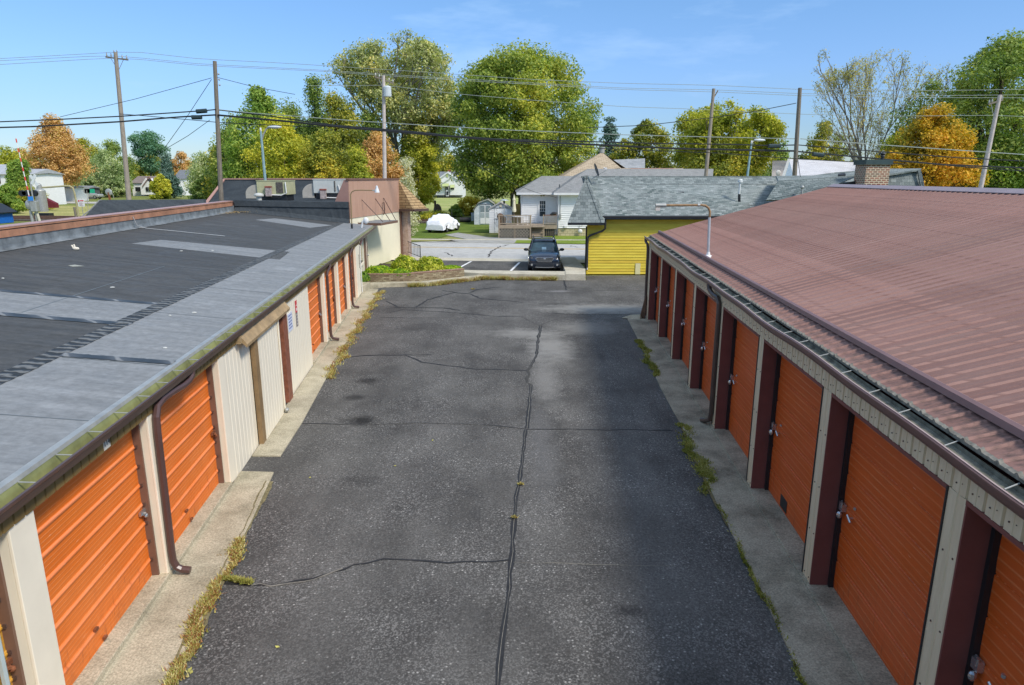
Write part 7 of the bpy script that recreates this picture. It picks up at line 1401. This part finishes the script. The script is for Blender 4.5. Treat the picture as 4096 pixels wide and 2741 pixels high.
# right of the maple
DT('conifer', 'dark blue-green conifer right of the maple', 1396, 264, 105, 118, G8, prof='cone', cb=.08, clumps=110, per=130, leaf=.22, rc=.07, limbs=10, flat=.45, cat='conifer')
DT('tree', 'olive tree between the conifer and the honey locust', 1478, 272, 150, 108, G3, prof='dome', cb=.10, clumps=130, per=150, leaf=.22, rc=.07, limbs=18)
branchy('honey_locust', 'airy spreading yellow-green honey locust behind the leaning grey pole', 1655, 246, 250, 96, G4, cb=.20, prof='wide', n_main=9, depth=3, leaf=.17, per=16, rc=.9, trunk_r=.3, seed=9, spread=1.0, kids=4, hang=.2)
DT('tree', 'low golden tree under the honey locust', 1650, 318, 200, 92, G3, prof='low', cb=.05, clumps=110, per=130, leaf=.2, rc=.08, limbs=10)
DT('tree', 'small distant green tree left of the dark right pole', 1790, 318, 60, 150, G2, prof='dome', cb=.05, clumps=50, per=100, leaf=.3, rc=.10, limbs=3)
DT('tree', 'olive yellow tree right of the dark right pole', 1890, 276, 118, 98, G3, prof='dome', cb=.08, clumps=95, per=130, leaf=.2, rc=.075, limbs=14)
branchy('thin_tree', 'tall nearly bare tree with sparse small leaves and fine upright branches', 2020, 118, 240, 84, lm('sparse', [(.14, .14, .04), (.28, .25, .07), (.40, .30, .08)], .4), cb=.12, prof='fan', n_main=9, depth=3, leaf=.10, per=5, rc=.6, trunk_r=.26, seed=5, spread=.62, kids=3)
DT('orange_tree', 'glowing orange autumn tree behind the maroon metal roof', 2145, 230, 235, 70, G5, prof='tall', cb=.05, clumps=190, per=190, leaf=.16, rc=.062, limbs=20)
DT('tree', 'yellow-green tree at the left foot of the orange tree', 2050, 300, 110, 74, G4, prof='dome', cb=.05, clumps=70, per=130, leaf=.16, rc=.09, limbs=8)
DT('large_tree', 'very large green tree reaching out of the frame at the right edge', 2310, 84, 400, 76, G2, prof='dome', cb=.14, clumps=300, per=200, leaf=.18, rc=.055, limbs=40, trunk_r=.5)
DT('tree', 'lower green tree behind the strongly leaning pole', 2295, 300, 170, 70, G10, prof='low', cb=.05, clumps=100, per=150, leaf=.16, rc=.08, limbs=8)
# left background
for i, (nm, lab, cx, top, w, Y, mt, k) in enumerate((
    ('tree', 'yellow tree at the very left edge of the view', 8, 330, 90, 150, G4, dict()), ('tree', 'dark olive tree behind the yellow tree at the left edge', 45, 340, 90, 165, G3, dict()),
    ('columnar_evergreen', 'left one of two green columnar evergreens between the pale houses', 28, 366, 22, 118, G10, dict(prof='col', cb=.02, per=260, rc=.13, leaf=.2)), ('columnar_evergreen', 'right one of two green columnar evergreens between the pale houses', 44, 360, 22, 118, G10, dict(prof='col', cb=.02, per=260, rc=.13, leaf=.2)),
    ('tree', 'big copper coloured tree behind the mobile home', 116, 266, 125, 150, G6, dict(clumps=130, per=150, leaf=.26, prof='tall', cb=.2)), ('tree', 'deep green tree right of the copper tree', 190, 312, 90, 215, G3, dict()),
    ('willow', 'grey-green willow right of the copper coloured tree', 232, 338, 110, 186, G7, dict(hang=.8)), ('tree', 'dark olive tree behind the willow', 250, 322, 110, 205, G2, dict()), ('tree', 'airy blue-green tree right of the tall leaning pole', 333, 301, 80, 212, lm('bluegreen', [(.04, .10, .06), (.08, .16, .09), (.13, .20, .11)], .3), dict(prof='vase', cb=.35)),
    ('tree', 'rounded green bushy tree in front of the willow', 205, 395, 70, 182, G7, dict()), ('shrub', 'olive shrub at the foot of the tall leaning pole', 265, 400, 60, 182, G7, dict()), ('spruce', 'drooping blue-grey spruce beside the small white house', 378, 345, 52, 172, G8, dict(prof='cone', cb=.06, hang=1., flat=.5, clumps=90)),
    ('shrub', 'yellow-green shrub in front of the spruce', 366, 398, 44, 168, G4, dict(prof='low', cb=.02)), ('tree', 'distant tan tree right of the spruce', 412, 345, 60, 235, G6, dict()), ('tree', 'distant green tree behind the steep roofed house', 345, 352, 90, 230, G3, dict()),
    ('willow', 'silvery green willow right of the steep roofed white house', 458, 338, 80, 108, G7, dict(hang=.8)), ('tree', 'green tree between the silvery willow and the dark left pole', 492, 335, 60, 100, G2, dict()), ('shrub', 'dark green shrubs under the silvery willow', 470, 400, 80, 96, G2, dict(prof='low', cb=.02)),
    ('shrub', 'olive shrub right of the railway signal', 60, 428, 90, 112, G3, dict(prof='low', cb=.02)), ('shrub', 'green shrub in front of the left pale house', 10, 420, 60, 100, G10, dict(prof='low', cb=.02)))):
    kw = dict(clumps=80, per=110, leaf=.0013 * Y + .04, rc=.085, limbs=4, prof='dome', cb=.06); kw.update(k); DT(nm, lab, cx, top, w, Y, mt, cat='shrub' if nm == 'shrub' else 'tree', **kw)
# garden shrubs
for nm, lab, u, v, w, Y, mt, k in (
    ('shrub', 'large golden shrub behind the gambrel shed', 1880, 785, 115, 96, lm('gold', [(.20, .17, .02), (.38, .28, .03), (.50, .36, .06)], .5), dict()), ('shrub', 'small round green shrub in the field left of the golden shrub', 1820, 820, 50, 92, G10, dict()),
    ('tree', 'pale twiggy tree behind the sheds under the maple', 1960, 765, 110, 100, G11, dict(per=40)), ('shrub', 'yellowish weeds along the field fence', 1720, 845, 190, 84, G4, dict(per=60, prof='low')), ('tree', 'dark tree left of the cottage', 1700, 690, 50, 150, G2, dict())):
    kw = dict(clumps=45, per=150, leaf=.13, rc=.11, limbs=4, prof='low', cb=.03); kw.update(k); tree(nm, lab, u, v, w, Y, mt, cat='shrub' if nm == 'shrub' else 'tree', **kw)
# planter bushes
HEDGE = lm('hedge', [(.10, .16, .01), (.28, .33, .015), (.48, .46, .04), (.58, .56, .10)], 1.6, .3, .6); GREENB = lm('green_bush', [(.06, .13, .01), (.15, .24, .012), (.30, .34, .02)], 1.5, .3, .5)
def bush(lab, c, rad, n, leaf, mat, seed):
    rs = np.random.RandomState(seed); d = rot_rand(rs, n); d[:, 2] = np.abs(d[:, 2]); b = 1 + .10 * np.sin(d[:, 0] * 7 + seed) * np.cos(d[:, 1] * 6); r = (.72 + .32 * rs.rand(n)) * b; t = thing('bush', lab, 'bush', c)
    pos = np.array(c) + d * r[:, None] * np.array(rad); nrm = d + rs.randn(n, 3) * .5; nrm /= np.linalg.norm(nrm, axis=1)[:, None]; tt__ = np.cross(nrm, rs.randn(n, 3)); tt__ /= np.linalg.norm(tt__, axis=1)[:, None]; bb = np.cross(nrm, tt__); s = leaf * (.6 + .8 * rs.rand(n))[:, None]
    v = np.stack([pos - tt__ * s, pos - bb * s * .6, pos + tt__ * s, pos + bb * s * .6], 1); npmesh('foliage', v.reshape(-1, 3), 4, mat, t)
    m = MB()
    for k in range(7): a = k * .9; m.tube([c, (c[0] + math.cos(a) * rad[0] * .5, c[1] + math.sin(a) * rad[1] * .5, c[2] + rad[2] * .7)], .02, n=5)
    m.build('stems', BARK, t); return t
q = gp(1612, 1098, .5); q2 = gp(1718, 1092, .5)
bush('clipped yellow-green hedge bush in the planter nearest the cream wall', (gp(1610, 1088, .5).x, 35.0, .42), (.72, .75, .82), 5200, .05, HEDGE, 3)
bush('clipped yellow-green hedge bush at the street end of the planter', (gp(1708, 1088, .5).x, 35.4, .40), (.85, .75, .74), 5600, .05, HEDGE, 4)
bush('low loose green bush at the left end of the planter', (gp(1500, 1100, .5).x, 34.2, .40), (.80, .7, .42), 3600, .045, GREENB, 5)
bush('low green bush in the planter in front of the clipped hedge', (gp(1570, 1108, .5).x, 33.9, .42), (.75, .45, .28), 2800, .04, GREENB, 6)
bush('small dark green bush hanging over the concrete step at the left end', (gp(1458, 1108, .4).x, 33.0, .25), (.30, .35, .42), 1500, .04, lm('dark_bush', [(.03, .08, .015), (.07, .14, .02), (.2, .25, .03)], 1.5), 7)
bush('low green foliage in the planter right of the clipped hedges', (gp(1790, 1095, .5).x, 36.0, .40), (.6, .4, .22), 1600, .04, GREENB, 8)
# distant wood
rs = np.random.RandomState(5); C = []
for k in range(520):
    x = rs.uniform(-330, 330); y = 300 + rs.rand() * 60; C.append((x, y, rs.rand() * 9 + 2 * math.sin(x * .05)))
C = np.array(C); o = leaf_mesh('distant_woodland', C, 4 + 4 * rs.rand(len(C)), 90, .9, rs, lm('distant', [(.08, .11, .03), (.14, .17, .045), (.24, .22, .06), (.33, .25, .08)], .03, .2), None); tag(o, 'far off autumn woodland closing the horizon', 'woodland', kind='stuff')
# ================================================================== light
SUN_AZ, SUN_EL = 51., 47.
sd = bpy.data.lights.new('sun', 'SUN'); so = bpy.data.objects.new('sun', sd); COL.objects.link(so); sd.energy = 2.1; sd.angle = R_(11.); sd.color = (1, .94, .85)
a = R_(SUN_AZ); to_sun = Vector((math.sin(a) * math.cos(R_(SUN_EL)), -math.cos(a) * math.cos(R_(SUN_EL)), math.sin(R_(SUN_EL))))
so.rotation_euler = to_sun.to_track_quat('Z', 'Y').to_euler(); so.location = to_sun * 60
W = bpy.data.worlds.new('World'); SC.world = W; W.use_nodes = True; nt = W.node_tree; bg = nt.nodes['Background']
sk = nt.nodes.new('ShaderNodeTexSky'); sk.sky_type = 'NISHITA'; sk.sun_disc = False; sk.sun_elevation = R_(SUN_EL); sk.sun_rotation = math.atan2(to_sun.x, to_sun.y)
sk.air_density = 1.0; sk.dust_density = .25; sk.ozone_density = 2.2; sk.altitude = 200
tc = nt.nodes.new('ShaderNodeTexCoord'); mp = nt.nodes.new('ShaderNodeMapping'); mp.inputs['Scale'].default_value = (1, 1, 4.5); nt.links.new(tc.outputs['Generated'], mp.inputs[0])
no = nt.nodes.new('ShaderNodeTexNoise'); no.inputs['Scale'].default_value = 2.3; no.inputs['Detail'].default_value = 7; no.inputs['Roughness'].default_value = .6; nt.links.new(mp.outputs[0], no.inputs['Vector'])
cr = nt.nodes.new('ShaderNodeValToRGB'); cr.color_ramp.elements[0].position = .56; cr.color_ramp.elements[0].color = (0, 0, 0, 1); cr.color_ramp.elements[1].position = .82; cr.color_ramp.elements[1].color = (.45, .45, .45, 1); nt.links.new(no.outputs['Fac'], cr.inputs[0])
mx = nt.nodes.new('ShaderNodeMix'); mx.data_type = 'RGBA'; nt.links.new(cr.outputs[0], mx.inputs[0]); nt.links.new(sk.outputs[0], mx.inputs[6]); mx.inputs[7].default_value = (7.5, 7.8, 8.2, 1)
sx = nt.nodes.new('ShaderNodeSeparateXYZ'); nt.links.new(tc.outputs['Generated'], sx.inputs[0]); gr = nt.nodes.new('ShaderNodeValToRGB'); e = gr.color_ramp.elements
e[0].position = 0.; e[0].color = (.32, .37, .46, 1); e[1].position = .5; e[1].color = (.85, .80, .74, 1)
for p_, c_ in ((.06, (.33, .40, .52)), (.14, (.40, .495, .655)), (.27, (.45, .59, .69)), (.42, (.48, .64, .67)), (.66, (2.3, 1.85, 1.4))): q_ = e.new(p_); q_.color = (*c_, 1)  # topmost stop: brighter, warmer sky above the frame, added as unseen fill
nt.links.new(sx.outputs[2], gr.inputs[0]); ml = nt.nodes.new('ShaderNodeMix'); ml.data_type = 'RGBA'; ml.blend_type = 'MULTIPLY'; ml.clamp_factor = False; ml.inputs[0].default_value = 1; nt.links.new(mx.outputs[2], ml.inputs[6]); nt.links.new(gr.outputs[0], ml.inputs[7])
nt.links.new(ml.outputs[2], bg.inputs['Color']); bg.inputs['Strength'].default_value = .15
vs_ = SC.view_settings; vs_.view_transform = 'Standard'; vs_.look = 'None'; vs_.gamma = 1; vs_.exposure = .76; vs_.use_curve_mapping = False
SC.cycles.max_bounces = 6; SC.cycles.transparent_max_bounces = 8; SC.cycles.use_denoising = True
